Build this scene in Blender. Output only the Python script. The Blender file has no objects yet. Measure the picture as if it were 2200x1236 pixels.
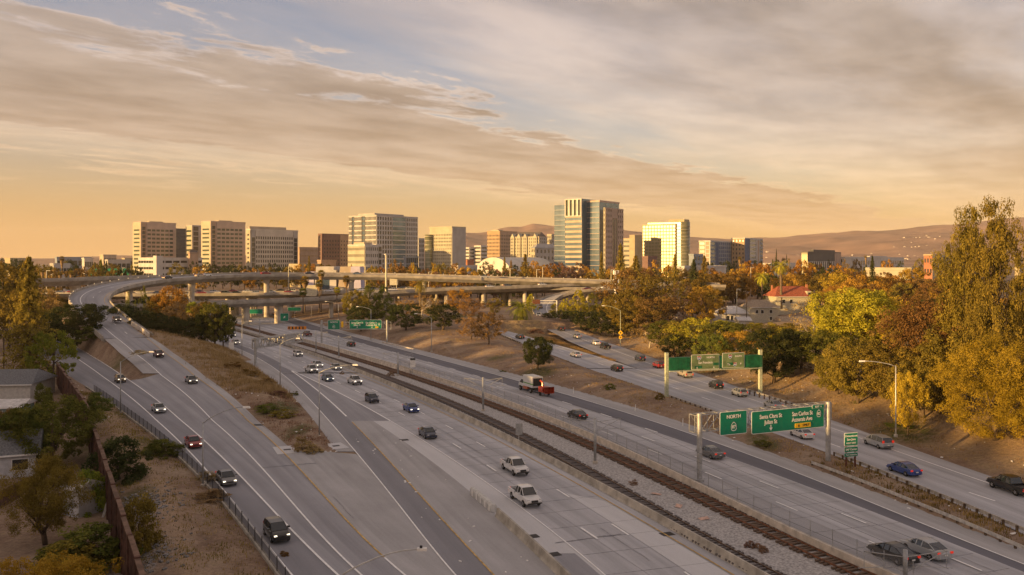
import bpy, math, random
import numpy as np
from mathutils import Vector, Matrix
R = math.radians
sc = bpy.context.scene
COL = sc.collection
# ---------------------------------------------------------------- camera
F, H, HX, HY = 1850.0, 27.0, 1100.0, 559.0      # focal length in photo pixels, drone height, horizon
cam = bpy.data.cameras.new('camera')
cam.sensor_width = 36.0
cam.lens = F / 2200.0 * 36.0
cam.shift_y = -(618.0 - HY) / 2200.0
cam.clip_start = 0.5
cam.clip_end = 60000.0
camo = bpy.data.objects.new('camera', cam)
COL.objects.link(camo)
camo.location = (0, 0, H)
camo.rotation_euler = (R(90), 0, 0)
sc.camera = camo
# ---------------------------------------------------------------- light
SUN_AZ, SUN_EL = 58.0, 5.5                      # degrees left of straight-behind, elevation
ce = math.cos(R(SUN_EL))
SUN = Vector((-math.sin(R(SUN_AZ)) * ce, -math.cos(R(SUN_AZ)) * ce, math.sin(R(SUN_EL))))
sl = bpy.data.lights.new('sun', 'SUN')
sl.energy = 5.0
sl.angle = R(0.6)
sl.color = (1.0, 0.60, 0.21)
so = bpy.data.objects.new('sun', sl)
COL.objects.link(so)
so.location = (-60, -60, 60)
so.rotation_euler = SUN.to_track_quat('Z', 'Y').to_euler()
vs = sc.view_settings
vs.view_transform = 'Standard'
vs.look = 'None'
vs.exposure = 1.05
vs.gamma = 1.0
vs.use_curve_mapping = False

world = bpy.data.worlds.new('World')
sc.world = world
world.use_nodes = True
def build_world():
    nt = world.node_tree
    nt.nodes.clear()
    N = nt.nodes.new
    L = nt.links.new
    def math_(op, a, b=None, c=None, clamp=False):
        n = N('ShaderNodeMath'); n.operation = op; n.use_clamp = clamp
        for i, v in enumerate((a, b, c)):
            if v is None: continue
            if isinstance(v, (int, float)): n.inputs[i].default_value = v
            else: L(v, n.inputs[i])
        return n.outputs[0]
    def mixc(fac, a, b, mode='MIX'):
        n = N('ShaderNodeMix'); n.data_type = 'RGBA'; n.blend_type = mode
        if isinstance(fac, (int, float)): n.inputs[0].default_value = fac
        else: L(fac, n.inputs[0])
        for i, v in ((6, a), (7, b)):
            if isinstance(v, tuple): n.inputs[i].default_value = (*v, 1)
            else: L(v, n.inputs[i])
        return n.outputs[2]
    def ramp(fac, stops, interp='EASE'):
        n = N('ShaderNodeValToRGB'); n.color_ramp.interpolation = interp
        e = n.color_ramp.elements
        while len(e) < len(stops): e.new(0.5)
        for i, (p, c) in enumerate(stops):
            e[i].position = p
            e[i].color = (*c, 1) if isinstance(c, tuple) else (c, c, c, 1)
        L(fac, n.inputs[0])
        return n.outputs[0]
    def noise(vec, scale, detail=6, rough=0.55, dist=0.0):
        n = N('ShaderNodeTexNoise'); n.inputs['Scale'].default_value = scale
        n.inputs['Detail'].default_value = detail; n.inputs['Roughness'].default_value = rough
        n.inputs['Distortion'].default_value = dist
        L(vec, n.inputs['Vector'])
        return n.outputs[0]
    tc = N('ShaderNodeTexCoord')
    sep = N('ShaderNodeSeparateXYZ'); L(tc.outputs['Generated'], sep.inputs[0])
    x, y, z = sep.outputs
    sky = N('ShaderNodeTexSky'); sky.sky_type = 'NISHITA'; sky.sun_disc = False
    sky.sun_elevation = R(SUN_EL)
    sky.sun_rotation = R(180.0 + SUN_AZ)
    sky.altitude = 50; sky.air_density = 1.0; sky.dust_density = 2.0; sky.ozone_density = 1.0
    zz = math_('MAXIMUM', z, 0.0)
    # cloud deck: project the view direction on a flat layer
    zi = math_('ADD', zz, 0.02)
    cx = math_('DIVIDE', x, zi); cy = math_('DIVIDE', y, zi)
    u = math_('SUBTRACT', math_('MULTIPLY', cx, 0.795), math_('MULTIPLY', cy, 0.607))   # across the streaks
    v = math_('ADD', math_('MULTIPLY', cx, 0.607), math_('MULTIPLY', cy, 0.795))        # along the streaks
    def vec(a, b, c=0.0):
        n = N('ShaderNodeCombineXYZ')
        for i, q in enumerate((a, b, c)):
            if isinstance(q, (int, float)): n.inputs[i].default_value = q
            else: L(q, n.inputs[i])
        return n.outputs[0]
    warp = noise(vec(math_('MULTIPLY', u, 0.8), math_('MULTIPLY', v, 0.26), 3.1), 1.0, 5, 0.6)
    warp2 = noise(vec(math_('MULTIPLY', u, 2.6), math_('MULTIPLY', v, 1.25), 7.7), 1.0, 8, 0.66, .3)
    uw = math_('ADD', u, math_('ADD', math_('MULTIPLY', math_('SUBTRACT', warp, 0.5), 1.9),
                               math_('MULTIPLY', math_('SUBTRACT', warp2, 0.5), 2.3)))
    un = math_('DIVIDE', math_('ADD', uw, 12.0), 16.0, clamp=True)       # -12..4 -> 0..1
    def un_(q): return (q + 12.0) / 16.0
    band = ramp(un, [(0.0, .0), (un_(-7.4), .04), (un_(-6.0), .36), (un_(-5.7), .93), (un_(-3.6), 1.0), (un_(-3.3), .12), (un_(-2.5), .0), (1.0, .0)])
    us = math_('ADD', u, math_('MULTIPLY', math_('SUBTRACT', warp, 0.5), 2.6))
    usn = math_('DIVIDE', math_('ADD', us, 12.0), 16.0, clamp=True)
    veil = ramp(usn, [(un_(-3.3), .03), (un_(-2.4), .42), (un_(-1.6), .74), (un_(-0.8), 1.0), (un_(0.4), .42), (1.0, .25)])
    cirrus = noise(vec(math_('MULTIPLY', u, 1.9), math_('MULTIPLY', v, 0.85), 1.3), 1.0, 9, 0.66, 0.6)
    cir = math_('MULTIPLY', ramp(cirrus, [(0.46, 0.0), (0.66, 1.0)]), 0.62)
    cir = math_('MULTIPLY', cir, ramp(zz, [(0.05, 0.0), (0.12, 1.0)]))
    broad = noise(vec(math_('MULTIPLY', u, 0.5), math_('MULTIPLY', v, 0.4), 5.0), 1.0, 6, 0.55)
    body = math_('MULTIPLY', math_('MAXIMUM', band, veil), math_('ADD', 0.62, math_('MULTIPLY', broad, 0.7)))
    m = math_('MAXIMUM', body, math_('MULTIPLY', cir, ramp(un, [(0.0, .7), (un_(-8.5), 1.0), (un_(-5.0), 1.0), (un_(-3.6), .3), (1.0, .35)])))
    m = math_('MULTIPLY', m, 1.0, clamp=True)
    # clouds: lit warm on thin edges, mauve grey in the thick
    cc = ramp(m, [(0.0, (.60, .45, .30)), (0.36, (.58, .41, .27)), (0.66, (.31, .238, .185)), (1.0, (.195, .157, .128))], 'LINEAR')
    tex = noise(vec(math_('MULTIPLY', u, 2.2), math_('MULTIPLY', v, 1.1), 9.0), 1.0, 8, 0.58, .2)
    cc = mixc(0.7, cc, ramp(tex, [(0.3, 0.66), (0.7, 1.42)]), 'MULTIPLY')
    base = mixc(1.0, sky.outputs[0], (0.95, 0.93, 1.20), 'MULTIPLY')
    base = mixc(1.0, base, (SKY, SKY, SKY), 'MULTIPLY')
    col = mixc(math_('MULTIPLY', m, 0.9), base, cc)
    # dusty evening air low over the plain
    low = math_('POWER', 2.718, math_('MULTIPLY', zz, -12.5))
    west = math_('ADD', math_('MULTIPLY', x, -0.55), math_('MULTIPLY', y, -0.35))
    haze_c = mixc(math_('ADD', 0.35, west, clamp=True), (.54, .30, .09), (.46, .20, .052))
    col = mixc(math_('MULTIPLY', low, 0.9), col, haze_c)
    lift = mixc(1.0, col, (1/SKYS, 1/SKYS, 1/SKYS), 'MULTIPLY')
    bg = N('ShaderNodeBackground'); bg.inputs['Strength'].default_value = SKYS
    L(lift, bg.inputs['Color'])
    out = N('ShaderNodeOutputWorld'); L(bg.outputs[0], out.inputs[0])
SKYS = 0.1
SKY = 0.1
build_world()
world.cycles.sampling_method = 'MANUAL'
world.cycles.sample_map_resolution = 512
sc.cycles.max_bounces = 5
sc.cycles.diffuse_bounces = 2
sc.cycles.glossy_bounces = 3
sc.cycles.transparent_max_bounces = 12
sc.cycles.volume_bounces = 0
random.seed(7)
rng = np.random.default_rng(7)
# ---------------------------------------------------------------- helpers
def P(px, py, z=0.0):
    """photo pixel on the horizontal plane at height z -> world point"""
    d = F * (H - z) / (py - HY)
    return ((px - HX) * d / F, d, z)
def XD(px, D): return (px - HX) * D / F
def ZD(py, D): return H - (py - HY) * D / F
def tag(o, label=None, cat=None, group=None, kind=None):
    if label: o['label'] = label
    if cat: o['category'] = cat
    if group: o['group'] = group
    if kind: o['kind'] = kind
    return o
def link(o, parent=None):
    COL.objects.link(o)
    if parent is not None: o.parent = parent
    return o
def empty(name, loc=(0, 0, 0), rz=0.0):
    o = bpy.data.objects.new(name, None)
    o.location = loc; o.rotation_euler = (0, 0, rz)
    o.empty_display_size = 0.2
    return link(o)
def mesh_obj(name, me, parent=None, loc=None, rz=None, scale=None):
    o = bpy.data.objects.new(name, me)
    if loc is not None: o.location = loc
    if rz is not None: o.rotation_euler = (0, 0, rz)
    if scale is not None: o.scale = scale
    return link(o, parent)
class MB:
    """mesh builder"""
    def __init__(s): s.v = []; s.f = []; s.m = []; s.uv = None; s.cur = 0
    def add(s, vs, fs):
        b = len(s.v); s.v.extend([tuple(q) for q in vs])
        s.f.extend([tuple(i + b for i in f) for f in fs]); s.m.extend([s.cur] * len(fs))
        return s
    def box(s, x0, x1, y0, y1, z0, z1):
        return s.add([(x0,y0,z0),(x1,y0,z0),(x1,y1,z0),(x0,y1,z0),(x0,y0,z1),(x1,y0,z1),(x1,y1,z1),(x0,y1,z1)],
              [(0,3,2,1),(4,5,6,7),(0,1,5,4),(1,2,6,5),(2,3,7,6),(3,0,4,7)])
    def obox(s, c, half, ax):
        """box at c with half sizes along given 3 axes"""
        c = Vector(c); a = [Vector(q) * h for q, h in zip(ax, half)]
        vs = []
        for sz in (-1, 1):
            for sx, sy in ((-1,-1),(1,-1),(1,1),(-1,1)):
                vs.append(c + a[0]*sx + a[1]*sy + a[2]*sz)
        return s.add(vs, [(0,3,2,1),(4,5,6,7),(0,1,5,4),(1,2,6,5),(2,3,7,6),(3,0,4,7)])
    def bar(s, p, q, w, h=None):
        p = Vector(p); q = Vector(q); d = (q - p); l = d.length
        if l < 1e-6: return s
        d /= l; up = Vector((0,0,1)) if abs(d.z) < 0.95 else Vector((0,1,0))
        a = d.cross(up).normalized(); b = a.cross(d)
        return s.obox((p+q)/2, (w/2, (h or w)/2, l/2), (a, b, d))
    def tube(s, pts, rad, n=8, caps=True):
        pts = [Vector(p) for p in pts]
        rs = rad if isinstance(rad, (list, tuple)) else [rad]*len(pts)
        rings = []
        ref = None
        for i, p in enumerate(pts):
            d = (pts[min(i+1, len(pts)-1)] - pts[max(i-1, 0)]).normalized()
            if ref is None:
                ref = Vector((1,0,0)) if abs(d.x) < 0.9 else Vector((0,1,0))
            a = (ref - d*ref.dot(d)).normalized(); b = d.cross(a); ref = a
            rings.append([p + (a*math.cos(t*2*math.pi/n) + b*math.sin(t*2*math.pi/n))*rs[i] for t in range(n)])
        vs = [v for r in rings for v in r]; fs = []
        for i in range(len(pts)-1):
            for t in range(n):
                fs.append((i*n+t, i*n+(t+1)%n, (i+1)*n+(t+1)%n, (i+1)*n+t))
        if caps:
            fs.append(tuple(reversed(range(n)))); fs.append(tuple(range((len(pts)-1)*n, len(pts)*n)))
        return s.add(vs, fs)
    def lathe(s, prof, n=16, c=(0,0,0)):
        vs = []; fs = []
        for r, z in prof:
            for t in range(n):
                a = t*2*math.pi/n; vs.append((c[0]+r*math.cos(a), c[1]+r*math.sin(a), c[2]+z))
        for i in range(len(prof)-1):
            for t in range(n):
                fs.append((i*n+t, i*n+(t+1)%n, (i+1)*n+(t+1)%n, (i+1)*n+t))
        fs.append(tuple(range((len(prof)-1)*n, len(prof)*n)))
        return s.add(vs, fs)
    def mesh(s, name, mats=(), smooth=False):
        me = bpy.data.meshes.new(name)
        me.from_pydata(s.v, [], s.f)
        if not isinstance(mats, (list, tuple)): mats = [mats]
        for m in mats: me.materials.append(m)
        if len(mats) > 1: me.polygons.foreach_set('material_index', s.m)
        if smooth: me.polygons.foreach_set('use_smooth', [True]*len(s.f))
        if s.uv is not None:
            l = me.uv_layers.new(name='UVMap')
            uv = np.array(s.uv, dtype=np.float32)
            li = np.empty(len(me.loops), dtype=np.int32); me.loops.foreach_get('vertex_index', li)
            l.data.foreach_set('uv', uv[li].ravel())
        me.update()
        return me
    def obj(s, name, mats, parent=None, smooth=False, loc=None, rz=None):
        return mesh_obj(name, s.mesh(name, mats, smooth), parent, loc, rz)
UNIT = None
def path_frames(pts):
    pts = np.asarray(pts, float)
    t = np.gradient(pts[:, :2], axis=0)
    t /= np.linalg.norm(t, axis=1)[:, None] + 1e-9
    n = np.stack([t[:, 1], -t[:, 0]], 1)            # right-hand side when walking along the path
    s = np.concatenate([[0], np.cumsum(np.linalg.norm(np.diff(pts[:, :2], axis=0), axis=1))])
    return pts, t, n, s
def offset(pts, lat, dz=0.0):
    p, t, n, s = path_frames(pts)
    q = p.copy(); q[:, :2] += n * (lat if np.isscalar(lat) else np.asarray(lat)[:, None]); q[:, 2] += dz
    return q
def sweep(mb, pts, prof, closed=True, caps=True, bank=0.0):
    """sweep profile [(lateral, z)] along pts; records UV (lateral, along)"""
    p, t, n, s = path_frames(pts)
    k = len(prof); b = len(mb.v)
    if mb.uv is None: mb.uv = []
    for i in range(len(p)):
        for (l, z) in prof:
            mb.v.append((p[i,0]+n[i,0]*l, p[i,1]+n[i,1]*l, p[i,2]+z - bank*l))
            mb.uv.append((l, s[i]))
    e = k if closed else k-1
    for i in range(len(p)-1):
        for j in range(e):
            a = b+i*k+j; a2 = b+i*k+(j+1) % k
            mb.f.append((a, a2, a2+k, a+k)); mb.m.append(mb.cur)
    if closed and caps:
        mb.f.append(tuple(b+j for j in reversed(range(k)))); mb.m.append(mb.cur)
        mb.f.append(tuple(b+(len(p)-1)*k+j for j in range(k))); mb.m.append(mb.cur)
    return mb
def strip(mb, left, right, nx=1, dz=0.0):
    """sheet between two equally sampled 3d polylines, uv in metres"""
    l = np.asarray(left, float); r = np.asarray(right, float)
    mid = (l+r)/2
    s = np.concatenate([[0], np.cumsum(np.linalg.norm(np.diff(mid, axis=0), axis=1))])
    w = np.linalg.norm(r-l, axis=1)
    b = len(mb.v)
    if mb.uv is None: mb.uv = []
    for i in range(len(l)):
        for j in range(nx+1):
            q = l[i] + (r[i]-l[i])*j/nx
            mb.v.append((q[0], q[1], q[2]+dz)); mb.uv.append((w[i]*j/nx, s[i]))
    for i in range(len(l)-1):
        for j in range(nx):
            a = b+i*(nx+1)+j
            mb.f.append((a, a+1, a+nx+2, a+nx+1)); mb.m.append(mb.cur)
    return mb
# ---------------------------------------------------------------- materials
def new_mat(name):
    m = bpy.data.materials.new(name); m.use_nodes = True
    nt = m.node_tree; b = nt.nodes['Principled BSDF']
    return m, nt, b
def mat(name, col, rough=0.7, metal=0.0, var=0.12, scale=3.0, col2=None, bump=0.0, spec=0.3, emit=None, coat=0.0, detail=5, bscale=None):
    """principled with procedural mottling and bump in object coordinates"""
    m, nt, b = new_mat(name)
    N = nt.nodes.new; L = nt.links.new
    tc = N('ShaderNodeTexCoord')
    nz = N('ShaderNodeTexNoise'); nz.inputs['Scale'].default_value = scale; nz.inputs['Detail'].default_value = detail
    L(tc.outputs['Object'], nz.inputs['Vector'])
    mx = N('ShaderNodeMix'); mx.data_type = 'RGBA'
    c2 = col2 or tuple(c*(1-2*var) for c in col)
    c1 = col if col2 else tuple(min(1, c*(1+var)) for c in col)
    mx.inputs[6].default_value = (*c1, 1); mx.inputs[7].default_value = (*c2, 1)
    rp = N('ShaderNodeMapRange'); rp.inputs[1].default_value = 0.35; rp.inputs[2].default_value = 0.65
    L(nz.outputs[0], rp.inputs[0]); L(rp.outputs[0], mx.inputs[0])
    L(mx.outputs[2], b.inputs['Base Color'])
    b.inputs['Roughness'].default_value = rough; b.inputs['Metallic'].default_value = metal
    b.inputs['Specular IOR Level'].default_value = spec
    b.inputs['Coat Weight'].default_value = coat
    if bump:
        bp = N('ShaderNodeBump'); bp.inputs['Strength'].default_value = bump; bp.inputs['Distance'].default_value = 0.05
        if bscale:
            n2 = N('ShaderNodeTexNoise'); n2.inputs['Scale'].default_value = bscale; n2.inputs['Detail'].default_value = 4
            L(tc.outputs['Object'], n2.inputs['Vector']); L(n2.outputs[0], bp.inputs['Height'])
        else: L(nz.outputs[0], bp.inputs['Height'])
        L(bp.outputs[0], b.inputs['Normal'])
    if emit:
        b.inputs['Emission Color'].default_value = (*emit[0], 1); b.inputs['Emission Strength'].default_value = emit[1]
    return m
def road_mat(name, col, streak=0.16, blotch=0.14, slab=0.0, lane=3.6, wear=0.1):
    """uv based: u lateral metres, v metres along. tyre and oil streaks along the road, blotches, fine aggregate"""
    m, nt, b = new_mat(name)
    N = nt.nodes.new; L = nt.links.new
    uv = N('ShaderNodeUVMap')
    def mp(sx, sy):
        n = N('ShaderNodeMapping'); n.inputs['Scale'].default_value = (sx, sy, 1); L(uv.outputs[0], n.inputs[0]); return n.outputs[0]
    def nz(v, s, d=4, r=.55):
        n = N('ShaderNodeTexNoise'); n.inputs['Scale'].default_value = s; n.inputs['Detail'].default_value = d
        n.inputs['Roughness'].default_value = r; L(v, n.inputs['Vector']); return n.outputs[0]
    def rng_(v, a, b_, c, d):
        n = N('ShaderNodeMapRange'); n.inputs[1].default_value = a; n.inputs[2].default_value = b_
        n.inputs[3].default_value = c; n.inputs[4].default_value = d; L(v, n.inputs[0]); return n.outputs[0]
    def mul(a, b_):
        n = N('ShaderNodeMath'); n.operation = 'MULTIPLY'; L(a, n.inputs[0]); L(b_, n.inputs[1]); return n.outputs[0]
    f = rng_(nz(mp(0.9, 0.02), 1.0, 5), .3, .7, 1-streak, 1+streak)
    f = mul(f, rng_(nz(mp(0.12, 0.05), 1.0, 6, .6), .3, .7, 1-blotch, 1+blotch))
    f = mul(f, rng_(nz(mp(4, 4), 1.0, 3), .2, .8, 0.94, 1.06))
    f = mul(f, rng_(nz(mp(0.5, 0.15), 2.3, 8, .7), .64, .74, 1.0, 0.86))       # patches and stains
    if wear:
        sx = N('ShaderNodeSeparateXYZ'); L(uv.outputs[0], sx.inputs[0])
        w = N('ShaderNodeMath'); w.operation = 'MULTIPLY'; L(sx.outputs[0], w.inputs[0]); w.inputs[1].default_value = 2*math.pi/lane
        c = N('ShaderNodeMath'); c.operation = 'COSINE'; L(w.outputs[0], c.inputs[0])
        f = mul(f, rng_(c.outputs[0], -1, 1, 1-wear, 1+wear*.6))
    mx = N('ShaderNodeMix'); mx.data_type = 'RGBA'; mx.blend_type = 'MULTIPLY'; mx.inputs[0].default_value = 1.0
    mx.inputs[6].default_value = (*col, 1); L(f, mx.inputs[7])
    L(mx.outputs[2], b.inputs['Base Color'])
    b.inputs['Roughness'].default_value = 0.85; b.inputs['Specular IOR Level'].default_value = 0.25
    bp = N('ShaderNodeBump'); bp.inputs['Strength'].default_value = 0.15; bp.inputs['Distance'].default_value = 0.02
    L(nz(mp(9, 9), 1.0, 3), bp.inputs['Height']); L(bp.outputs[0], b.inputs['Normal'])
    return m
M = {}
M['concrete_road'] = road_mat('concrete_road', (.425, .428, .455), .19, .13, wear=.09)
M['asphalt'] = road_mat('asphalt', (.245, .246, .272), .10, .10, wear=.05)
M['asphalt_ramp'] = road_mat('asphalt_ramp', (.31, .311, .338), .15, .13, wear=.07)
M['asphalt_pale'] = road_mat('asphalt_pale', (.385, .38, .39), .12, .2, wear=0)
M['new_concrete'] = road_mat('new_concrete', (.56, .562, .58), .05, .08, wear=0)
M['dark_asphalt'] = road_mat('dark_asphalt', (.155, .157, .185), .06, .08, wear=.05)
M['ballast'] = mat('ballast', (.44, .425, .42), .95, var=.22, scale=4.5, bump=.8, bscale=9, detail=8)
M['paint_white'] = mat('paint_white', (.88, .88, .88), .6, var=.06, scale=1.7)
M['paint_yellow'] = mat('paint_yellow', (.62, .40, .11), .6, var=.18, scale=1.7)
M['paint_worn'] = mat('paint_worn', (.55, .53, .51), .7, var=.2, scale=1.2)
M['joint'] = mat('joint', (.28, .28, .30), .9, var=.2)
M['barrier'] = mat('barrier', (.44, .405, .35), .9, var=.16, scale=.8, bump=.2, detail=8)
M['barrier_new'] = mat('barrier_new', (.60, .54, .47), .9, var=.12, scale=1.2, bump=.15)
M['bridge'] = mat('bridge', (.34, .31, .27), .9, var=.14, scale=.35, bump=.15, detail=9)
M['pier'] = mat('pier', (.52, .47, .40), .9, var=.12, scale=.5, bump=.1)
M['rail'] = mat('rail', (.20, .13, .09), .45, metal=.6, var=.2, scale=2)
M['rail_rust'] = mat('rail_rust', (.20, .085, .045), .65, metal=.2, var=.2, scale=2)
M['tie'] = mat('tie', (.17, .15, .145), .9, var=.2, scale=3)
M['tie_rust'] = mat('tie_rust', (.165, .115, .085), .9, var=.25, scale=3)
M['steel'] = mat('steel', (.42, .43, .44), .5, metal=.5, var=.12, scale=2)
M['steel_pale'] = mat('steel_pale', (.56, .56, .55), .5, metal=.35, var=.1, scale=2)
M['guard'] = mat('guard', (.60, .58, .55), .45, metal=.4, var=.14, scale=2)
M['fence_dark'] = mat('fence_dark', (.05, .05, .055), .6, var=.2)
M['wood_post'] = mat('wood_post', (.12, .085, .06), .9, var=.2, scale=6)
M['metal_grate'] = mat('metal_grate', (.05, .045, .045), .6, metal=.4)
M['white'] = mat('white', (.78, .77, .75), .6, var=.06)
M['black'] = mat('black', (.025, .025, .027), .6)
def chain_mat(name, col, alpha):
    m, nt, b = new_mat(name)
    N = nt.nodes.new; L = nt.links.new
    tr = N('ShaderNodeBsdfTransparent'); mx = N('ShaderNodeMixShader'); mx.inputs[0].default_value = alpha
    b.inputs['Base Color'].default_value = (*col, 1); b.inputs['Roughness'].default_value = .6
    L(tr.outputs[0], mx.inputs[1]); L(b.outputs[0], mx.inputs[2])
    L(mx.outputs[0], nt.nodes['Material Output'].inputs[0])
    return m
M['chain_dark'] = chain_mat('chain_dark', (.05, .05, .055), .52)
M['chain'] = chain_mat('chain', (.22, .22, .23), .30)

# lettering is made while the scene is still small
TXT = {}
def make_text(s, size, align='CENTER'):
    cu = bpy.data.curves.new('lettering', 'FONT'); cu.body = s; cu.size = size; cu.align_x = align; cu.align_y = 'CENTER'; cu.extrude = .008; cu.offset = .010*size/.6
    o = bpy.data.objects.new('lettering', cu); COL.objects.link(o)
    dg = bpy.context.evaluated_depsgraph_get(); dg.update()
    me = bpy.data.meshes.new_from_object(o.evaluated_get(dg)); bpy.data.objects.remove(o)
    me.materials.clear(); TXT[(s, size, align)] = me
for q in (('EY', 3.0), ('NORTH', .62), ('87', .95*.62), ('Santa Clara St', .74), ('Julian St', .74), ('San Carlos St', .74), ('Auzerais Ave', .74), ('82', .82*.62), ('ONLY', .42), ('EXIT  6', .34), ('NORTH', .7), ('Santa Clara St', .78), ('Julian St', .78), ('San Carlos St', .78), ('Auzerais Ave', .78), ('82', .7*.62), ('NORTH', .48), ('San Francisco', .62), ('280', .8*.46), ('SOUTH', .46), ('280', .75*.46), ('To', .55), ('680', .75*.46), ('Downtown', .40), ('San Jose', .40), ('NEXT EXIT', .30), ('SAP Center', .36), ('Tech Interactive', .25)):
    make_text(*q)
# ---------------------------------------------------------------- road lines, read off the photograph and laid on the ground
class zrow:
    """height of a road as a function of the photo row it is seen at, and so of depth"""
    def __init__(s, tab):
        a = sorted(tab); s.r = [q[0] for q in a]; s.h = [q[1] for q in a]
        rows = np.linspace(s.r[0], 1300, 1500); z = np.interp(rows, s.r, s.h)
        d = F*(H-z)/(rows-HY); o = np.argsort(d); s.D, s.Z = d[o], z[o]
    def __call__(s, row): return float(np.interp(row, s.r, s.h))
    def at(s, d): return np.interp(d, s.D, s.Z)
Z_RAMP = zrow([(654.4, 12.4), (691.6, 9.0), (723, 6.5), (760, 4.2), (810, 2.0), (905, 0.0)])
Z_LEFT = zrow([(705, 3.0), (731, 2.5), (765, 1.6), (810, .8), (905, 0.0)])
Z_RIGHT = zrow([(656, 6.6), (671, 5.1), (687, 3.5), (708, 1.9), (735, .8), (790, 0.0)])
class Line:
    """x and z of a road line as smooth functions of depth"""
    def __init__(s, pts, zf=None, deg=3):
        q = np.array([P(a, b, zf(b) if zf else 0.0) for a, b in pts])
        q = q[np.argsort(q[:, 1])]
        s.d0, s.d1 = q[0, 1], q[-1, 1]
        s.t = lambda d: np.log(np.asarray(d, float) / 150.0)
        s.c = np.polyfit(s.t(q[:, 1]), q[:, 0], min(deg, len(q)-1))
        s.zf = zf
        s.err = np.abs(np.polyval(s.c, s.t(q[:, 1])) - q[:, 0]).max()
    def x(s, d):
        d = np.asarray(d, float)
        dc = np.clip(d, s.d0, s.d1)
        e = 0.5
        y = np.polyval(s.c, s.t(dc))
        g = (np.polyval(s.c, s.t(dc+e)) - np.polyval(s.c, s.t(dc-e))) / (2*e)
        return y + (d-dc)*g
    def z(s, d): return s.zf.at(d) if s.zf else 0.0*np.asarray(d, float)
    def pts(s, d0, d1, n=None, dx=0.0, dz=0.0):
        n = n or max(2, int(abs(d1-d0)/2.5)+1)
        d = np.linspace(d0, d1, n)
        return np.stack([s.x(d)+dx, d, s.z(d)+dz], 1)
LN = {}
LN['fence'] = Line([(173.5,826),(260,886.6),(371.7,971),(444,1042.6),(480,1089.5),(538,1156),(596,1236)], Z_LEFT)
LN['l2'] = Line([(156,765),(220,810),(260,841),(369,930),(433.5,1002.4),(518,1107),(567.4,1165),(626.6,1236)], Z_LEFT)
LN['l3'] = Line([(138,731.6),(259.5,805),(399,915),(449,960),(494,1000),(594,1103),(721.5,1236)], Z_LEFT)
LN['l4'] = Line([(205.6,691.6),(352.6,810),(380,834),(450,898),(511.6,960),(594,1040),(668,1123),(770.6,1236)], Z_RAMP)
LN['l5'] = Line([(354,760),(421,810),(487.8,860.6),(589.8,960),(656.7,1024.7),(735,1105),(827.5,1199),(862,1236)], Z_RAMP)
LN['l6'] = Line([(320,723),(389.8,773.5),(443.7,810),(487.8,843),(560.6,913),(636,974)], Z_RAMP)
LN['isl'] = Line([(480,756),(560,800),(601,831),(636,855),(659.6,889.7),(686,921.7),(728,977)])
LN['m1'] = Line([(480,739),(500.5,746.5),(552.6,769),(601,802),(655,850),(690,884),(752.7,960),(817,1038),(880,1116),(944,1197),(975.7,1236)], deg=5)
LN['m2'] = Line([(623,796),(694,850),(742.6,895.5),(799,951),(832,989.5),(915,1079),(984,1156.5),(1056,1233)], deg=4)
LN['m3'] = Line([(623,796),(738.6,850),(829,902),(984,995),(1099.6,1078.8),(1229,1179.6),(1298,1236)], deg=4)
LN['strip'] = Line([(804,907),(886,963.5),(958,1015),(1030,1076),(1085,1122),(1145.7,1182.5),(1205,1236)])
LN['yel'] = Line([(498.6,711),(584,735),(647,761),(729.5,793.6),(846,837),(938,880),(1030,929),(1116.9,975),(1203,1021),(1272,1060),(1333,1094.6),(1400,1133.5),(1572.7,1236)], deg=4)
LN['sa'] = Line([(587,756),(652,778.7),(850,861),(963,918.5),(1032,956),(1210,1063),(1335,1141),(1470,1232)], deg=4)
LN['sb'] = Line([(535,748),(562,757),(621,779.5),(862,890),(915,920.5),(981,960.5),(1056,1007.5),(1152,1072),(1262,1146)], deg=4)
LN['t1'] = Line([(491,706.5),(560,724),(629,748),(740.5,782),(880,832),(996,878),(1180,975),(1335,1058),(1455,1128),(1632,1230)], deg=4)
LN['t2'] = Line([(491,694),(573,720.5),(647,735),(722,761),(796,782),(880,810),(1010,853),(1130,902),(1300,975),(1475,1058),(1670,1152),(1827,1230)], deg=4)
LN['wall'] = Line([(669.8,739),(768.4,767),(880,801.4),(980,829),(1089.4,875.7),(1228.7,925.4),(1318,968.5),(1420,1015.5),(1532,1071),(1638,1128.6),(1763.6,1187),(1845.5,1225)], deg=4)
LN['n1'] = Line([(700,734),(1000,823.5),(1060,843),(1125,866),(1205,895),(1296,929.5),(1400,970),(1530,1023),(1690,1090),(1878,1170)], deg=4)
LN['n2'] = Line([(720,729),(1003,811),(1067,832),(1133,853.5),(1206,878),(1294,909),(1391,944),(1652,1044),(1837,1117),(2084,1219)], deg=4)
LN['n3'] = Line([(694,715),(773,737),(980,797),(1222,867),(1409,930),(1654.5,1019.5),(1832.8,1082),(2200,1232)], deg=4)
LN['nw'] = Line([(629,683),(694,707),(796,733.5),(880,755),(980,782),(1185.6,842.5),(1311.6,879),(1490.7,935),(1616,980),(1709,1017),(1900,1093),(2200,1216)], deg=4)
LN['ne'] = Line([(684.7,697),(820.5,733),(880,748),(980,769.5),(1112.7,806),(1262,848),(1411,890),(1497,919),(1656,976),(1741,1008),(1868,1047),(2200,1184.5)], deg=4)
LN['rl'] = Line([(1073.5,719),(1129,741),(1245,783),(1319,819.5),(1437.6,852.5),(1543.8,885.6),(1649,926),(1741,962),(1833,997.5),(1974,1054),(2200,1149)], Z_RIGHT, deg=4)
LN['rw1'] = Line([(1086.5,712.6),(1170,736),(1263,764),(1356,790),(1429,814),(1593.5,867)], Z_RIGHT)
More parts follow.
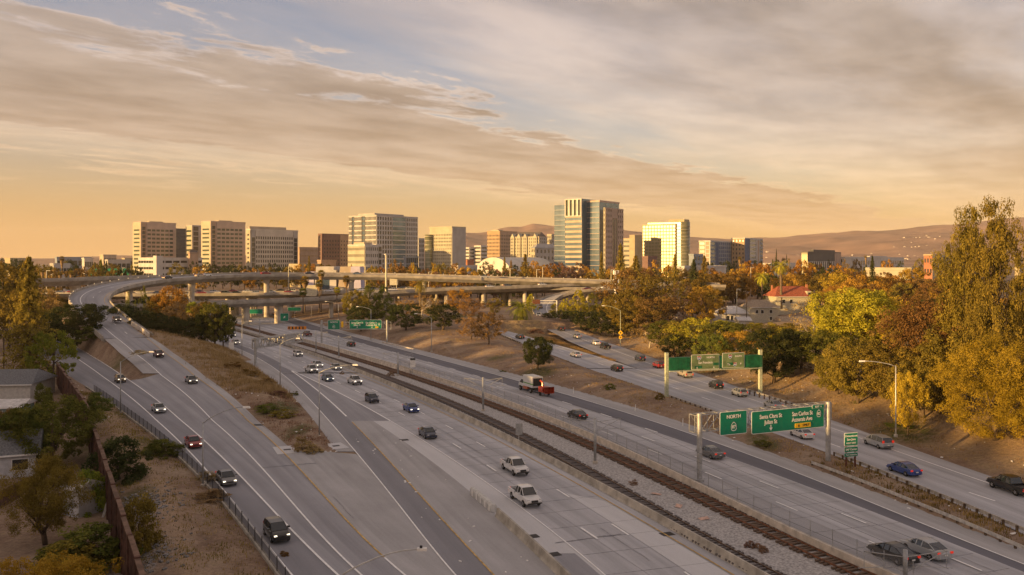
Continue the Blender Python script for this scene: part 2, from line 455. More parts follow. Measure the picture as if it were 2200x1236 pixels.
LN['rd'] = Line([(1096,722.5),(1196,752),(1287,781.5),(1346,801),(1412,823),(1489,849.5),(1572,878.5),(1793,956),(2150,1083.6)], Z_RIGHT)
LN['rw2'] = Line([(1194.4,707),(1254,732),(1319,754.4),(1393.5,779.5),(1490.7,816),(1607,858),(1650,872),(1787,921.7),(1921,967.6),(2125.6,1041.7)], Z_RIGHT)
LN['re'] = Line([(1218.6,704),(1270.7,726),(1330,745),(1429,778.6),(1600,838),(1727,882),(1833,921),(1921,954),(2129,1025.8),(2200,1049)], Z_RIGHT)
LN['ri'] = Line([(1174,708),(1207,726.5),(1254,747),(1300,768),(1356,788)], Z_RIGHT)
NEAR, FAR = 50.0, 430.0
# ---- the flyover: left edge line as a 3d path; ramp, then a circle to the right
l4 = [tuple(q) for q in LN['l4'].pts(150, 250, 22)]
l4 += [(-127.6, 261.5, 10.0), (-134.4, 272, 11.2)]
cxc, cyc, rad = -61.0, 333.0, 95.0
arc = []
a0 = math.atan2(-0.53, -0.85)
zt = [(0, 12.4), (.30, 15.2), (.56, 17.1), (.85, 18.7), (1.35, 20.2), (2.13, 19.4)]
for k in range(0, 27):
    t = k/26*2.13
    a = a0 - t
    arc.append((cxc+rad*math.cos(a), cyc+rad*math.sin(a), float(np.interp(t, [q[0] for q in zt], [q[1] for q in zt]))))
last = arc[-1]
tail = [(last[0]+d, last[1]+d*0.004, last[2]-d*0.03) for d in (14, 30, 50, 75, 100, 130, 165)]
fly_line = np.array(l4 + arc + tail)
def resample(p, step):
    p = np.asarray(p, float)
    s = np.concatenate([[0], np.cumsum(np.linalg.norm(np.diff(p, axis=0), axis=1))])
    n = max(2, int(s[-1]/step)+1); q = np.linspace(0, s[-1], n)
    return np.stack([np.interp(q, s, p[:, i]) for i in range(3)], 1)
def smooth(p, k=3):
    p = p.copy()
    for _ in range(k):
        p[1:-1] = (p[:-2] + 2*p[1:-1] + p[2:])/4
    return p
fly_line = smooth(resample(fly_line, 3.0), 6)
fly_c = smooth(offset(fly_line, 2.85), 4)
# ---------------------------------------------------------------- ground sheet
def sst(a, b, x):
    t = np.clip((x-a)/(b-a), 0, 1); return t*t*(3-2*t)
def vnoise(x, y, s, seed=0):
    x = np.asarray(x)/s; y = np.asarray(y)/s
    xi = np.floor(x).astype(int); yi = np.floor(y).astype(int); fx = x-xi; fy = y-yi
    fx = fx*fx*(3-2*fx); fy = fy*fy*(3-2*fy)
    def h(i, j):
        q = np.sin(i*127.1 + j*311.7 + seed*74.7)*43758.5453
        return q-np.floor(q)
    return (h(xi,yi)*(1-fx)+h(xi+1,yi)*fx)*(1-fy)+(h(xi,yi+1)*(1-fx)+h(xi+1,yi+1)*fx)*fy - .5
def wall_x(d): return -33.3 - (d-73.8)*0.55 - np.maximum(0, d-135)*0.07
def ground_z(x, y, noise=True):
    x = np.asarray(x, float); y = np.asarray(y, float)
    d = np.clip(y, NEAR, 460)
    nz = (vnoise(x, y, 6, 1)*.35 + vnoise(x, y, 2.3, 2)*.16 + vnoise(x, y, 17, 3)*.7) if noise else 0*x
    z = np.zeros_like(x)
    xf, xl3 = LN['fence'].x(d), LN['l3'].x(d)
    zl = Z_LEFT.at(d)
    # left verge behind the ramp fence, then flat yards
    wx = wall_x(d)
    verge = np.clip((xf-x)/np.maximum(xf-wx, 1), 0, 1)
    zv = zl + np.sin(verge*math.pi)*.7 + nz*.5*np.clip(verge*4, 0, 1)
    zv = np.where(x < wx, zl*0.6 + nz*.35, zv)
    z = np.where(x < xf, zv, z)
    # ramp embankment
    dr = np.clip(y, NEAR, 262)
    zr = Z_RAMP.at(dr)
    top = np.maximum(zr, zl)
    xl6 = np.where(d < 121, LN['m1'].x(d), LN['l6'].x(d))
    x4 = np.where(d < 187, LN['l4'].x(d), LN['l4'].x(d)-3.6)
    on = (x >= x4) & (x <= xl6)
    fade = 1 - sst(238, 262, y)
    z = np.where((x >= xf) & (x < x4), zl + (top-zl)*np.clip((x-xl3)/np.maximum(x4-xl3, .5), 0, 1)**np.where(d < 187, 1.0, 2.0)*fade - .03, z)
    z = np.where(on, top*fade + zl*(1-fade) - .9*sst(228.5, 230.5, y), z)
    xs = np.where(d > 121, LN['isl'].x(np.clip(d, 121, 247)), xl6+.1)
    xs = np.where(d > 230, LN['m1'].x(d)-2.5, xs)
    w = np.maximum(xs-xl6, .3); tt = np.clip((x-xl6)/w, 0, 1)
    hump = np.clip(w*.06, 0, 1.6)*np.sin(tt*math.pi)
    isl = (top*fade+zl*(1-fade))*(1-tt)**1.2 + hump + nz*.6*np.clip(w/6, 0, 1)*np.sin(tt*math.pi)
    z = np.where((x > xl6) & (x < xs), isl, z)
    # dirt between the northbound lanes and the right-hand ramp
    xe, xr = LN['ne'].x(d), np.where(d > 310, 46+(d-310)*.05, LN['rl'].x(d))
    xr = np.maximum(xr, xe+.6)
    w2 = xr-xe; t2 = np.clip((x-xe)/w2, 0, 1)
    zrr = Z_RIGHT.at(d)
    h2 = np.clip(w2*.075, 0, 4.5)*np.sin(t2*math.pi)**.8
    zrr2 = np.minimum(zrr, 1.2+2*sst(.85, 1, t2)); mid = zrr2*t2 + h2 + nz*.7*np.clip(w2/8, 0, 1)*np.sin(t2*math.pi)
    z = np.where((x > xe) & (x < xr), mid, z)
    # right-hand bank and the land behind it
    xR = np.where(d > 318, 60+(d-318)*.15, LN['re'].x(d))
    xR = np.maximum(xR, xr)
    dist = x-xR
    kf = 1-sst(255, 300, y); base_r = zrr*(1-sst(0, 10, dist)*(1-kf))
    bank = base_r + kf*(4.2*sst(0.5, 20, dist) + 1.3*sst(20, 60, dist)) + (1-kf)*(.4+4.8*sst(38, 80, dist)) + nz*np.clip(dist/5, 0, 1)*.9
    z = np.where(dist > 0, bank, z)
    # far plain
    farp = 3.0 + nz*.6
    k = sst(400, 470, y)
    under = (x > -190) & (x < 20) & (y < 520)
    z = np.where(under, z, z*(1-k) + farp*k)
    back = 1 - sst(20, 50, y)
    z = z*(1-back) + back*0.3
    return z
def build_ground():
    fx = np.arange(-230, 170.1, 1.25); fy = np.arange(46, 430.1, 1.25)
    xs = np.concatenate([[-14000,-8000,-4500,-2500,-1500,-1000,-700,-500,-400,-340,-300,-275,-255,-242], fx, [180,195,215,240,280,330,400,520,700,1000,1500,2500,4500,8000,14000]])
    ys = np.concatenate([[-6000,-3000,-1500,-700,-300,-150,-80,-40,-10,15,30,40], fy, [440,455,475,500,540,600,700,850,1050,1300,1700,2300,3200,4600,6500,9000,13000]])
    X, Y = np.meshgrid(xs, ys)
    Z = ground_z(X, Y)
    # keep the soil below every paved sheet
    v = np.stack([X, Y, Z], -1).reshape(-1, 3)
    nx, ny = len(xs), len(ys)
    i = np.arange(ny-1)[:, None]*nx + np.arange(nx-1)[None]
    f = np.stack([i, i+1, i+nx+1, i+nx], -1).reshape(-1, 4)
    me = bpy.data.meshes.new('ground')
    me.vertices.add(len(v)); me.vertices.foreach_set('co', v.ravel())
    me.loops.add(f.size); me.loops.foreach_set('vertex_index', f.ravel().astype(np.int32))
    me.polygons.add(len(f)); me.polygons.foreach_set('loop_start', np.arange(0, f.size, 4, dtype=np.int32))
    me.polygons.foreach_set('use_smooth', np.ones(len(f), bool))
    me.update(calc_edges=True)
    for nm, val in soil_marks(X, Y).items():
        at = me.attributes.new(nm, 'FLOAT', 'POINT'); at.data.foreach_set('value', val.ravel().astype(np.float32))
    m, nt, b = new_mat('soil')
    N = nt.nodes.new; L = nt.links.new
    tc = N('ShaderNodeTexCoord')
    def nz(s, d=6, r=.6):
        n = N('ShaderNodeTexNoise'); n.inputs['Scale'].default_value = s; n.inputs['Detail'].default_value = d
        n.inputs['Roughness'].default_value = r; L(tc.outputs['Object'], n.inputs['Vector']); return n.outputs[0]
    def rp(v, st):
        n = N('ShaderNodeValToRGB'); e = n.color_ramp.elements
        while len(e) < len(st): e.new(.5)
        for k, (p, c) in enumerate(st): e[k].position = p; e[k].color = (*c, 1)
        L(v, n.inputs[0]); return n.outputs[0]
    def mx(f_, a, b_, mode='MIX'):
        n = N('ShaderNodeMix'); n.data_type = 'RGBA'; n.blend_type = mode
        if isinstance(f_, float): n.inputs[0].default_value = f_
        else: L(f_, n.inputs[0])
        for k, q in ((6, a), (7, b_)):
            if isinstance(q, tuple): n.inputs[k].default_value = (*q, 1)
            else: L(q, n.inputs[k])
        return n.outputs[2]
    c = rp(nz(.16, 9, .65), [(.25, (.18,.12,.086)), (.45, (.27,.188,.134)), (.6, (.35,.262,.19)), (.8, (.43,.34,.24))])
    c = mx(rp(nz(1.1, 8, .7), [(.56, (0,0,0)), (.70, (1,1,1))]), c, (.33,.255,.15))          # straw
    c = mx(rp(nz(.07, 5), [(.60, (0,0,0)), (.74, (.8,.8,.8))]), c, (.115,.115,.045))          # green growth
    def attr(nm):
        n = N('ShaderNodeAttribute'); n.attribute_name = nm; return n.outputs['Fac']
    def mul(a, b_):
        n = N('ShaderNodeMath'); n.operation = 'MULTIPLY'; n.use_clamp = True; L(a, n.inputs[0]); L(b_, n.inputs[1]); return n.outputs[0]
    brk = rp(nz(.9, 7, .7), [(.36, (.25,.25,.25)), (.55, (1,1,1))])
    c = mx(mul(attr('straw'), brk), c, rp(nz(1.7, 6, .7), [(.3, (.24,.165,.085)), (.7, (.46,.345,.18))]))
    c = mx(mul(attr('green'), brk), c, rp(nz(2.1, 6, .7), [(.3, (.055,.065,.022)), (.7, (.13,.125,.04))]))
    c = mx(mul(attr('rubble'), rp(nz(2.4, 5, .8), [(.45, (0,0,0)), (.55, (1,1,1))])), c, (.36,.345,.34))
    c = mx(mul(attr('path'), rp(nz(.8, 4, .6), [(.2, (.5,.5,.5)), (.5, (1,1,1))])), c, (.40,.29,.20))
    c = mx(rp(nz(5.0, 4, .8), [(.62, (0,0,0)), (.70, (.7,.7,.7))]), c, (.42,.38,.33))         # pale litter
    c = mx(1.0, c, rp(nz(2.5, 6, .75), [(.3, (.65,.65,.65)), (.7, (1.25,1.25,1.25))]), 'MULTIPLY')
    L(c, b.inputs['Base Color']); b.inputs['Roughness'].default_value = .95; b.inputs['Specular IOR Level'].default_value = .1
    bp = N('ShaderNodeBump'); bp.inputs['Strength'].default_value = .9; bp.inputs['Distance'].default_value = .25
    L(nz(1.6, 8, .7), bp.inputs['Height']); L(bp.outputs[0], b.inputs['Normal'])
    me.materials.append(m)
    o = mesh_obj('ground', me)
    tag(o, kind='structure')
def soil_marks(X, Y):
    """trodden path, straw, green growth and rubble: where the soil itself differs"""
    d = np.clip(Y, NEAR, 460)
    def near(pts, w):
        best = np.full(X.shape, 1e9); q = [P(*a)[:2] for a in pts]
        for (x0, y0), (x1, y1) in zip(q[:-1], q[1:]):
            t = np.clip(((X-x0)*(x1-x0)+(Y-y0)*(y1-y0))/((x1-x0)**2+(y1-y0)**2+1e-6), 0, 1)
            best = np.minimum(best, np.hypot(X-x0-t*(x1-x0), Y-y0-t*(y1-y0)))
        return 1-sst(w*.35, w, best)
    def blob(px, py, rx, ry=None, z=0.0):
        x, y, _ = P(px, py, z); return 1-sst(.5, 1.0, np.hypot((X-x)/rx, (Y-y)/(ry or rx)))
    path = near([(420,1300),(398,1226),(384,1175),(366,1120),(362,1088),(345,1055),(318,1015),(290,985),(262,940),(240,900),(215,868)], 1.6)
    l6 = LN['l6'].x(d); isl = np.where(d < 247, LN['isl'].x(np.clip(d, 119, 247)), LN['m1'].x(d)-2.5)
    t = (X-l6)/np.maximum(isl-l6, .5); inside = (t > -.02) & (t < 1.05) & (Y > 121) & (Y < 300)
    straw = np.where(inside, sst(150, 178, Y)*(.35+.65*sst(.25, .9, t)), 0)
    straw = np.maximum(straw, blob(1130, 715, 12, 30, 2)); straw = np.maximum(straw, .55*((X > LN['re'].x(d)+2) & (Y > 60) & (Y < 320)))
    straw = np.maximum(straw, blob(660, 725, 8, 40)*.5)
    green = np.maximum.reduce([blob(1940, 915, 5, 9, 1.5), blob(1640, 955, 2.5, 7), blob(600, 885, 4.5, 9), blob(640, 930, 2, 8), blob(1155, 800, 5, 7, 1), blob(1140, 826, 3, 6, .5), blob(262, 965, 5, 9), blob(310, 1070, 3, 5), blob(240, 900, 4, 9), blob(990, 690, 10, 14, 3), blob(1440, 700, 14, 20, 4)])
    rub = np.maximum.reduce([blob(305, 1110, 3.5, 7), blob(322, 1200, 4, 7), blob(135, 735, 8, 12, 2), blob(560, 690, 4, 20)])
    return dict(path=path, straw=straw, green=green, rubble=rub)
def road(name, left, right, m, dz=0.0, nx=2, parent=None):
    mb = MB(); strip(mb, left, right, nx, dz)
    o = mb.obj(name, M[m], parent, smooth=True)
    if parent is None: tag(o, kind='structure')
    return o
def stripe(name, pts, w, m, parent, dz=.012):
    mb = MB(); sweep(mb, pts, [(-w/2, dz), (w/2, dz)], closed=False)
    return mb.obj(name, M[m], parent)
def dashes(ln, d0, d1, w, parent, start=None, m='paint_white', dz=.03, cyc=14.2, dash=3.7, name='lane_dash'):
    p = LN[ln].pts(d0, d1, int((d1-d0)*2), dz=0)
    p, t, n, s = path_frames(p)
    q = s[0] + (start or 0)
    while q+dash < s[-1]:
        ss = np.linspace(q, q+dash, 4)
        pp = np.stack([np.interp(ss, s, p[:, i]) for i in range(3)], 1)
        stripe(name, pp, w, m, parent, dz)
        q += cyc
# base for road sheets: the soil is lowered under them
SHEETS = []
def lines(a, b, d0, d1, n=None, dxa=0., dxb=0.):
    n = n or int((d1-d0)/2.5)+2
    return LN[a].pts(d0, d1, n, dxa), LN[b].pts(d0, d1, n, dxb)
Z0 = .09
def lift(pq, h): 
    a, b = pq; a = a.copy(); b = b.copy(); a[:, 2] += h; b[:, 2] += h; return a, b
def build_roads():
    # left exit ramp beside the verge, flyover ramp, and the gore between them
    a, b = lines('fence', 'l3', NEAR, 262, dxa=.25)
    r1 = road('ramp_road', *lift((a, b), Z0), 'asphalt')
    a = LN['l3'].pts(NEAR, 187, 70); b = LN['l4'].pts(NEAR, 187, 70); 
    g1 = road('gore_pavement', *lift((a, b), Z0), 'asphalt_ramp')
    a = LN['l4'].pts(NEAR, 150, 60); b = LN['l5'].pts(NEAR, 150, 60)
    r2 = road('flyover_ramp_road', *lift((a, b), Z0), 'asphalt_ramp')
    a = LN['l4'].pts(150, 229, 60); b = LN['l5'].pts(150, 229, 60)
    road('flyover_ramp_road', *lift((a, b), Z0), 'asphalt_ramp')
    a = LN['l4'].pts(187, 229, 20, -3.6); b = LN['l4'].pts(187, 229, 20)
    road('ramp_shoulder', *lift((a, b), Z0), 'asphalt_pale')
    a = LN['l5'].pts(140, 229, 50); b = LN['l6'].pts(140, 229, 50)
    road('ramp_shoulder', *lift((a, b), Z0), 'asphalt_pale')
    # shoulder and gore between the flyover ramp and the exit ramp
    n = 60; d = np.linspace(NEAR, 141, n)
    lo = LN['l5'].pts(NEAR, 141, n)
    xr = np.where(d < 121, LN['m1'].x(d), np.minimum(LN['l6'].x(np.maximum(d, 121)), LN['l6'].x(d)))
    k = sst(119, 123, d); xr = LN['m1'].x(d)*(1-k) + LN['l6'].x(d)*k
    hi = np.stack([xr, d, lo[:, 2]*0], 1)
    road('ramp_shoulder', *lift((lo, hi), Z0), 'asphalt_pale')
    # exit ramp (dark) and its shoulders
    n = 100
    a = LN['m1'].pts(NEAR, 205, n); b = LN['m2'].pts(NEAR, 205, n)
    r3 = road('exit_ramp_road', *lift((a, b), Z0), 'asphalt')
    d = np.linspace(121, 290, n)
    xi = np.where(d < 232, LN['isl'].x(np.clip(d, 121, 247)), LN['m1'].x(d)-2.5)
    a = np.stack([xi, d, 0*d], 1); b = LN['m1'].pts(121, 290, n)
    road('freeway_shoulder', *lift((a, b), Z0), 'asphalt_pale')
    a = LN['m2'].pts(NEAR, 144, 60); b = LN['strip'].pts(NEAR, 144, 60)
    road('gore_pavement', *lift((a, b), Z0), 'asphalt_pale')
    a = LN['m2'].pts(144, 206, 30); b = LN['m3'].pts(144, 206, 30); b[:, 0] = np.maximum(b[:, 0], a[:, 0]+.05)
    road('gore_pavement', *lift((a, b), Z0), 'asphalt_ramp')
    a = LN['strip'].pts(NEAR, 144, 60); b = LN['m3'].pts(NEAR, 144, 60)
    r4 = road('concrete_shoulder', *lift((a, b), Z0), 'new_concrete')
    # southbound freeway
    n = 110
    a = LN['m3'].pts(NEAR, 206, n); b = LN['yel'].pts(NEAR, 206, n, 1.25)
    r5 = road('freeway_southbound', *lift((a, b), Z0), 'concrete_road', nx=4)
    a = LN['m1'].pts(204.5, FAR, 90); b = LN['yel'].pts(204.5, FAR, 90, 1.25)
    r6 = road('freeway_southbound', *lift((a, b), Z0), 'concrete_road', nx=4)
    # ballast bed
    a = LN['yel'].pts(NEAR, FAR, 140, 1.3); b = LN['wall'].pts(NEAR, FAR, 140, .35)
    road('ballast_bed', *lift((a, b), Z0-.02), 'ballast', nx=3)
    # northbound
    a = LN['wall'].pts(NEAR, FAR, 140, .3); b = LN['n3'].pts(NEAR, FAR, 140)
    r7 = road('freeway_northbound', *lift((a, b), Z0), 'concrete_road', nx=4)
    a = LN['n3'].pts(NEAR, 330, 120); b = LN['nw'].pts(NEAR, 330, 120)
    r8 = road('auxiliary_lane', *lift((a, b), Z0), 'dark_asphalt')
    a = LN['n3'].pts(330, FAR, 30); b = LN['nw'].pts(330, FAR, 30); a[:, 0] = np.minimum(a[:, 0], b[:, 0]-.1); 
    a[:, 0] = b[:, 0]-7.5
    road('connector_road', *lift((a, b), Z0+.004), 'dark_asphalt')
    a = LN['nw'].pts(NEAR, 400, 130); b = LN['ne'].pts(NEAR, 400, 130); b[:, 0] = np.maximum(b[:, 0], a[:, 0]+1.2)
    road('freeway_shoulder', *lift((a, b), Z0), 'asphalt_pale')
    # right-hand ramp with the merging connector
    a, b = lines('rl', 're', 76, 214)
    r9 = road('right_ramp_road', *lift((a, b), Z0+.03), 'concrete_road', nx=4)
    a, b = lines('rl', 'rw1', 213, 305, dxb=.9)
    road('right_ramp_road', *lift((a, b), Z0+.03), 'concrete_road', nx=2)
    a, b = lines('ri', 're', 213, 316)
    road('connector_road', *lift((a, b), Z0+.034), 'asphalt_ramp', nx=2)
    # markings ---------------------------------------------------------------
    W = .17
    for ln, d0, d1, w, m, par in [
        ('l2', NEAR, 255, .2, 'paint_white', r1), ('l3', NEAR, 262, .22, 'paint_white', r1),
        ('l4', NEAR, 250, .2, 'paint_white', r2), ('l5', 78, 228, .16, 'paint_yellow', r2),
        ('l5', NEAR, 77.8, .2, 'paint_white', r2),
        ('m1', NEAR, 270, .16, 'paint_white', r3), ('m2', 148, 209, .3, 'paint_white', r3), ('m2', NEAR, 143, .15, 'paint_yellow', r3),
        ('m3', 144, 209, .26, 'paint_white', r5), ('m3', NEAR, 143.5, .15, 'paint_white', r5),
        ('yel', NEAR, 400, .15, 'paint_yellow', r5), ('nw', NEAR, 400, .18, 'paint_white', r8),
        ('rw1', 163, 300, .2, 'paint_white', r9), ('rw2', 76, 316, .2, 'paint_white', r9)]:
        stripe('edge_line', LN[ln].pts(d0, d1), w, m, par, dz=Z0+.045)
    def dash_from(ln, rows, par, d0=NEAR, d1=300, w=.24, **k):
        """start the dash rhythm at a dash seen in the photograph"""
        Dn = F*H/(rows-HY)
        L0 = LN[ln].pts(d0, Dn, 200)
        s = np.linalg.norm(np.diff(L0[:, :2], axis=0), axis=1).sum()
        dashes(ln, d0, d1, w, par, start=(s % 14.2), dz=Z0+.045, **k)
    dash_from('sa', 962, r5, d1=330); dash_from('sb', 966, r5, d1=300)
    dash_from('n1', 1100, r7, d1=330); dash_from('n2', 1052, r7, d1=330)
    dash_from('n3', 870.7, r8, d0=118, d1=330); dash_from('rd', 963, r9, d0=78, d1=296)
    # transverse slab joints, longitudinal joints and patches on the concrete lanes
    def joints(ln_a, ln_b, d0, d1, par, dx=0.0, step=4.6, name='slab_joint'):
        mb = MB(); mb.uv = None
        p = LN[ln_a].pts(d0, d1, int(d1-d0)); _, t, nrm, s = path_frames(p)
        q = 1.0
        while q < s[-1]:
            x = np.interp(q, s, p[:, 0]); y = np.interp(q, s, p[:, 1]); i = min(np.searchsorted(s, q), len(s)-1)
            wl = 0
            for _k in range(1):
                nx_, ny_ = nrm[i]
                # length until line b
                Lb = (LN[ln_b].x(y) + dx - x) * abs(t[i][1])
                if Lb > 1:
                    mb.bar((x, y, Z0+.01), (x+nx_*Lb, y+ny_*Lb, Z0+.01), .05, .014)
            q += step + random.choice((-.6, 0, .6))
        o = mb.obj(name, M['joint'], par); o['kind'] = 'stuff'
    joints('m3', 'yel', 60, 170, r5); joints('wall', 'n3', 60, 150, r7, 0)
    for ln, dx, par in (('sa', .12, r5), ('sb', -.12, r5), ('n1', .12, r7), ('n2', -.12, r7)):
        stripe('slab_joint', LN[ln].pts(NEAR, 230, dx=dx*2), .05, 'joint', par, dz=Z0+.02)
    a = LN['m1'].pts(205.5, 292, 40); b = LN['m1'].pts(205.5, 292, 40, 3.7); b[:8, 0] = np.minimum(b[:8, 0], LN['m3'].x(b[:8, 1]))
    road('exit_lane', *lift((a, b), Z0+.012), 'asphalt', parent=r6)
    # fresh concrete panel and dark patches
    a = LN['sa'].pts(60, 99.5, 20, .25); b = LN['yel'].pts(60, 96, 20, -.3)
    road('concrete_panel', *lift((a, b), Z0+.014), 'new_concrete', parent=r5)
    a = LN['strip'].pts(58, 79, 12, .5); b = LN['m3'].pts(58, 79, 12, -.4)
    road('asphalt_patch', *lift((a, b), Z0+.012), 'asphalt_ramp', parent=r4)
    # crack sealing smears
    for k in range(26):
        ln = random.choice(['l4', 'l5', 'm1', 'sb', 'sa', 'n1', 'n2', 'rd', 'l3']); d0 = random.uniform(66, 200)
        q = LN[ln].pts(d0, d0+random.uniform(4, 22), 12, dx=random.uniform(.4, 3))
        q[:, 0] += np.cumsum(rng.normal(0, .06, 12))
        stripe('sealed_crack', q, .06, 'joint', {'l4': r2, 'l5': r2, 'm1': r3, 'sb': r5, 'sa': r5, 'n1': r7, 'n2': r7, 'rd': r9, 'l3': r2}[ln], dz=Z0+.04)
    for (px, py, ln) in ((1265, 1159, 'sb'), (620, 1002, 'l4')):
        X, D, _ = P(px, py); mb = MB()
        y0 = D
        pts = np.array([(X+(k-6)*.55, D+(k-6)*.22+random.uniform(-.12,.12), Z0+.03) for k in range(13)])
        stripe('sealed_crack', pts, .16, 'joint', r5 if ln == 'sb' else r2, dz=.01)
    # drain grates in pale aprons
    for (px, py, w_, l_) in ((617, 968, 3.4, 5), (722, 960, 2.6, 4)):
        X, D, _ = P(px, py)
        g = empty('drain_inlet', (X, D, Z0+.004), .4 if px < 700 else .5)
        tag(g, 'pale concrete drain apron with dark grate beside the %s of the dirt island' % ('tan bushes' if px < 700 else 'lamp post side'), 'drain')
        MB().box(-w_/2, w_/2, -l_/2, l_/2, 0, .03).obj('apron', M['new_concrete'], g)
        MB().box(-.5, .5, -.4, .4, .032, .05).obj('grate', M['metal_grate'], g)
    for k, (px, py) in enumerate(((868, 947), (1143, 1155), (1189, 1194), (1433, 1150))):
        X, D, _ = P(px, py)
        o = MB().box(-.65, .65, -.5, .5, 0, .025).obj('drain_grate', M['metal_grate'], None, loc=(X, D, Z0+.015), rz=.4)
        tag(o, ['dark drain grate at the far end of the pale concrete shoulder', 'dark drain grate on the pale concrete shoulder beside the barrier',
                'dark drain grate set in the asphalt patch of the shoulder', 'dark drain grate at the foot of the railway-side barrier'][k], 'drain')
build_ground()
build_roads()
# ---------------------------------------------------------------- bridges, barriers, track
def jersey(h=.85, w=.6, t=.2):
    return [(-w/2, 0), (w/2, 0), (w/2, .08), (t, .33), (t/2, h), (-t/2, h), (-t, .33), (-w/2, .08)]
def cyl_pier(parent, x, y, z0, z1, r=1.1, cap=True, name='pier'):
    mb = MB(); n = 20
    prof = [(r, z0), (r, z1-1.6), (r*1.05, z1-1.5), (r*1.5, z1)] if cap else [(r, z0), (r, z1)]
    mb.lathe(prof, n, (x, y, 0))
    return mb.obj(name, M['pier'], parent, smooth=False)
def path_spline(pts, step=3.0, sm=8):
    return smooth(resample(np.array(pts, float), step), sm)
def girder(w, depth, edge=.45):
    return [(-w/2, 0), (w/2, 0), (w/2, -edge), (w*.29, -depth), (-w*.29, -depth), (-w/2, -edge)]
def bridge(name, label, path, w, depth, bank=0.0, road_m='asphalt_ramp', barrier_h=.85):
    t = empty(name, tuple(path[0]*[1, 1, 0])); t.location = (0, 0, 0)
    tag(t, label, 'bridge')
    mb = MB(); sweep(mb, path, girder(w, depth), bank=bank); mb.obj('girder', M['bridge'], t)
    mb = MB(); sweep(mb, path, [(-w/2+.45, .03), (w/2-.45, .03)], closed=False, bank=bank); mb.obj('road_surface', M[road_m], t)
    for sgn in (-1, 1):
        l0 = sgn*(w/2-.22)
        mb = MB(); sweep(mb, path, [(l0-.22, -.02), (l0+.22, -.02), (l0+.22, .3), (l0+.12, barrier_h), (l0-.12, barrier_h), (l0-.22, .3)], bank=bank)
        mb.obj('parapet', M['bridge'], t)
    return t
def build_bridges():
    # flyover
    i0 = int(np.argmax(fly_c[:, 1] > 229.5))
    path = fly_c[i0:]
    nb = len(path)
    bank = .055
    t = empty('flyover_bridge'); tag(t, 'tall curved concrete flyover sweeping from the left ramp across the whole interchange', 'bridge')
    p, tt, nn, s = path_frames(path)
    bk = bank*sst(10, 60, s)
    def bsweep(prof, name, m, closed=True, sl=slice(None), par=t):
        mb = MB(); mb.uv = []; k = len(prof)
        q = path[sl]; n_ = nn[sl]; b_ = bk[sl]; s_ = s[sl]
        for i in range(len(q)):
            for l, z in prof:
                mb.v.append((q[i,0]+n_[i,0]*l, q[i,1]+n_[i,1]*l, q[i,2]+z-b_[i]*l)); mb.uv.append((l+6.5, s_[i]))
        e = k if closed else k-1
        for i in range(len(q)-1):
            for j in range(e):
                a = i*k+j; a2 = i*k+(j+1) % k
                mb.f.append((a, a2, a2+k, a+k)); mb.m.append(0)
        if closed:
            mb.f.append(tuple(reversed(range(k)))); mb.m.append(0); mb.f.append(tuple((len(q)-1)*k+j for j in range(k))); mb.m.append(0)
        return mb.obj(name, M[m], par)
    bsweep(girder(12.9, 2.1), 'girder', 'bridge')
    rs = bsweep([(-6.1, .09), (-2, .09), (2, .09), (6.1, .09)], 'road_surface', 'asphalt_ramp', closed=False)
    for sg in (-1, 1):
        l0 = sg*6.22
        par = bsweep([(l0-.25, -.1), (l0+.25, -.1), (l0+.22, .3), (l0+.13, .82), (l0-.13, .82), (l0-.22, .3)], 'parapet', 'bridge')
    for q in range(14, nb-20, 2):          # short posts on the outer parapet
        x, y = path[q, :2] + nn[q]*(-6.22); z = path[q, 2]+.82+bk[q]*6.22
        MB().box(-.12, .12, -.12, .12, 0, .32).obj('parapet_post', M['white'], t, loc=(x, y, z))
    bsweep([(-2.95, .11), (-2.75, .11)], 'edge_line', 'paint_white', closed=False, par=rs)
    bsweep([(4.45, .11), (4.6, .11)], 'edge_line', 'paint_yellow', closed=False, par=rs)
    k = 2
    while k < nb-4:
        bsweep([(.82, .115), (.98, .115)], 'lane_dash', 'paint_white', closed=False, sl=slice(k, k+2), par=rs); k += 5
    for sdist in (52, 92, 128, 166, 204, 242, 280, 318):
        i = int(np.argmin(abs(s-sdist)))
        if s[-1] < sdist: break
        cyl_pier(t, path[i,0], path[i,1], -.5, path[i,2]-2.0, 1.25)
    # left high viaduct
    def zrow_(row, D, off=.85): return ZD(row, D) - off
    pts = [(XD(px, D), D, zrow_(row, D)) for px, D, row in ((-330,350,607),(-100,362,602),(80,374,599),(146,382,598),(218,396,594.5),(300,420,592),(430,470,590),(600,520,588))]
    va = path_spline(pts)
    t = bridge('viaduct_bridge', 'high concrete viaduct passing behind the tall conifer and the flyover bend', va, 10, 2.6)
    for px in (157, -40):
        i = int(np.argmin(abs(va[:, 0]/va[:, 1]*F+HX-px))); cyl_pier(t, va[i,0], va[i,1], 0, va[i,2]-2.5, 1.9)
    # wide main freeway on its overpass
    pts = [(-420, 376, 11), (-340, 388, 11), (-130, 411, 11), (-34, 428, 12.4), (60, 440, 13.3), (84, 443, 13.4)]
    mn = path_spline(pts)
    t = bridge('freeway_overpass', 'wide freeway overpass crowded with traffic under the tall flyover', mn, 34, 2.0, road_m='concrete_road')
    for lat in (-13, -4, 4, 13):
        for px in (60, 190, 300, 395, 425, 497, 545, 620, 745, 850, 935, 1035, 1095, 1140):
            i = int(np.argmin(abs(mn[:, 0]/mn[:, 1]*F+HX-px)))
            pn = path_frames(mn)[2][i]; x, y = mn[i, :2]+pn*lat
            cyl_pier(t, x, y, -.5, mn[i,2]-1.9, .8, cap=False)
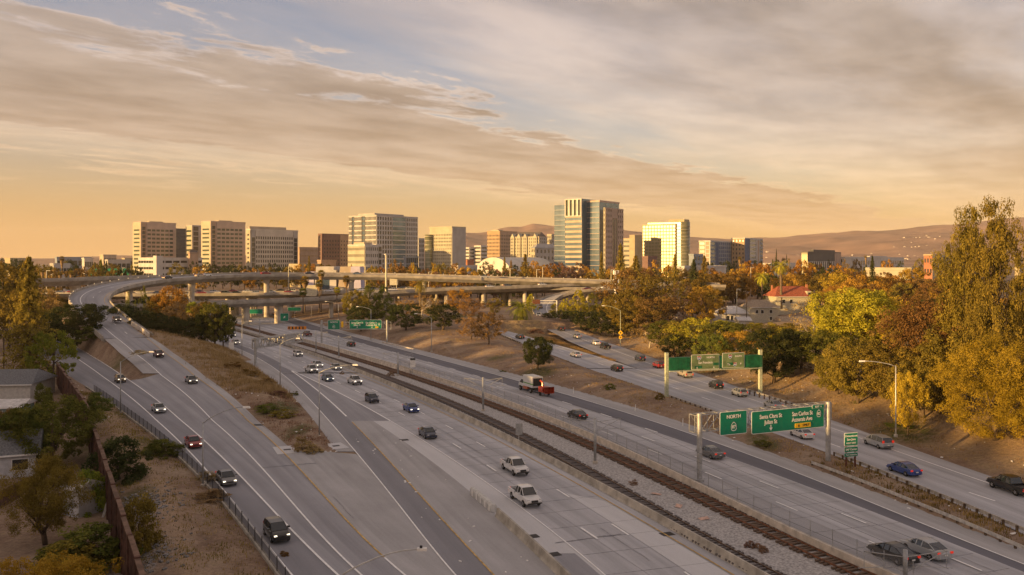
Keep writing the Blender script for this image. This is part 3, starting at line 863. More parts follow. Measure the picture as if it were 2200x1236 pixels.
    mb = MB(); sweep(mb, mn, [(-.3, 0), (.3, 0), (.15, .9), (-.15, .9)]); mb.obj('median_barrier', M['barrier'], t)
    # near connector viaduct
    nv = [(250,315,653),(395,335,650),(480,350,646),(601,368,643),(714,382,637.5),(840,395,624.5),(953,402,618),(1060,410,615.5),(1261,428,607),(1340,436,605)]
    pts = [(XD(px, D), D, zrow_(row, D)) for px, D, row in nv]
    nvp = path_spline(pts, 3, 12)
    t = bridge('connector_viaduct', 'low connector viaduct with fat round piers crossing right over the freeway lanes', nvp, 10, 1.9, road_m='asphalt_ramp')
    for px, r in ((533, 1.6), (601, 1.75), (714, .95), (840, .95), (953, 1.0), (1035, 1.0), (1126, 1.0)):
        i = int(np.argmin(abs(nvp[:, 0]/nvp[:, 1]*F+HX-px)))
        cyl_pier(t, nvp[i,0], nvp[i,1], -.5, nvp[i,2]-1.8, r, cap=False)
    # connector on the right climbing onto its own viaduct
    cp = [(1196,708,312),(1176,687,340),(1165,671,365),(1164,656,390),(1174,645,402),(1194,635,405),(1245,624,406),(1300,620.5,409),(1345,620,412),(1420,619,420)]
    pts = [(XD(px, D), D, ZD(row, D)) for px, row, D in cp]
    cv = path_spline(pts, 3, 10)
    t = bridge('ramp_viaduct', 'curving on-ramp viaduct behind the yellow poplars and the overhead sign', cv, 8.6, 1.7)
    mb = MB(); sweep(mb, cv, [(1.9, .05), (2.1, .05)], closed=False); mb.obj('edge_line', M['paint_white'], t)
    # filled embankment below the low part
    lowi = cv[:, 2] < 8.2; q = cv[lowi]
    mb = MB(); sweep(mb, q, [(-4.2, -.3), (4.2, -.3), (9, -8), (-9, -8)]); o = mb.obj('embankment', M['soil2'], None); tag(o, kind='structure')
    for k in (-14, -26, -38): cyl_pier(t, cv[k,0], cv[k,1], 0, cv[k,2]-1.6, .9, cap=False)
    return dict(va=va, mn=mn, nv=nvp, cv=cv)
M['soil2'] = mat('soil2', (.24, .165, .11), .95, var=.25, scale=.6, bump=.4)
def segs(pts, step, gap=0.0):
    """split a path in pieces of given length"""
    p, t, n, s = path_frames(pts); q = 0.0; out = []
    while q+1 < s[-1]:
        e = min(q+step-gap, s[-1]); ss = np.linspace(q, e, max(2, int((e-q)/2)+1))
        out.append(np.stack([np.interp(ss, s, p[:, i]) for i in range(3)], 1)); q += step
    return out
def barrier_run(name, label, pts, prof, step, m, gap=.04, cat='barrier'):
    t = empty(name, tuple(pts[0])); t.location = (0,0,0); tag(t, label, cat)
    for sg in segs(pts, step, gap):
        mb = MB(); sweep(mb, sg, prof); mb.obj('barrier_segment', M[m], t)
    return t
def build_barriers():
    barrier_run('concrete_barrier', 'long concrete barrier between the yellow edge line and the railway track', LN['yel'].pts(NEAR, 400, dx=1.75), jersey(.85, .65, .2), 6.1, 'barrier')
    # wall on the far side of the railway with fence on top
    w = LN['wall'].pts(NEAR, 300, dx=.2)
    t = barrier_run('railway_wall', 'weathered low concrete wall with wire fence between the railway and the far lanes', w, [(-.2, 0), (.2, 0), (.2, .95), (-.2, .95)], 6.1, 'barrier_new', .03, 'wall')
    ps = segs(LN['wall'].pts(NEAR, 215, dx=.2), 3.05)
    for i, sg in enumerate(ps):
        a = sg[0]
        MB().tube([(a[0], a[1], .9), (a[0], a[1], 2.55)], .035, 6).obj('fence_post', M['steel'], t)
        b = ps[i+1][0] if i+1 < len(ps) else sg[-1]
        mb = MB(); mb.add([(a[0], a[1], .95), (b[0], b[1], .95), (b[0], b[1], 2.5), (a[0], a[1], 2.5)], [(0,1,2,3)])
        mb.obj('chain_link_panel', M['chain'], t)
    # loose pale barrier blocks beside the far track
    q = LN['wall'].pts(262, 205, dx=-1.0)
    for i, sg in enumerate(segs(q, 6.4, .5)):
        mb = MB(); sweep(mb, sg, jersey(.85, .6, .18)); o = mb.obj('barrier_block', M['barrier_new'])
        tag(o, 'pale concrete barrier block in the row beside the rusty track', 'barrier', 'pale barrier blocks beside the rusty track')
    # median barrier at the gore of the exit ramp
    q = LN['strip'].pts(NEAR, 91.5, dx=-.05)
    barrier_run('concrete_barrier', 'short concrete barrier starting at the striped crash cushion', q, jersey(.95, .7, .2), 6.1, 'barrier')
    c = LN['strip'].pts(91.8, 99, 6, dx=-.05)
    t = empty('crash_cushion'); tag(t, 'grey steel crash cushion with white stripes at the barrier end', 'crash cushion')
    for i in range(5):
        mb = MB(); sweep(mb, c[i:i+2], [(-.33, .1), (.33, .1), (.33, .75), (.2, .95), (-.2, .95), (-.33, .75)]); mb.obj('panel', M['steel_pale'], t)
        a = c[i]; 
        mb = MB(); sweep(mb, np.array([a+(c[i+1]-a)*.25, a+(c[i+1]-a)*.55]), [(-.36, .12), (-.34, .12), (-.34, .8), (-.36, .8)]); mb.obj('white_stripe', M['white'], t)
    # low kerb wall and dark fence along the left ramp
    f = LN['fence'].pts(NEAR, 178)
    t = barrier_run('ramp_fence', 'dark metal fence on a low concrete kerb along the left ramp', f, [(-.18, -.1), (.18, -.1), (.18, .35), (-.18, .35)], 6.1, 'barrier', .02, 'fence')
    ps = segs(LN['fence'].pts(NEAR, 172), 3.0)
    for i, sg in enumerate(ps):
        a = sg[0]; z = a[2]
        MB().tube([(a[0], a[1], z+.3), (a[0], a[1], z+1.65)], .045, 6).obj('fence_post', M['fence_dark'], t)
        b = ps[i+1][0] if i+1 < len(ps) else sg[-1]
        mb = MB(); mb.add([(a[0], a[1], z+.35), (b[0], b[1], b[2]+.35), (b[0], b[1], b[2]+1.6), (a[0], a[1], z+1.6)], [(0,1,2,3)])
        mb.obj('mesh_panel', M['chain_dark'], t)
    # concrete barriers at both sides of the flyover approach
    q = np.array([P(320,723,6.5), P(306,712,7.3), P(292,703,8.1), P(283,697,8.6)])
    barrier_run('ramp_barrier', 'pale concrete barrier end where dry grass meets the flyover', path_spline(q, 2, 1), [(-.2, -.2), (.2, -.2), (.2, .95), (-.2, .95)], 30, 'barrier_new')
    q = np.array([P(219,722,6.2), P(207,708,7.1), P(195,700,7.8)])
    barrier_run('ramp_barrier', 'leaning concrete barrier end under the dark round tree', path_spline(q, 2, 1), [(-.2, -.2), (.2, -.2), (.2, .9), (-.2, .9)], 30, 'barrier_new')
    q = np.array([P(175,741,2.4), P(150,724,2.6), P(120,708,2.9), P(95,698,3.1)])
    barrier_run('ramp_barrier', 'concrete wall along the left exit ramp behind the bright green tree', path_spline(q, 2, 1), [(-.25, -.5), (.25, -.5), (.25, 1.5), (-.25, 1.5)], 40, 'barrier_new')
    # guard rails
    def guard(pts, label, wood=True, face=1):
        t = empty('guard_rail'); tag(t, label, 'guard rail')
        mb = MB(); sweep(mb, pts, [(-.06, .40), (-.11, .47), (-.06, .57), (-.11, .67), (-.06, .76), (.0, .76), (0, .40)])
        mb.obj('beam', M['guard'], t)
        for sg in segs(pts, 1.95):
            a = sg[0]
            MB().box(-.1, .1, -.1, .1, -.4, .72).obj('post', M['wood_post'], t, loc=(a[0]+.16*face, a[1]+.06, a[2]))
        return t
    q = np.array([P(1743,1003), P(1800,1024), P(1868,1050), P(1980,1096), P(2100,1146), P(2210,1195), P(2300,1238)])
    guard(path_spline(q, 2, 3), 'long steel guard rail on the near side of the narrow dirt strip', face=1)
    q = np.array([P(1795,983), P(1850,1004), P(1960,1050), P(2080,1098), P(2200,1150), P(2300,1194)])
    guard(path_spline(q, 2, 3), 'steel guard rail on short wooden posts behind the long guard rail', face=-1)
    q = np.array([P(1435,856), P(1480,872), P(1540,893)])
    guard(path_spline(q, 2, 2), 'row of dark guard rail posts beside the faded green sign gantry', face=-1)
    q = np.array([P(1603,843,.3), P(1650,858,.3), P(1700,873,.3), P(1742,888,.3)])
    guard(path_spline(q, 2, 2), 'steel guard rail at the foot of the sunlit bank behind the silver cars', face=-1)
    q = np.array([P(822,737), P(850,743), P(890,752)])
    barrier_run('kerb', 'pale concrete kerb below the far green sign post', path_spline(q, 2, 1), [(-.25, 0), (.25, 0), (.25, .4), (-.25, .4)], 6, 'barrier_new', cat='kerb')
    q = np.array([P(1073,722,1.5), P(1096,731,1.2), P(1120,741,.9)])
    guard(path_spline(q, 2, 1), 'short guard rail behind the white-trunked tree', face=-1)
    q = np.array([P(1180,672,5), P(1186,683,3.9), P(1197,693,3.2), P(1217,705,2.2)])
    barrier_run('ramp_barrier', 'curved concrete barrier on the outer side of the right connector', path_spline(q, 2, 2), [(-.2, -.4), (.2, -.4), (.2, .9), (-.2, .9)], 60, 'barrier_new')
def build_track(ln, rail_m, tie_m, label):
    t = empty('railway_track'); tag(t, label, 'railway track')
    c = LN[ln].pts(NEAR, FAR-6)
    for sg in (-.75, .75):
        mb = MB(); sweep(mb, c, [(sg-.06, .2), (sg+.06, .2), (sg+.04, .36), (sg-.04, .36)]); mb.obj('rail', M[rail_m], t)
    p, tt, n, s = path_frames(resample(c, .5))
    me = MB().box(-1.3, 1.3, -.12, .12, .04, .21).mesh('tie', M[tie_m])
    idx = [int(np.argmin(abs(s-q))) for q in np.arange(.5, s[-1], .68)]
    for i in idx[:300]:
        rz = math.atan2(tt[i,1], tt[i,0])-math.pi/2
        mesh_obj('tie', me, t, loc=(p[i,0], p[i,1], Z0-.02), rz=rz)
    mb = MB()
    for i in idx[300:]:
        a = Vector((n[i,0], n[i,1], 0)); d = Vector((tt[i,0], tt[i,1], 0))
        mb.obox((p[i,0], p[i,1], Z0+.1), (1.3, .12, .085), (a, d, Vector((0,0,1))))
    o = mb.obj('far_ties', M[tie_m], t); o['kind'] = 'stuff'
PATHS = build_bridges()
build_barriers()
build_track('t1', 'rail', 'tie', 'dark railway track running beside the concrete barrier')
build_track('t2', 'rail_rust', 'tie_rust', 'rusty brown railway track running beside the fenced wall')
# ---------------------------------------------------------------- skyline
def glass_mat(name, col, rough=.12, spec=.9, metal=0.0):
    m = mat(name, col, rough, metal, var=.15, scale=.12, spec=spec); return m
M['glass'] = glass_mat('glass', (.035, .042, .045))
M['glass_green'] = glass_mat('glass_green', (.05, .075, .06), .1)
M['glass_blue'] = glass_mat('glass_blue', (.13, .20, .29), .08, 1.0, .6)
M['glass_gold'] = glass_mat('glass_gold', (.21, .205, .105), .3, .8, .2)
for nm, c in dict(tan=(.46,.38,.29), pink=(.47,.37,.31), pale=(.56,.52,.46), cream=(.42,.39,.30), white=(.52,.50,.48), brownred=(.20,.125,.115), brown=(.42,.30,.22), orange=(.40,.28,.175),
                 grey=(.40,.385,.375), dark=(.10,.10,.105), roofdark=(.12,.105,.10), granite=(.42,.33,.28), blue=(.10,.14,.24), bluegrey=(.26,.30,.36), lilac=(.52,.50,.66), beige=(.40,.34,.23), redbrick=(.40,.17,.10), tent=(.60,.57,.52), teal=(.26,.34,.32)).items():
    M['w_'+nm] = mat('wall_'+nm, c, .85, var=.07, scale=.15)
BETA = 36.0
class Face:
    """facade coordinates on a tower: s along, z up, o outwards"""
    def __init__(s, side): s.side = side
    def box(s, mb, a, b, z0, z1, o0, o1):
        if s.side == 'L': mb.box(-o1, -o0, a, b, z0, z1)
        else: mb.box(a, b, -o1, -o0, z0, z1)
    def pane(s, w, h):
        mb = MB()
        if s.side == 'L': mb.box(-.12, .05, 0, w, 0, h)
        else: mb.box(0, w, -.12, .05, 0, h)
        return mb
    def loc(s, a, z): return (0, a, z) if s.side == 'L' else (a, 0, z)
def facade(t, side, width, z0, z1, floors, bays, wall, glass, fw=.6, fh=.55, depth=.5, top=0.0, s0=0.0, budget=None, name='window'):
    """relief grid of piers and spandrels with one pane per bay; returns panes used"""
    if floors < 1 or bays < 1: return 0
    f = Face(side); zt = z1-top; fh_ = (zt-z0)/floors; bw = width/bays
    mb = MB()
    for k in range(floors+1):
        a = z0 if k == 0 else z0+k*fh_-(1-fh)*fh_*.5
        b = z0+k*fh_+(1-fh)*fh_*.5 if k < floors else z1
        f.box(mb, s0, s0+width, a, b, .02, depth)
    for k in range(bays+1):
        a = max(s0, s0+k*bw-(1-fw)*bw*.5); b = min(s0+width, s0+k*bw+(1-fw)*bw*.5)
        if b-a > .01: f.box(mb, a, b, z0, z1, .015, depth-.03)
    mb.obj('facade_frame', M[wall], t)
    me = f.pane(bw*fw, fh_*fh).mesh(name, M[glass])
    n = 0; rest = MB()
    for k in range(floors):
        for j in range(bays):
            a = s0+j*bw+(1-fw)*bw*.5; z = z0+k*fh_+(1-fh)*fh_*.5
            if budget is None or budget[0] > 0:
                mesh_obj(name, me, t, loc=f.loc(a, z)); n += 1
                if budget is not None: budget[0] -= 1
            else:
                f.box(rest, a, a+bw*fw, z, z+fh_*fh, -.05, .12)
    if rest.v:
        o = rest.obj('far_windows', M[glass], t); o['kind'] = 'stuff'
    return n
def tower(name, label, pxl, pxc, pxr, top, D, wall, L=None, Rr=None, base=2.0, beta=BETA, cat='building', parent=None, zt=None, roof=None, parapet=1.2):
    """two-faced tower seen on its near corner. L / Rr = dict for facade()"""
    b = R(beta); xc = XD(pxc, D); al = (pxl-HX)/F; ar = (pxr-HX)/F
    wL = (xc-al*D)/(math.cos(b)+al*math.sin(b)); wR = (ar*D-xc)/(math.sin(b)-ar*math.cos(b))
    wL = max(wL, 3.0); wR = max(wR, 3.0)
    z1 = ZD(top, D) if zt is None else zt
    if parent is None:
        t = empty(name, (xc, D, base), math.pi/2-b); tag(t, label, cat)
        t['dims'] = (wR, wL, z1-base)
    else: t = parent
    h = z1-base
    mb = MB().box(0, wR, 0, wL, -3, h); mb.obj('wall', M[wall], t)
    mb = MB()
    for q in ((-.4, wR+.4, -.4, 0), (-.4, wR+.4, wL, wL+.4), (-.4, 0, 0, wL), (wR, wR+.4, 0, wL)): mb.box(*q, h-.4, h+parapet)
    mb.obj('parapet', M[roof or wall], t)
    bud = [290]
    for side, d, w in (('L', L, wL), ('R', Rr, wR)):
        for q in (d if isinstance(d, list) else [d] if d else []):
            q = dict(q); a = q.pop('a', 0.0)*w; e = q.pop('b', 1.0)*w
            lo = q.pop('z0', 0.0)*h; hi = q.pop('z1', 1.0)*h
            q.setdefault('wall', wall); q.setdefault('glass', 'glass')
            facade(t, side, e-a, lo, hi, s0=a, budget=bud, **q)
    return t, wR, wL, h
def annex(t, name, x0, x1, y0, y1, z0, z1, m):
    return MB().box(x0, x1, y0, y1, z0, z1).obj(name, M[m], t)
def G(floors, bays, **k): return dict(floors=floors, bays=bays, **k)
def build_skyline():
    # curved twin office towers on the left
    for nm, (l, c, r_, top, D) in (('a', (286, 303, 378, 479, 1000)), ('b', (433, 453, 527, 477, 980))):
        t, wR, wL, h = tower('office_tower', 'tan office tower with stepped window columns %s' % ('standing on its white parking garage' if nm == 'a' else 'beside the narrow lit slab, wider of the twins'), l, c, r_, top, D, 'w_pink',
            L=G(13, 1, fw=.72, fh=.42, top=6, wall='w_cream', glass='glass_green'), Rr=[G(13, 6, fw=.8, fh=.5, top=6, a=.16, b=.92, glass='glass_green'), G(13, 1, fw=.8, fh=.8, a=.02, b=.13, top=4, wall='w_brown', glass='glass')])
        annex(t, 'corner_pier', -.9, .9, -.9, wR*.02, 0, h+.6, 'w_tan'); annex(t, 'roof_plant', wR*.3, wR*.7, wL*.3, wL*.8, h, h+2.5, 'w_tan')
    t, wR, wL, h = tower('office_tower', 'narrow lit slab with a dark glass column between the twin tan towers', 400, 413, 440, 486, 1020, 'w_grey', L=G(11, 1, fw=.8, fh=.4, top=3, wall='w_cream', glass='glass_green'), Rr=G(11, 1, fw=.75, fh=.85, glass='glass', b=.55))
    tower('office_tower', 'dark patterned block with a red zigzag between the tan towers', 376, 378, 402, 493, 1080, 'w_dark', Rr=G(14, 14, fw=.35, fh=.7, wall='w_dark', glass='w_grey'))
    t, wR, wL, h = tower('parking_garage', 'white parking garage with long dark slots below the tan tower', 298, 337, 434, 556, 885, 'w_white', L=G(4, 7, fw=.94, fh=.38, wall='w_white', glass='slot_shade'), Rr=G(4, 6, fw=.86, fh=.36, glass='slot_shade'))  # slots are solid panes coloured as the shade inside
    annex(t, 'stair_tower', -1.2, 6, -1.2, 5, 0, h+3, 'w_white')
    t, wR, wL, h = tower('rooftop_house', 'small brown gabled house top above the parking garage', 404, 408, 426, 545, 905, 'w_brown')
    gable(t, -.5, wR+.5, -.5, wL+.5, h, 4.5, 'w_roofdark')
    # stepped grid block
    t, wR, wL, h = tower('office_block', 'pale stepped office block with a square window grid and glass corner', 530, 538, 640, 494, 960, 'w_pale', L=G(11, 1, fw=.5, fh=.4, wall='w_cream', top=3), Rr=[G(10, 17, fw=.62, fh=.6, a=.10, b=.89, top=6), G(10, 1, fw=.8, fh=.9, a=.9, b=.99, top=8, wall='w_grey'), G(9, 1, fw=.9, fh=.88, a=.02, b=.09, top=8, wall='w_grey')])
    annex(t, 'penthouse', 1, wR*.78, 3, wL-2, h, h+4.2, 'w_tan')
    tower('office_block', 'low brown block with rooftop dishes beside the dark red hotel', 640, 643, 690, 533, 1080, 'w_brown', Rr=G(6, 3, fw=.9, fh=.3, glass='w_orange'))
    t, wR, wL, h = tower('hotel_tower', 'dark red-brown hotel block with small square windows', 684, 692, 748, 504, 1000, 'w_brownred', L=G(11, 1, fw=.3, fh=.85), Rr=[G(11, 6, fw=.5, fh=.45, a=.04, b=.66, top=5), G(11, 3, fw=.4, fh=.4, a=.68, b=1, top=5, wall='w_brown')])
    tower('low_building', 'flat windowless beige hall in front of the red-brown hotel', 682, 690, 722, 561, 860, 'w_brown')
    tower('low_building', 'flat beige building behind the orange trees near the stepped block', 622, 645, 690, 570, 760, 'w_beige')
    # white grid tower with slanted recess
    t, wR, wL, h = tower('office_tower', 'white-framed office tower with slanted blue glass recess and balconies', 750, 809, 897, 464, 950, 'w_grey',
        L=[G(14, 9, fw=.7, fh=.76, b=.40, wall='w_white'), G(14, 1, fw=.9, fh=.7, a=.41, b=.52, wall='w_dark', glass='glass_blue'), G(14, 8, fw=.7, fh=.76, a=.53, b=.80, wall='w_white'), G(14, 1, fw=.9, fh=.7, a=.81, b=.88, wall='w_dark', glass='glass_blue'), G(14, 4, fw=.7, fh=.76, a=.89, b=1, wall='w_white')],
        Rr=[G(14, 6, fw=.62, fh=.72, b=.36, wall='w_white'), G(14, 1, fw=.97, fh=.78, a=.37, b=.70, wall='w_pale', glass='glass_blue', depth=.3), G(14, 6, fw=.6, fh=.7, a=.71, wall='w_white')])
    annex(t, 'penthouse', wR*.02, wR*.72, wL*.1, wL*.7, h, h+3.2, 'w_grey')
    t, wR, wL, h = tower('office_block', 'white six-storey block with small black windows before the white-framed tower', 748, 784, 820, 528, 850, 'w_white', L=G(6, 16, fw=.5, fh=.42, wall='w_cream'), Rr=[G(6, 7, fw=.55, fh=.5, b=.78), G(6, 1, fw=.95, fh=.7, a=.8, b=.98, wall='w_grey')])
    annex(t, 'roof_box', 3, wR*.6, 4, wL*.8, h, h+3.4, 'w_tan')
    text_on(t, 'EY', 'sign_letters', (wR*.38, -.62, h+.7), 3.0, M['white'], rot=(math.pi/2, 0, 0))
    tower('office_block', 'slim grid block squeezed beside the cream tower', 897, 899, 911, 514, 1050, 'w_grey', Rr=G(9, 4, fw=.6, fh=.6))
    # cream tower with round glass stair
    t, wR, wL, h = tower('office_tower', 'cream tower with tiny windows and a round glass stair', 923, 971, 1000, 489, 900, 'w_cream', L=[G(4, 14, fw=.45, fh=.5, z0=.66, z1=.90), G(11, 12, fw=.5, fh=.28, z1=.65)], Rr=G(11, 1, a=.42, b=.56, fw=.8, fh=.6, wall='w_grey'))
    for q in t.children:
        pass
    MB().box(0.02, wR-.02, -.55, -.1, 0, h).obj('shaded_panel', M['w_grey'], t)  # grey sheet puts the shade of this side into the wall colour
    mb = MB(); mb.lathe([(4.2, -2), (4.2, h*.88)], 16, (-2.5, wL-1, 0)); mb.obj('glass_stair', M['glass_gold'], t, smooth=True)
    for k in range(12): MB().lathe([(4.4, 0), (4.4, .7)], 16, (-2.5, wL-1, k*h*.88/11.5)).obj('stair_ring', M['w_cream'], t)
    for l, c, r_, top in ((998, 1008, 1019, 533), (1019, 1033, 1047, 529)):
        tower('office_block', 'distant white block with dark window bands under the bare hill, %s' % ('the wider one' if l > 1010 else 'the narrow one'), l, c, r_, top, 1450, 'w_white', L=G(8, 1, fw=.95, fh=.45), Rr=G(8, 1, fw=.95, fh=.45))
    t, wR, wL, h = tower('office_tower', 'orange-brown tower with a regular grid of square windows', 1047, 1074, 1111, 498, 1250, 'w_orange', L=G(12, 9, fw=.5, fh=.5, top=3), Rr=G(12, 10, fw=.5, fh=.5, top=3, wall='w_brown'))
    annex(t, 'roof_plant', 2, wR*.3, 4, wL*.8, h, h+3, 'w_cream')
    # gabled hotel
    t, wR, wL, h = tower('gabled_hotel', 'cream hotel with pointed gables and a dark steep roof', 1101, 1158, 1176, 510, 1180, 'w_tan', L=G(13, 13, fw=.4, fh=.5, wall='w_cream'), Rr=G(13, 4, fw=.45, fh=.5, wall='w_grey'))
    gable(t, 0, wR, 0, wL, h, 8, 'w_roofdark', axis='y')
    for a in (.05, .42, .66, .9):
        mb = MB(); y0 = wL*a; y1 = y0+wL*.14
        mb.add([(-2.4, y0, -1), (-2.4, y1, -1), (4, y1, -1), (4, y0, -1), (-2.4, y0, h), (-2.4, y1, h), (4, y1, h), (4, y0, h), (-2.4, (y0+y1)/2, h+5.5), (6, (y0+y1)/2, h+5.5)],
               [(1,0,4,8,5), (0,3,7,4), (2,1,5,6), (4,7,9,8), (8,9,6,5)]); mb.obj('gable_bay', M['w_cream'], t)
        for k in range(13):
            for q in (.25, .65): MB().box(-2.6, -2.3, 0, wL*.025, 0, 2.2).obj('window', M['glass'], t, loc=(0, y0+wL*.14*q, h*k/13+1))
    tower('office_block', 'bright slim block wedged beside the blue glass tower', 1176, 1185, 1196, 505, 1150, 'w_cream', L=G(10, 4, fw=.5, fh=.5), Rr=G(10, 3, fw=.6, fh=.6, wall='w_grey'))
    t, wR, wL, h = tower('hotel_block', 'grey hotel wing with hipped roof beside the white tent', 1142, 1150, 1198, 533, 1000, 'w_bluegrey', L=G(6, 2, fw=.5, fh=.5, wall='w_cream'), Rr=G(5, 6, fw=.4, fh=.5, wall='w_grey'))
    gable(t, -1, wR+1, -1, wL+1, h, 5, 'w_grey')
    # white tent hall
    D = 760; b = R(BETA); xc = XD(1105, D); al = (1014-HX)/F; wL = (xc-al*D)/(math.cos(b)+al*math.sin(b))
    t = empty('tent_hall', (xc, D, 1.5), math.pi/2-b); tag(t, 'great white barrel-roofed tent hall with a lit rounded end', 'building')
    ar = (1200-HX)/F; Ln = (ar*D-xc)/(math.sin(b)-ar*math.cos(b)); hh = ZD(553, D)-1.5
    def arch(x, n=22): return [(x, wL/2-wL/2*math.cos(k*math.pi/n), hh*math.sin(k*math.pi/n)**.8) for k in range(n+1)]
    mb = MB(); v = arch(0)+arch(Ln); n = 23
    mb.add(v, [(i, i+1, i+1+n, i+n) for i in range(n-1)]); mb.obj('roof', M['w_tent'], t, smooth=True)
    mb = MB(); mb.add(arch(-.05), [tuple(range(23))]); mb.obj('end_wall', M['w_tent'], t)
    mb = MB(); mb.add([(-.2, wL*.5-1+1.2*math.cos(k*.52), hh*.82+1.6*math.sin(k*.52)) for k in range(12)], [tuple(range(12))]); mb.obj('round_vent', M['w_grey'], t)
    # tall blue glass tower
    D = 800
    t, wR, wL, h = tower('glass_tower', 'tallest blue glass tower with banded front, bright crown columns and granite wing', 1252, 1288, 1330, 433, D, 'glass_blue', L=G(16, 1, fw=.995, fh=.93, wall='w_pink', glass='glass_blue', depth=.25), Rr=G(16, 1, fw=.99, fh=.95, wall='w_blue', glass='glass_blue', b=.35, depth=.2), roof='w_pink')
    def sub(pxl, pxc, pxr, top, D2, wall, L=None, Rr=None):
        """further wing of the same tower, placed in the tower's own frame"""
        bb = R(BETA); xc = XD(pxc, D2); o = Vector((xc-t.location.x, D2-t.location.y, 0)); o.rotate(Matrix.Rotation(-(math.pi/2-bb), 3, 'Z'))
        al = (pxl-HX)/F; ar = (pxr-HX)/F
        wl = (xc-al*D2)/(math.cos(bb)+al*math.sin(bb)); wr = (ar*D2-xc)/(math.sin(bb)-ar*math.cos(bb)); hh = ZD(top, D2)-2
        w = MB().box(0, wr, 0, wl, -3, hh).obj('wing', M[wall], t, loc=o)
        for side, d, wd in (('L', L, wl), ('R', Rr, wr)):
            for q in (d if isinstance(d, list) else [d] if d else []):
                q = dict(q); a = q.pop('a', 0.0)*wd; e = q.pop('b', 1.0)*wd; lo = q.pop('z0', 0.0)*hh; hi = q.pop('z1', 1.0)*hh
                q.setdefault('wall', wall); q.setdefault('glass', 'glass'); facade(w, side, e-a, lo, hi, s0=a, **q)
        return w, wr, wl, hh
    sub(1191, 1215, 1262, 440, 815, 'glass_blue', L=G(16, 1, fw=.99, fh=.93, wall='w_grey', glass='glass_blue', depth=.2))
    w, wr, wl, hh = sub(1215, 1250.5, 1282, 427, 801, 'glass_blue', L=[G(14, 1, fw=.99, fh=.58, z1=.80, wall='w_tan', glass='glass_blue'), G(1, 4, fw=.62, fh=.9, z0=.80, wall='w_tent', glass='glass_green', depth=1.4)], Rr=G(1, 1, fw=.9, fh=.9, z0=.8, glass='glass_blue'))
    sub(1297, 1300.5, 1338.5, 446, 786, 'w_granite', L=G(16, 1, fw=.5, fh=.6, wall='w_cream'), Rr=[G(15, 3, fw=.45, fh=.5, b=.36), G(1, 2, fw=.75, fh=.94, a=.37, b=.66, z1=.9), G(15, 3, fw=.45, fh=.5, a=.67)])
    # further right
    t, wR, wL, h = tower('office_block', 'beige block with ribbon windows between the blue tower and the gold glass tower', 1340, 1363, 1379, 514, 1000, 'w_beige', L=G(9, 1, fw=.95, fh=.42, wall='w_cream'), Rr=G(8, 1, fw=.4, fh=.7))
    annex(t, 'lift_tower', -1, wR*.9, -1, 6, 0, h+5, 'w_beige')
    t, wR, wL, h = tower('gold_glass_tower', 'golden green glass apartment tower with a rounded balcony corner', 1380, 1451, 1458, 483, 1010, 'w_cream', L=[G(17, 11, fw=.84, fh=.70, b=.99, glass='glass_gold', wall='w_beige')], Rr=G(17, 1, fw=.5, fh=.6))
    mb = MB(); mb.box(2, 16, -6, wL*.86, 0, h+3); mb.obj('upper_block', M['glass_gold'], t)
    rr = 9.0; cx0, cy0 = 11, -3.5
    mb = MB(); mb.lathe([(rr, -2), (rr, h+3.6)], 28, (cx0, cy0, 0)); mb.obj('rounded_corner', M['glass_gold'], t, smooth=True)
    for k in range(17):
        MB().lathe([(rr+.35, 0), (rr+.35, .55)], 28, (cx0, cy0, k*(h+2)/17)).obj('floor_band', M['w_cream'], t)
        MB().box(cx0+rr*.5, cx0+rr+3.2, cy0-4, cy0+5, 0, .5).obj('balcony', M['w_grey'], t, loc=(0, 0, k*(h+2)/17))
    MB().box(cx0-4, cx0+10, -8, 12, h+3.6, h+6.5).obj('penthouse', M['w_beige'], t)
    # blue and white flats
    t, wR, wL, h = tower('apartment_block', 'white and navy apartment block with a patchwork facade', 1502, 1526, 1581, 519, 1000, 'w_white', L=[G(10, 1, fw=.6, fh=.8, b=.45, glass='w_brown'), G(10, 1, fw=.9, fh=.6, a=.48, wall='w_cream', glass='glass')], Rr=[G(10, 1, fw=.9, fh=.6, b=.18, wall='w_bluegrey', glass='glass_blue'), G(10, 1, fw=.9, fh=.94, a=.18, b=.3, wall='w_blue', glass='w_blue'), G(10, 8, fw=.7, fh=.7, a=.3, b=.93, wall='w_bluegrey', glass='w_blue'), G(10, 1, fw=.9, fh=.9, a=.93, wall='w_blue', glass='w_blue')])
    t, wR, wL, h = tower('apartment_block', 'navy and orange apartment block with white balcony column', 1572, 1600, 1638, 513, 1040, 'w_white', L=[G(10, 4, fw=.4, fh=.5, b=.99, wall='w_orange')], Rr=[G(1, 1, fw=.98, fh=.98, b=.25, wall='w_blue', glass='w_blue'), G(10, 1, fw=.9, fh=.55, a=.27, b=.62, wall='w_white', glass='glass_blue'), G(1, 1, fw=.5, fh=.95, a=.66, b=.84, glass='w_brown'), G(10, 1, fw=.8, fh=.5, a=.86, wall='w_bluegrey')])
    t, wR, wL, h = tower('civic_building', 'dark-topped civic building with tall white fins', 1722, 1735, 1806, 543, 900, 'w_dark', L=G(1, 6, fw=.6, fh=.9, wall='w_beige', glass='glass_gold'), Rr=[G(1, 13, fw=.55, fh=.98, z1=.72, b=.78, wall='w_white', glass='slot_shade'), G(1, 3, fw=.9, fh=.9, a=.8, wall='w_granite', glass='w_granite')])
    annex(t, 'roof_plant', wR*.2, wR*.85, wL*.2, wL*.8, h, h+3.4, 'w_dark')
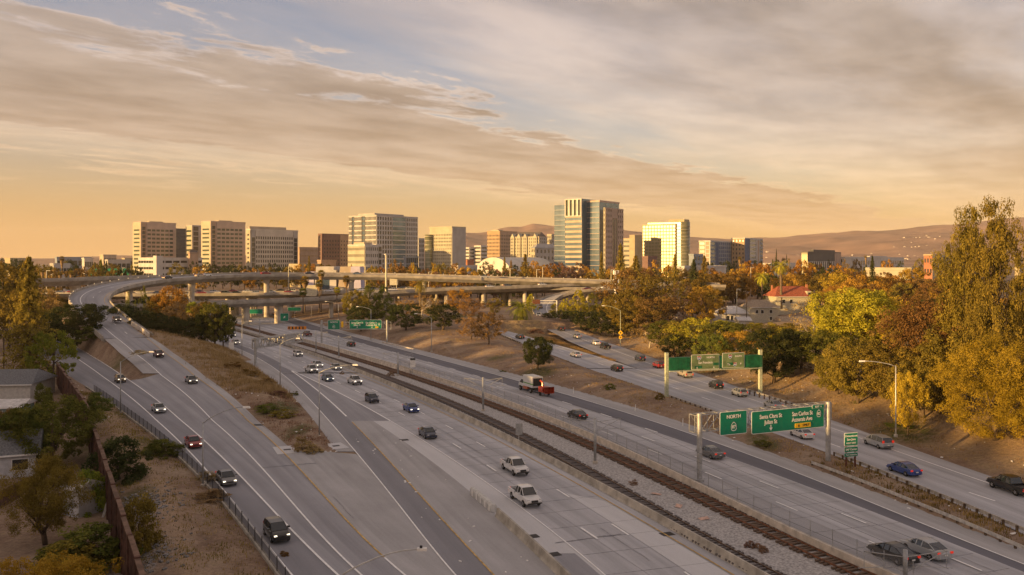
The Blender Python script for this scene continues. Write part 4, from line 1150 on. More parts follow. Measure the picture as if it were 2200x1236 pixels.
    t, wR, wL, h = tower('office_block', 'long low white office block in front of the brown hills', 1800, 1815, 1942, 554, 1000, 'w_white', L=G(4, 1, fw=.3, fh=.5), Rr=[G(3, 8, fw=.7, fh=.6, a=.1, b=.4, top=2), G(3, 12, fw=.7, fh=.6, a=.55, b=.98, top=2)])
    annex(t, 'penthouse', wR*.4, wR*.7, 2, wL*.8, h, h+2.6, 'w_white')
    tower('low_building', 'white flat-roofed flats beside the civic building', 1640, 1655, 1722, 568, 800, 'w_white', L=G(2, 3, fw=.5, fh=.5), Rr=G(2, 9, fw=.45, fh=.5))
    tower('low_building', 'cream and terracotta block partly hidden by the towering tree', 1985, 2003, 2080, 549, 820, 'w_beige', L=G(3, 3, fw=.6, fh=.4, wall='w_redbrick'), Rr=G(3, 6, fw=.8, fh=.4, wall='w_cream'))
    tower('low_building', 'cream block behind the loose olive tree', 2180, 2190, 2260, 556, 700, 'w_beige', Rr=G(3, 6, fw=.7, fh=.4))
    tower('low_building', 'lit beige wall of a flat hall rising out of the autumn trees', 1861, 1957, 1963, 580, 480, 'w_cream', base=4)
    tower('low_building', 'dark low block in front of the gold glass tower', 1380, 1392, 1412, 553, 780, 'w_brownred')
    tower('low_building', 'white flat shed below the apartment blocks', 1440, 1470, 1560, 575, 640, 'w_white')
    tower('low_building', 'pale low building between the gold tower and the flats', 1480, 1490, 1510, 548, 950, 'w_bluegrey', Rr=G(4, 3))
    tower('low_building', 'white low hall with a printed mural before the white tent', 972, 984, 1024, 574, 620, 'w_white', Rr=G(1, 3, fw=.3, fh=.5))
    tower('low_building', 'dark glass atrium with sloping roof at the foot of the white-framed tower', 868, 872, 898, 553, 900, 'w_bluegrey', Rr=G(4, 6, fw=.8, fh=.8))
    tower('low_building', 'brick block below the distant white blocks', 998, 1004, 1018, 560, 1000, 'w_redbrick')
    for l, c, r_, top, D, w, lb in ((118, 122, 196, 554, 1100, 'w_bluegrey', 'long grey-blue office behind the fan palm on the plain'), (214, 222, 250, 549, 1200, 'w_tan', 'tan office with a notch on the plain behind the lit conifer'), (10, 22, 62, 556, 1300, 'w_beige', 'beige low block on the plain behind the tall conifer top'),
                                    (176, 181, 200, 556, 1000, 'w_white', 'white square office beside the long grey-blue office'), (226, 232, 280, 560, 950, 'w_grey', 'grey flat office with dark windows near the tan tower'), (108, 115, 150, 569, 700, 'w_grey', 'grey parking deck below the fan palm on the plain'), (262, 268, 287, 556, 1250, 'w_beige', 'pale block beside the tan tower on the plain')):
        tower('low_building', lb, l, c, r_, top, D, w, Rr=G(2, 5, fw=.85, fh=.45))
    # faceted lilac building by the palms
    D = 500
    t = empty('museum_building', (XD(657, D), D, 3)); tag(t, 'faceted white and lilac building with sloping glass behind the fan palms', 'building')
    k = D/F; hb = ZD(573, D)-3
    def pr(x0, x1, x2, x3, y0, y1, h, m, nm):
        """prism with sloping ends: bottom x0..x1, top x2..x3"""
        mb = MB(); mb.add([(x0*k, y0, -3), (x1*k, y0, -3), (x1*k, y1, -3), (x0*k, y1, -3), (x2*k, y0, h), (x3*k, y0, h), (x3*k, y1, h), (x2*k, y1, h)], [(0,3,2,1),(4,5,6,7),(0,1,5,4),(1,2,6,5),(2,3,7,6),(3,0,4,7)]); mb.obj(nm, M[m], t)
    pr(0, 16, 0, 15, 2, 14, hb*.85, 'w_lilac', 'entrance_block'); pr(16, 62, 22, 60, 0, 18, hb, 'w_white', 'main_block'); pr(19, 56, 24, 53, -.3, 1, hb*.82, 'glass_blue', 'glass_wall'); pr(52, 66, 52, 66, -1, 8, hb*.9, 'w_white', 'white_block')
    pr(66, 90, 74, 98, -.5, 10, hb, 'w_tan', 'sloping_wall'); pr(88, 121, 98, 117, -1, 12, hb, 'w_lilac', 'lilac_block')
M['slot_shade'] = mat('slot_shade', (.03, .028, .026), .9)  # near-black colour stands for shade inside garage slots and between fins
def gable(t, x0, x1, y0, y1, z, h, m, axis='x', name='roof'):
    mb = MB()
    if axis == 'x': v = [(x0,y0,z),(x1,y0,z),(x1,y1,z),(x0,y1,z),(x0+(x1-x0)*.18,(y0+y1)/2,z+h),(x1-(x1-x0)*.18,(y0+y1)/2,z+h)]; f = [(0,1,5,4),(2,3,4,5),(1,2,5),(3,0,4),(0,3,2,1)]
    else: v = [(x0,y0,z),(x1,y0,z),(x1,y1,z),(x0,y1,z),((x0+x1)/2,y0+(y1-y0)*.08,z+h),((x0+x1)/2,y1-(y1-y0)*.08,z+h)]; f = [(0,1,4),(1,2,5,4),(2,3,5),(3,0,4,5),(0,3,2,1)]
    mb.add(v, f); return mb.obj(name, M[m], t)
def text_mesh(s, size, align='CENTER'):
    if (s, size, align) not in TXT: make_text(s, size, align)
    return TXT[(s, size, align)].copy()
def text_on(parent, s, name, loc, size, m, rot=(math.pi/2, 0, 0), align='CENTER'):
    me = text_mesh(s, size, align); me.materials.append(m)
    o = mesh_obj(name, me, parent, loc); o.rotation_euler = rot; return o
def build_hills():
    ridge = [(-900,548),(-200,552),(0,555),(300,553),(600,549),(800,536),(900,520),(1000,505),(1030,503),(1060,499),(1090,497),(1120,497),(1145,489),(1170,490),(1200,493),(1260,500),(1340,506),(1400,512),(1480,516),(1560,518),(1640,513),(1700,509),(1760,506),(1800,503),(1850,498),(1900,493),(1960,487),(2050,480),(2120,473),(2200,466),(2400,455),(2700,450)]
    pxs = np.linspace(-900, 2700, 420); nr = 60
    rows = np.interp(pxs, [q[0] for q in ridge], [q[1] for q in ridge])
    v = []; 
    for j in range(nr):
        t = j/(nr-1); D = 3400+t*4600
        X = (pxs-HX)*D/F; crest = H+(HY-rows)*6800/F
        prof = sst(0.12, .74, np.array(t)) if t < .74 else 1-.25*((t-.74)/.26)
        n = vnoise(X, D+0*X, 900, 4)*1.0+vnoise(X, D+0*X, 420, 5)*.55+vnoise(X, D+0*X, 190, 6)*.28+vnoise(X, D+0*X, 90, 8)*.12
        rid = 1-abs(vnoise(X, D+0*X, 620, 9))*2.2
        k = np.clip(min(t, .74)/.74, 0, 1)
        z = 3+(crest-3)*prof*(1+.0*n) + (n*.5+.25*(rid-.6))*crest*.8*k*(1-k*.8) + n*110*k*(1-.6*k) + (rid-.6)*60*k*(1-.7*k)
        v.append(np.stack([X, D+0*X, z-2], 1))
    v = np.concatenate(v); m_ = len(pxs); i = np.arange(nr-1)[:, None]*m_+np.arange(m_-1)[None]
    f = np.stack([i, i+1, i+m_+1, i+m_], -1).reshape(-1, 4)
    me = bpy.data.meshes.new('hills'); me.from_pydata(v.tolist(), [], f.tolist()); me.polygons.foreach_set('use_smooth', [True]*len(f))
    me.materials.append(mat('hill_grass', (.36, .225, .165), .95, var=.2, scale=.005, col2=(.20, .125, .10), detail=9, spec=.05))
    o = mesh_obj('hills', me); tag(o, kind='structure')
    # pale houses scattered on the slopes
    r = random.Random(5); hm = None
    base = MB().box(-9, 9, -7, 7, -6, 7).mesh('far_house', M['w_pale'])
    for k in range(70):
        if k < 22: px, t = r.gauss(1975, 28), r.uniform(.34, .47)
        elif k < 55: px, t = r.uniform(1800, 2010), r.uniform(.17, .27)
        else: px, t = r.uniform(1500, 2000), r.uniform(.16, .4)
        D = 3400+t*4600; jj = int(t*(nr-1)); ii = int(np.argmin(abs(pxs-px))); z = v[jj*m_+ii][2]
        o = mesh_obj('far_house', base, loc=((px-HX)*D/F, D, float(z)+2), rz=r.uniform(0, 3)); s = r.uniform(.3, .75); o.scale = (s, s, s*r.uniform(.6, 1))
        tag(o, 'tiny pale house on the brown hillside', 'house', 'tiny houses on the brown hillside')
build_skyline()
build_hills()
# ---------------------------------------------------------------- vegetation
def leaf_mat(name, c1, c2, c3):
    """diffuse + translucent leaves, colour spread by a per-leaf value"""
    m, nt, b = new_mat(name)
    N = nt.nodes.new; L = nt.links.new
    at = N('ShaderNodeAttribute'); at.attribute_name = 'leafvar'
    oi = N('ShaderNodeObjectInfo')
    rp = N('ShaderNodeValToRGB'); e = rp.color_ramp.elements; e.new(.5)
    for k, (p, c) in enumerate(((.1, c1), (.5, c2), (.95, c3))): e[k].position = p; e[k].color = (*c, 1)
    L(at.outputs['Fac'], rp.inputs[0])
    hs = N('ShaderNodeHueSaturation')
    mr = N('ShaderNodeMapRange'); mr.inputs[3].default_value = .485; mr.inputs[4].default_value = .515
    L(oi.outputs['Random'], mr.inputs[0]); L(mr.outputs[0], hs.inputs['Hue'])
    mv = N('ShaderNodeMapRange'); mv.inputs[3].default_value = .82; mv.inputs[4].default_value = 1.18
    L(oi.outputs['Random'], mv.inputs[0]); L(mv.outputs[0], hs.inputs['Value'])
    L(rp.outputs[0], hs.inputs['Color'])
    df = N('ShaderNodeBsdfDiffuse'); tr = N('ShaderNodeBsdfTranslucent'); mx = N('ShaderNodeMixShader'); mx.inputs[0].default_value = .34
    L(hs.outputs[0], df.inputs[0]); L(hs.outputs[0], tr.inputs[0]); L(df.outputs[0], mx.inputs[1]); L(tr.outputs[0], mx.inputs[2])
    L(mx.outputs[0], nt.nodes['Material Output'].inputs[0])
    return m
CWORD = {'tan': 'tan', 'green': 'green', 'olive': 'olive', 'yellowgreen': 'lime-yellow', 'orange': 'orange', 'dark': 'dark green', 'straw': 'straw-coloured', 'rust': 'rusty brown', 'pinky': 'bare pinkish'}
LEAF = {
 'golden': leaf_mat('leaf_golden', (.17,.125,.016), (.33,.235,.026), (.48,.34,.042)),
 'dark': leaf_mat('leaf_dark', (0.027,0.037,0.015), (0.056,0.069,0.025), (0.106,0.106,0.035)),
 'green': leaf_mat('leaf_green', (.066,.086,.021), (.142,.16,.034), (.25,.235,.05)),
 'bright': leaf_mat('leaf_bright', (0.115,0.162,0.024), (0.230,0.284,0.038), (0.378,0.378,0.054)),
 'olive': leaf_mat('leaf_olive', (0.1, 0.08, 0.02), (0.215, 0.165, 0.034), (0.36, 0.26, 0.052)),
 'yellowgreen': leaf_mat('leaf_yellowgreen', (0.213,0.206,0.025), (0.413,0.375,0.040), (0.620,0.525,0.062)),
 'yellow': leaf_mat('leaf_yellow', (0.276,0.196,0.021), (0.483,0.333,0.037), (0.620,0.471,0.069)),
 'orange': leaf_mat('leaf_orange', (0.22, 0.12, 0.026), (0.42, 0.235, 0.042), (0.58, 0.35, 0.065)),
 'rust': leaf_mat('leaf_rust', (0.125, 0.078, 0.028), (0.235, 0.145, 0.048), (0.36, 0.225, 0.075)),
 'tan': leaf_mat('leaf_tan', (0.200,0.131,0.062), (0.350,0.225,0.094), (0.475,0.325,0.138)),
 'straw': leaf_mat('leaf_straw', (0.240,0.168,0.072), (0.384,0.282,0.132), (0.540,0.408,0.204)),
 'pinky': leaf_mat('leaf_dry', (0.169,0.104,0.072), (0.286,0.176,0.117), (0.390,0.247,0.156)),
}
M['bark'] = mat('bark', (.11, .08, .055), .95, var=.3, scale=6, bump=.5)
M['bark_pale'] = mat('bark_pale', (.45, .40, .33), .9, var=.25, scale=3, bump=.3)
M['bark_palm'] = mat('bark_palm', (.17, .125, .085), .95, var=.3, scale=8, bump=.5)
def leaves_mesh(name, pos, nrm, size, var, aspect=.6, droop=0.0, r=None):
    n = len(pos); r = r or rng
    nrm = nrm/(np.linalg.norm(nrm, axis=1)[:, None]+1e-9)
    a = r.normal(size=(n, 3)); a -= nrm*(a*nrm).sum(1)[:, None]; a /= np.linalg.norm(a, axis=1)[:, None]+1e-9
    b = np.cross(nrm, a)
    sz = (size*r.uniform(.6, 1.45, n))[:, None]
    v = np.stack([pos-a*sz, pos-b*sz*aspect, pos+a*sz, pos+b*sz*aspect], 1).reshape(-1, 3)
    me = bpy.data.meshes.new(name)
    me.vertices.add(4*n); me.vertices.foreach_set('co', v.ravel().astype(np.float32))
    me.loops.add(4*n); me.loops.foreach_set('vertex_index', np.arange(4*n, dtype=np.int32))
    me.polygons.add(n); me.polygons.foreach_set('loop_start', np.arange(0, 4*n, 4, dtype=np.int32))
    me.update(calc_edges=True)
    at = me.attributes.new('leafvar', 'FLOAT', 'POINT'); at.data.foreach_set('value', np.repeat(var, 4).astype(np.float32))
    return me
def clumpy(seed, prof, nclump, per, cr, leaf, shell=.45, flat=.8, lump=.22, h0=.15, aspect=.65, topbias=0.0, name='crown'):
    """crown of leaf clumps; prof(t) radius over crown height 0..1; total height 1, crown from h0 to 1"""
    r = np.random.default_rng(seed)
    ts = r.uniform(0, 1, nclump*6); w = np.array([prof(t) for t in ts])
    keep = r.uniform(0, w.max(), len(ts)) < w; ts = ts[keep][:nclump]
    n = len(ts); ang = r.uniform(0, 2*np.pi, n)
    ph = r.uniform(0, 6.28, 6)
    lob = 1 + lump*(np.sin(3*ang+ph[0]+4*ts)+np.sin(2*ang+ph[1]-7*ts)+.8*np.sin(5*ang+ph[2]+9*ts))/1.6
    rad = np.array([prof(t) for t in ts])*lob*(shell+(1-shell)*r.uniform(0, 1, n)**.6)
    c = np.stack([rad*np.cos(ang), rad*np.sin(ang), h0+(1-h0)*ts*.97], 1)
    cv = r.uniform(.15, .85, n)
    crs = cr*r.uniform(.55, 1.35, n)
    idx = np.repeat(np.arange(n), per)
    d = r.normal(size=(len(idx), 3)); d /= np.linalg.norm(d, axis=1)[:, None]
    rr = crs[idx]*r.uniform(.35, 1.0, len(idx))**.6
    pos = c[idx] + d*rr[:, None]*[1, 1, flat]
    nrm = d*1.0 + [0, 0, .45] + r.normal(size=d.shape)*.55
    var = np.clip(cv[idx]*.65 + r.uniform(0, 1, len(idx))*.35, 0, 1)
    return leaves_mesh(name, pos, nrm, leaf, var, aspect, r=r)
def trunk_mesh(seed, h0, spread=.28, r0=.028, nb=6, top=.75, m='bark', wig=.02):
    r = random.Random(seed); mb = MB()
    pts = [(0, 0, -.03)]; x = y = 0
    for k in range(1, 7):
        x += r.uniform(-wig, wig); y += r.uniform(-wig, wig); pts.append((x, y, top*k/6))
    mb.tube(pts, [r0*(1.15-k*.16) for k in range(7)], 7)
    for k in range(nb):
        t = r.uniform(h0*.75, top*.85); a = k*2.4+r.uniform(-.5, .5)
        i = min(5, int(t/top*6)); b = Vector(pts[i])
        e = b + Vector((math.cos(a)*spread*r.uniform(.6, 1), math.sin(a)*spread*r.uniform(.6, 1), r.uniform(.12, .32)))
        mid = (b+e)/2 + Vector((0, 0, -.02))
        mb.tube([b, mid, e], [r0*.5, r0*.33, r0*.12], 5)
        e2 = mid + Vector((math.cos(a+.8)*spread*.5, math.sin(a+.8)*spread*.5, .16))
        mb.tube([mid, e2], [r0*.28, r0*.1], 4)
    return mb.mesh('trunk', M[m], smooth=True)
def ell(t, p=.62): 
    u = (t-p)/(p if t < p else 1-p+.0001)
    return .5*math.sqrt(max(0.0, 1-min(1, abs(u))**2.2))
PROTO = {}
def proto(kind, lod, var):
    key = (kind, lod, var)
    if key in PROTO: return PROTO[key]
    sd = hash((kind == 'x', lod, var)) % 1000 + {'oak': 1, 'round': 2, 'loose': 3, 'poplar': 4, 'tall': 5, 'bush': 6, 'sparse': 7, 'conifer': 8, 'cypress': 9, 'pine': 10, 'feather': 11}[kind]*37
    f = {'hi': 1.5, 'mid': .55, 'lo': .2}[lod]; g = {'hi': 1.15, 'mid': 1.55, 'lo': 2.4}[lod]
    def N_(n): return max(10, int(n*f**.55))
    def K_(n): return max(8, int(n*f**.45))
    if kind == 'oak':
        c = clumpy(sd, lambda t: ell(t, .55)*(1+.12*math.sin(t*9+var)), N_(170), K_(95), .085, .0105*g, h0=.16, lump=.2)
        tr = trunk_mesh(sd, .2, .3)
    elif kind == 'round':
        c = clumpy(sd, lambda t: ell(t, .5), N_(190), K_(95), .07, .0095*g, h0=.12, shell=.6, lump=.12)
        tr = trunk_mesh(sd, .2, .25)
    elif kind == 'loose':
        c = clumpy(sd, lambda t: ell(t, .5)*(1+.2*math.sin(t*8+var*2)), N_(120), K_(75), .085, .010*g, h0=.18, shell=.3, lump=.32)
        tr = trunk_mesh(sd, .2, .3, .022, 8)
    elif kind == 'sparse':
        c = clumpy(sd, lambda t: ell(t, .5), N_(120), K_(26), .07, .0095*g, h0=.2, shell=.25, lump=.3)
        tr = trunk_mesh(sd, .25, .32, .02, 12, .85, 'bark_pale')
    elif kind == 'poplar':
        c = clumpy(sd, lambda t: .5*(1-t)**.55*min(1, t*5+.35), N_(150), K_(85), .075, .0095*g, h0=.08, shell=.35, lump=.22)
        tr = trunk_mesh(sd, .15, .18, .02, 8, .9, 'bark_pale')
    elif kind == 'tall':
        c = clumpy(sd, lambda t: (.46*(1-t)**.75+.11)*(1+.3*math.sin(t*17+var*2)*t), N_(330), K_(105), .055, .0062*g, h0=.08, shell=.35, lump=.34)
        tr = trunk_mesh(sd, .2, .18, .022, 12, .80)
    elif kind == 'pine':
        c = clumpy(sd, lambda t: ell(t, .42)*(1+.1*math.sin(t*11)), N_(230), K_(120), .072, .0082*g, h0=.05, shell=.6, lump=.18, aspect=.3)
        tr = trunk_mesh(sd, .12, .25)
    elif kind == 'feather':
        c = clumpy(sd, lambda t: ell(t, .6)*(1+.25*math.sin(t*10+var)), N_(200), K_(130), .095, .0100*g, h0=.18, shell=.15, lump=.35, aspect=.35)
        tr = trunk_mesh(sd, .18, .34, .035, 12, .8, wig=.05)
    elif kind == 'bush':
        c = clumpy(sd, lambda t: .5*math.sqrt(max(0, 1-t**2.2)), N_(60), K_(85), .13, .020*g, h0=.02, shell=.5, lump=.25)
        tr = trunk_mesh(sd, .1, .2, .02, 5, .5)
    elif kind == 'cypress':
        c = clumpy(sd, lambda t: .5*(1-t**1.6)**.8*min(1, t*6+.4), N_(140), K_(70), .06, .009*g, h0=.04, shell=.6, lump=.06)
        tr = trunk_mesh(sd, .05, .05, .012, 2, .8)
    elif kind == 'conifer':
        r = np.random.default_rng(sd); pos = []; nr = []; va = []; mb = MB()
        mb.tube([(0,0,-.02),(0,0,.5),(0,0,.99)], [.017,.010,.002], 7)
        nw = int(34*f**.2); per = int(46*f**.6)
        for k in range(nw):
            t = k/nw; h = .08+.9*t; L0 = .5*(1-t)**.85*r.uniform(.75, 1.1)+.015
            nb = int(9-3*t)
            for q in range(nb):
                a = q*2*math.pi/nb + k*1.1 + r.uniform(-.2, .2); ll = L0*r.uniform(.6, 1.15)
                dx, dy = math.cos(a), math.sin(a)
                u = r.uniform(.12, 1, per); wd = (1-u*.75)*ll*.3
                off = r.normal(size=per)*wd*.45
                z = h - u*ll*.30 + u*u*ll*.14 + r.normal(size=per)*.008
                pos.append(np.stack([dx*u*ll-dy*off, dy*u*ll+dx*off, z], 1))
                nr.append(np.stack([dx*.5+r.normal(size=per)*.5, dy*.5+r.normal(size=per)*.5, .7+r.normal(size=per)*.4], 1))
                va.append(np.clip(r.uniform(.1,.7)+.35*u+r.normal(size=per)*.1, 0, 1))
                if q % 2 == 0: mb.tube([(0,0,h), (dx*ll*.8, dy*ll*.8, h-ll*.16)], [.004, .001], 3, caps=False)
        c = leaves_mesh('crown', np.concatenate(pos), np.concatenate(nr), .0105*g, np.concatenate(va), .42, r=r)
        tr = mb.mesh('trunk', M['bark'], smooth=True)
    PROTO[key] = (tr, c); return PROTO[key]
MATLEAF_CACHE = {}
def plant(kind, x, y, h, w, colour, label, group=None, lod=None, z=None, name=None, cat='tree', sink=.1, rz=None):
    D = math.hypot(x, y)
    lod = lod or ('hi' if D < 185 else 'mid' if D < 480 else 'lo')
    tr, c = proto(kind, lod, random.randint(0, 2))
    key = (c.name, colour)
    if key not in MATLEAF_CACHE:
        m2 = c if not c.materials else c.copy()
        m2.materials.clear(); m2.materials.append(LEAF[colour]); MATLEAF_CACHE[key] = m2
    me = MATLEAF_CACHE[key]
    if z is None: z = float(ground_z(x, y, False))
    nm = name or {'conifer': 'conifer_tree', 'cypress': 'cypress_tree', 'poplar': 'poplar_tree', 'bush': 'shrub', 'oak': 'oak_tree', 'pine': 'pine_tree'}.get(kind, 'broadleaf_tree')
    t = empty(nm, (x, y, z-sink), random.uniform(0, 6.28) if rz is None else rz)
    t.scale = (w*random.uniform(.94, 1.06), w*random.uniform(.94, 1.06), h+sink)
    tag(t, label, cat, group)
    if kind not in ('bush', 'cypress') or D < 130:
        mesh_obj('trunk', tr, t)
    mesh_obj('crown', me, t)
    return t
def T(kind, px, D, top, wpx, colour, label, group=None, **k):
    x = XD(px, D); zg = k.pop('z', None)
    if zg is None: zg = float(ground_z(x, D, False))
    return plant(kind, x, D, (ZD(top, D)-zg)*1.02, wpx*D/F*(1.22 if kind not in ('tall', 'conifer', 'cypress') else 1.05), colour, label, group, z=zg, **k)
# --- palms
def palm_mesh(kind, seed):
    r = np.random.default_rng(seed)
    fr = []; va = []
    nf = 46 if kind == 'date' else 34
    mb = MB(); var = []
    for k in range(nf):
        a = k*2.399; u = k/nf
        el = 1.35 - 2.1*u if kind == 'date' else 1.4-2.0*u
        L0 = (1.0 if kind == 'date' else .62)*r.uniform(.85, 1.1)
        dx, dy = math.cos(a), math.sin(a)
        n = 7; p = [Vector((0, 0, 0))]; e = el
        for q in range(n):
            p.append(p[-1] + Vector((dx*math.cos(e), dy*math.cos(e), math.sin(e)))*(L0/n)); e -= (.27 if kind == 'date' else .12)
        side = Vector((-dy, dx, 0)); v = r.uniform(.2, .9) if el > -.4 else r.uniform(0, .25)
        if kind == 'date':
            for q in range(1, n):
                for s in (-1, 1):
                    for h in (0, .5):
                        b = p[q]+(p[q+1]-p[q])*h; w = .17*math.sin((q+h)/n*2.9+.25)
                        d = (p[q+1]-p[q]).normalized()
                        tip = b + side*s*w + d*w*.7 - Vector((0, 0, .05))
                        mb.add([b-d*.022, b+d*.022, tip], [(0, 1, 2)]); var += [v]*3
        else:
            b = p[3]
            d = (p[4]-p[3]).normalized(); up = side.cross(d)
            for q in range(9):
                g = (q-4)*.30
                dr = d*math.cos(g)+side*math.sin(g)
                tip = b + dr*.30 - Vector((0, 0, .06*abs(g)))
                s2 = side*math.cos(g)-d*math.sin(g)
                mb.add([b, b+dr*.15+s2*.035, tip, b+dr*.15-s2*.035], [(0, 1, 2, 3)]); var += [v]*4
    me = mb.mesh('fronds')
    at = me.attributes.new('leafvar', 'FLOAT', 'POINT'); at.data.foreach_set('value', np.array(var, np.float32))
    return me
PALM = {}
def palm(kind, px, D, crown_row, r_px, colour, label, z=None, group=None, base_z=None):
    """crown_row: photo row of the crown heart"""
    x = XD(px, D); zg = float(ground_z(x, D, False)) if base_z is None else base_z
    zc = ZD(crown_row, D); rad = r_px*D/F
    if (kind, colour) not in PALM:
        me = palm_mesh(kind, 5 if kind == 'date' else 9); me.materials.append(LEAF[colour]); PALM[(kind, colour)] = me
    t = empty('palm_tree', (x, D, zg), random.uniform(0, 6)); tag(t, label, 'palm tree', group)
    h = zc-zg; r0 = max(.25, rad*(.13 if kind == 'date' else .09))
    mb = MB(); mb.tube([(0,0,-.3), (.1,0,h*.4), (0,.05,h*.8), (0,0,h)], [r0*1.1, r0*.85, r0*.8, r0*1.25], 8); mb.obj('trunk', M['bark_palm'], t, smooth=True)
    if kind == 'fan':          # skirt of dead fronds
        mb = MB(); mb.lathe([(r0*1.2, h*.74), (rad*.42, h-rad*.55), (rad*.38, h-rad*.1), (.1, h)], 9); mb.obj('dead_frond_skirt', M['skirt'], t, smooth=True)
    o = mesh_obj('fronds', PALM[(kind, colour)], t, loc=(0, 0, h)); o.scale = (rad/ .95,)*3 if kind == 'date' else (rad/.75,)*3
    return t
M['skirt'] = mat('skirt', (.26, .17, .08), .95, var=.35, scale=3, bump=.6)
def build_trees():
    # ---- left foreground yards
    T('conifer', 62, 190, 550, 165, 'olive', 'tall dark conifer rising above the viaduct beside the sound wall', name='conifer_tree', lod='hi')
    T('round', 112, 186, 712, 88, 'bright', 'bright green rounded tree beside the upper end of the brown sound wall')
    T('oak', 166, 240, 652, 92, 'dark', 'dark round tree leaning over the bend of the flyover ramp', z=5.0, lod='hi')
    T('bush', 132, 232, 688, 60, 'dark', 'dense dark shrub below the round tree at the flyover', cat='shrub', z=4)
    T('bush', 190, 236, 700, 50, 'green', 'low green shrub at the foot of the flyover ramp', cat='shrub', z=5)
    T('round', 108, 112, 852, 150, 'green', 'broad dark green yard tree between the grey roofs and the sound wall')
    T('oak', 58, 112, 880, 90, 'green', 'spreading green yard tree touching the teal-walled house')
    T('loose', 15, 112, 880, 50, 'rust', 'reddish brown small yard tree beside the teal-walled house')
    T('feather', 98, 82, 985, 122, 'olive', 'feathery yellowing tree with a thick dark trunk in the bare yard')
    T('loose', 125, 61, 1196, 150, 'yellow', 'bright yellow leafy tree top at the edge of the bare yard')
    T('loose', 22, 62, 1204, 110, 'yellow', 'golden leafy tree top over the corner of the bare yard')
    for px, D, top, w, c, lb in ((195, 76, 1130, 130, 'green', 'tangled green shrub against the near boards of the sound wall'), (150, 74, 1165, 120, 'olive', 'sprawling olive shrub under the yard tree'),
                              (258, 105, 940, 90, 'dark', 'big dark shrub on the road side of the sound wall'), (346, 117, 945, 58, 'green', 'leafy green shrub beside the ramp fence'),
                              (208, 150, 845, 46, 'green', 'green shrub on the verge under the lamp post'), (300, 79, 1068, 70, 'olive', 'low olive weeds near the bend of the foot path'),
                              (190, 92, 1010, 60, 'bright', 'pale green leafy shrub behind the white shed'), (92, 150, 826, 36, 'green', 'green shrub beside the white flat-roofed house'),
                              (75, 122, 872, 60, 'green', 'green shrub behind the big yard tree')):
        T('bush', px, D, top, w, c, lb, cat='shrub')
    # ---- far left behind the conifer
    for px, D, top, w, c in ((8, 300, 570, 80, 'olive'), (95, 285, 622, 62, 'tan'), (40, 340, 585, 60, 'olive'), (105, 330, 640, 60, 'olive'), (-30, 300, 590, 90, 'green'), (18, 250, 625, 90, 'olive'), (110, 262, 672, 50, 'dark')):
        T('oak', px, D, top, w, c, CWORD[c]+' tree crowded around the tall conifer', CWORD[c]+' trees crowded around the tall conifer')
    # ---- grove on the island below the flyover
    T('cypress', 275, 282, 623, 17, 'green', 'slim cypress beside the inner parapet of the flyover')
    T('cypress', 290, 286, 640, 14, 'green', 'short slim cypress between two taller cypresses')
    T('cypress', 308, 286, 611, 34, 'green', 'broad pointed cypress in the grove under the flyover')
    for px, D, top, w, c, lb in ((262, 268, 655, 60, 'dark', 'dark tree crowding the flyover parapet beside the slim cypress'), (300, 270, 668, 75, 'dark', 'dark tree at the foot of the broad pointed cypress'),
                             (322, 255, 672, 74, 'dark', 'round dark oak with bare trunk above the dry grass'), (362, 252, 680, 66, 'dark', 'leaning dark oak beside the round dark oak'),
                             (365, 292, 618, 62, 'orange', 'golden tree glowing in front of the overpass'), (340, 290, 640, 50, 'olive', 'olive tree beside the glowing golden tree'),
                             (388, 276, 648, 55, 'tan', 'pale peach-coloured tree in the grove'), (400, 254, 690, 86, 'dark', 'low dark oak spreading over the dry grass'),
                             (432, 258, 680, 70, 'dark', 'dark oak behind the large two-toned tree'), (440, 268, 650, 60, 'olive', 'bronze tree crown joined to the large two-toned tree'),
                             (462, 256, 652, 66, 'green', 'large two-toned tree at the end of the grove by the freeway'), (480, 262, 668, 40, 'dark', 'dark narrow tree overhanging the freeway edge')):
        T('oak' if c != 'tan' else 'loose', px, D, top, w, c, lb)
    palm('fan', 413, 270, 662, 22, 'bright', 'short bushy palm in the grove under the flyover')
    # ---- slope right of the northbound lanes
    for k, px, D, top, w, c, lb in (('round', 763, 335, 624, 50, 'olive', 'olive tree next to the tall twin trees behind the far sign'), ('poplar', 793, 342, 611, 52, 'green', 'tall dense twin tree behind the far sign, the wider one'),
                             ('poplar', 824, 345, 614, 50, 'green', 'tall dense twin tree behind the far sign, the right-hand slimmer one'), ('oak', 775, 318, 658, 60, 'dark', 'dark tree at the foot of the tall twin trees'),
                             ('oak', 872, 296, 655, 60, 'dark', 'dark round tree behind the post of the far sign'), ('oak', 952, 288, 655, 66, 'dark', 'dark round tree standing alone on the bare slope'),
                             ('loose', 845, 330, 655, 40, 'dark', 'small dark tree between the twin trees and the sycamores'),
                             ('sparse', 905, 318, 632, 70, 'tan', 'thin tan sycamore behind the dark round tree'), ('sparse', 925, 330, 640, 60, 'tan', 'thin tan sycamore in front of the connector viaduct'),
                             ('loose', 985, 345, 622, 46, 'orange', 'golden tree beside the pier of the connector viaduct'), ('loose', 1012, 320, 640, 52, 'tan', 'tan tree with pale bare limbs by the viaduct pier'),
                             ('loose', 1050, 250, 672, 62, 'rust', 'brown-leaved tree with white trunk at the ramp edge'), ('loose', 1012, 262, 682, 55, 'tan', 'loose tan tree on the bare slope'),
                             ('loose', 1062, 340, 640, 34, 'olive', 'small olive tree beside the large date palm'), ('sparse', 868, 340, 640, 40, 'orange', 'thin golden tree behind the twin trees')):
        T(k, px, D, top, w, c, lb)
    T('oak', 1155, 204, 724, 58, 'dark', 'lone small oak on the bare mound between the roads', lod='hi')
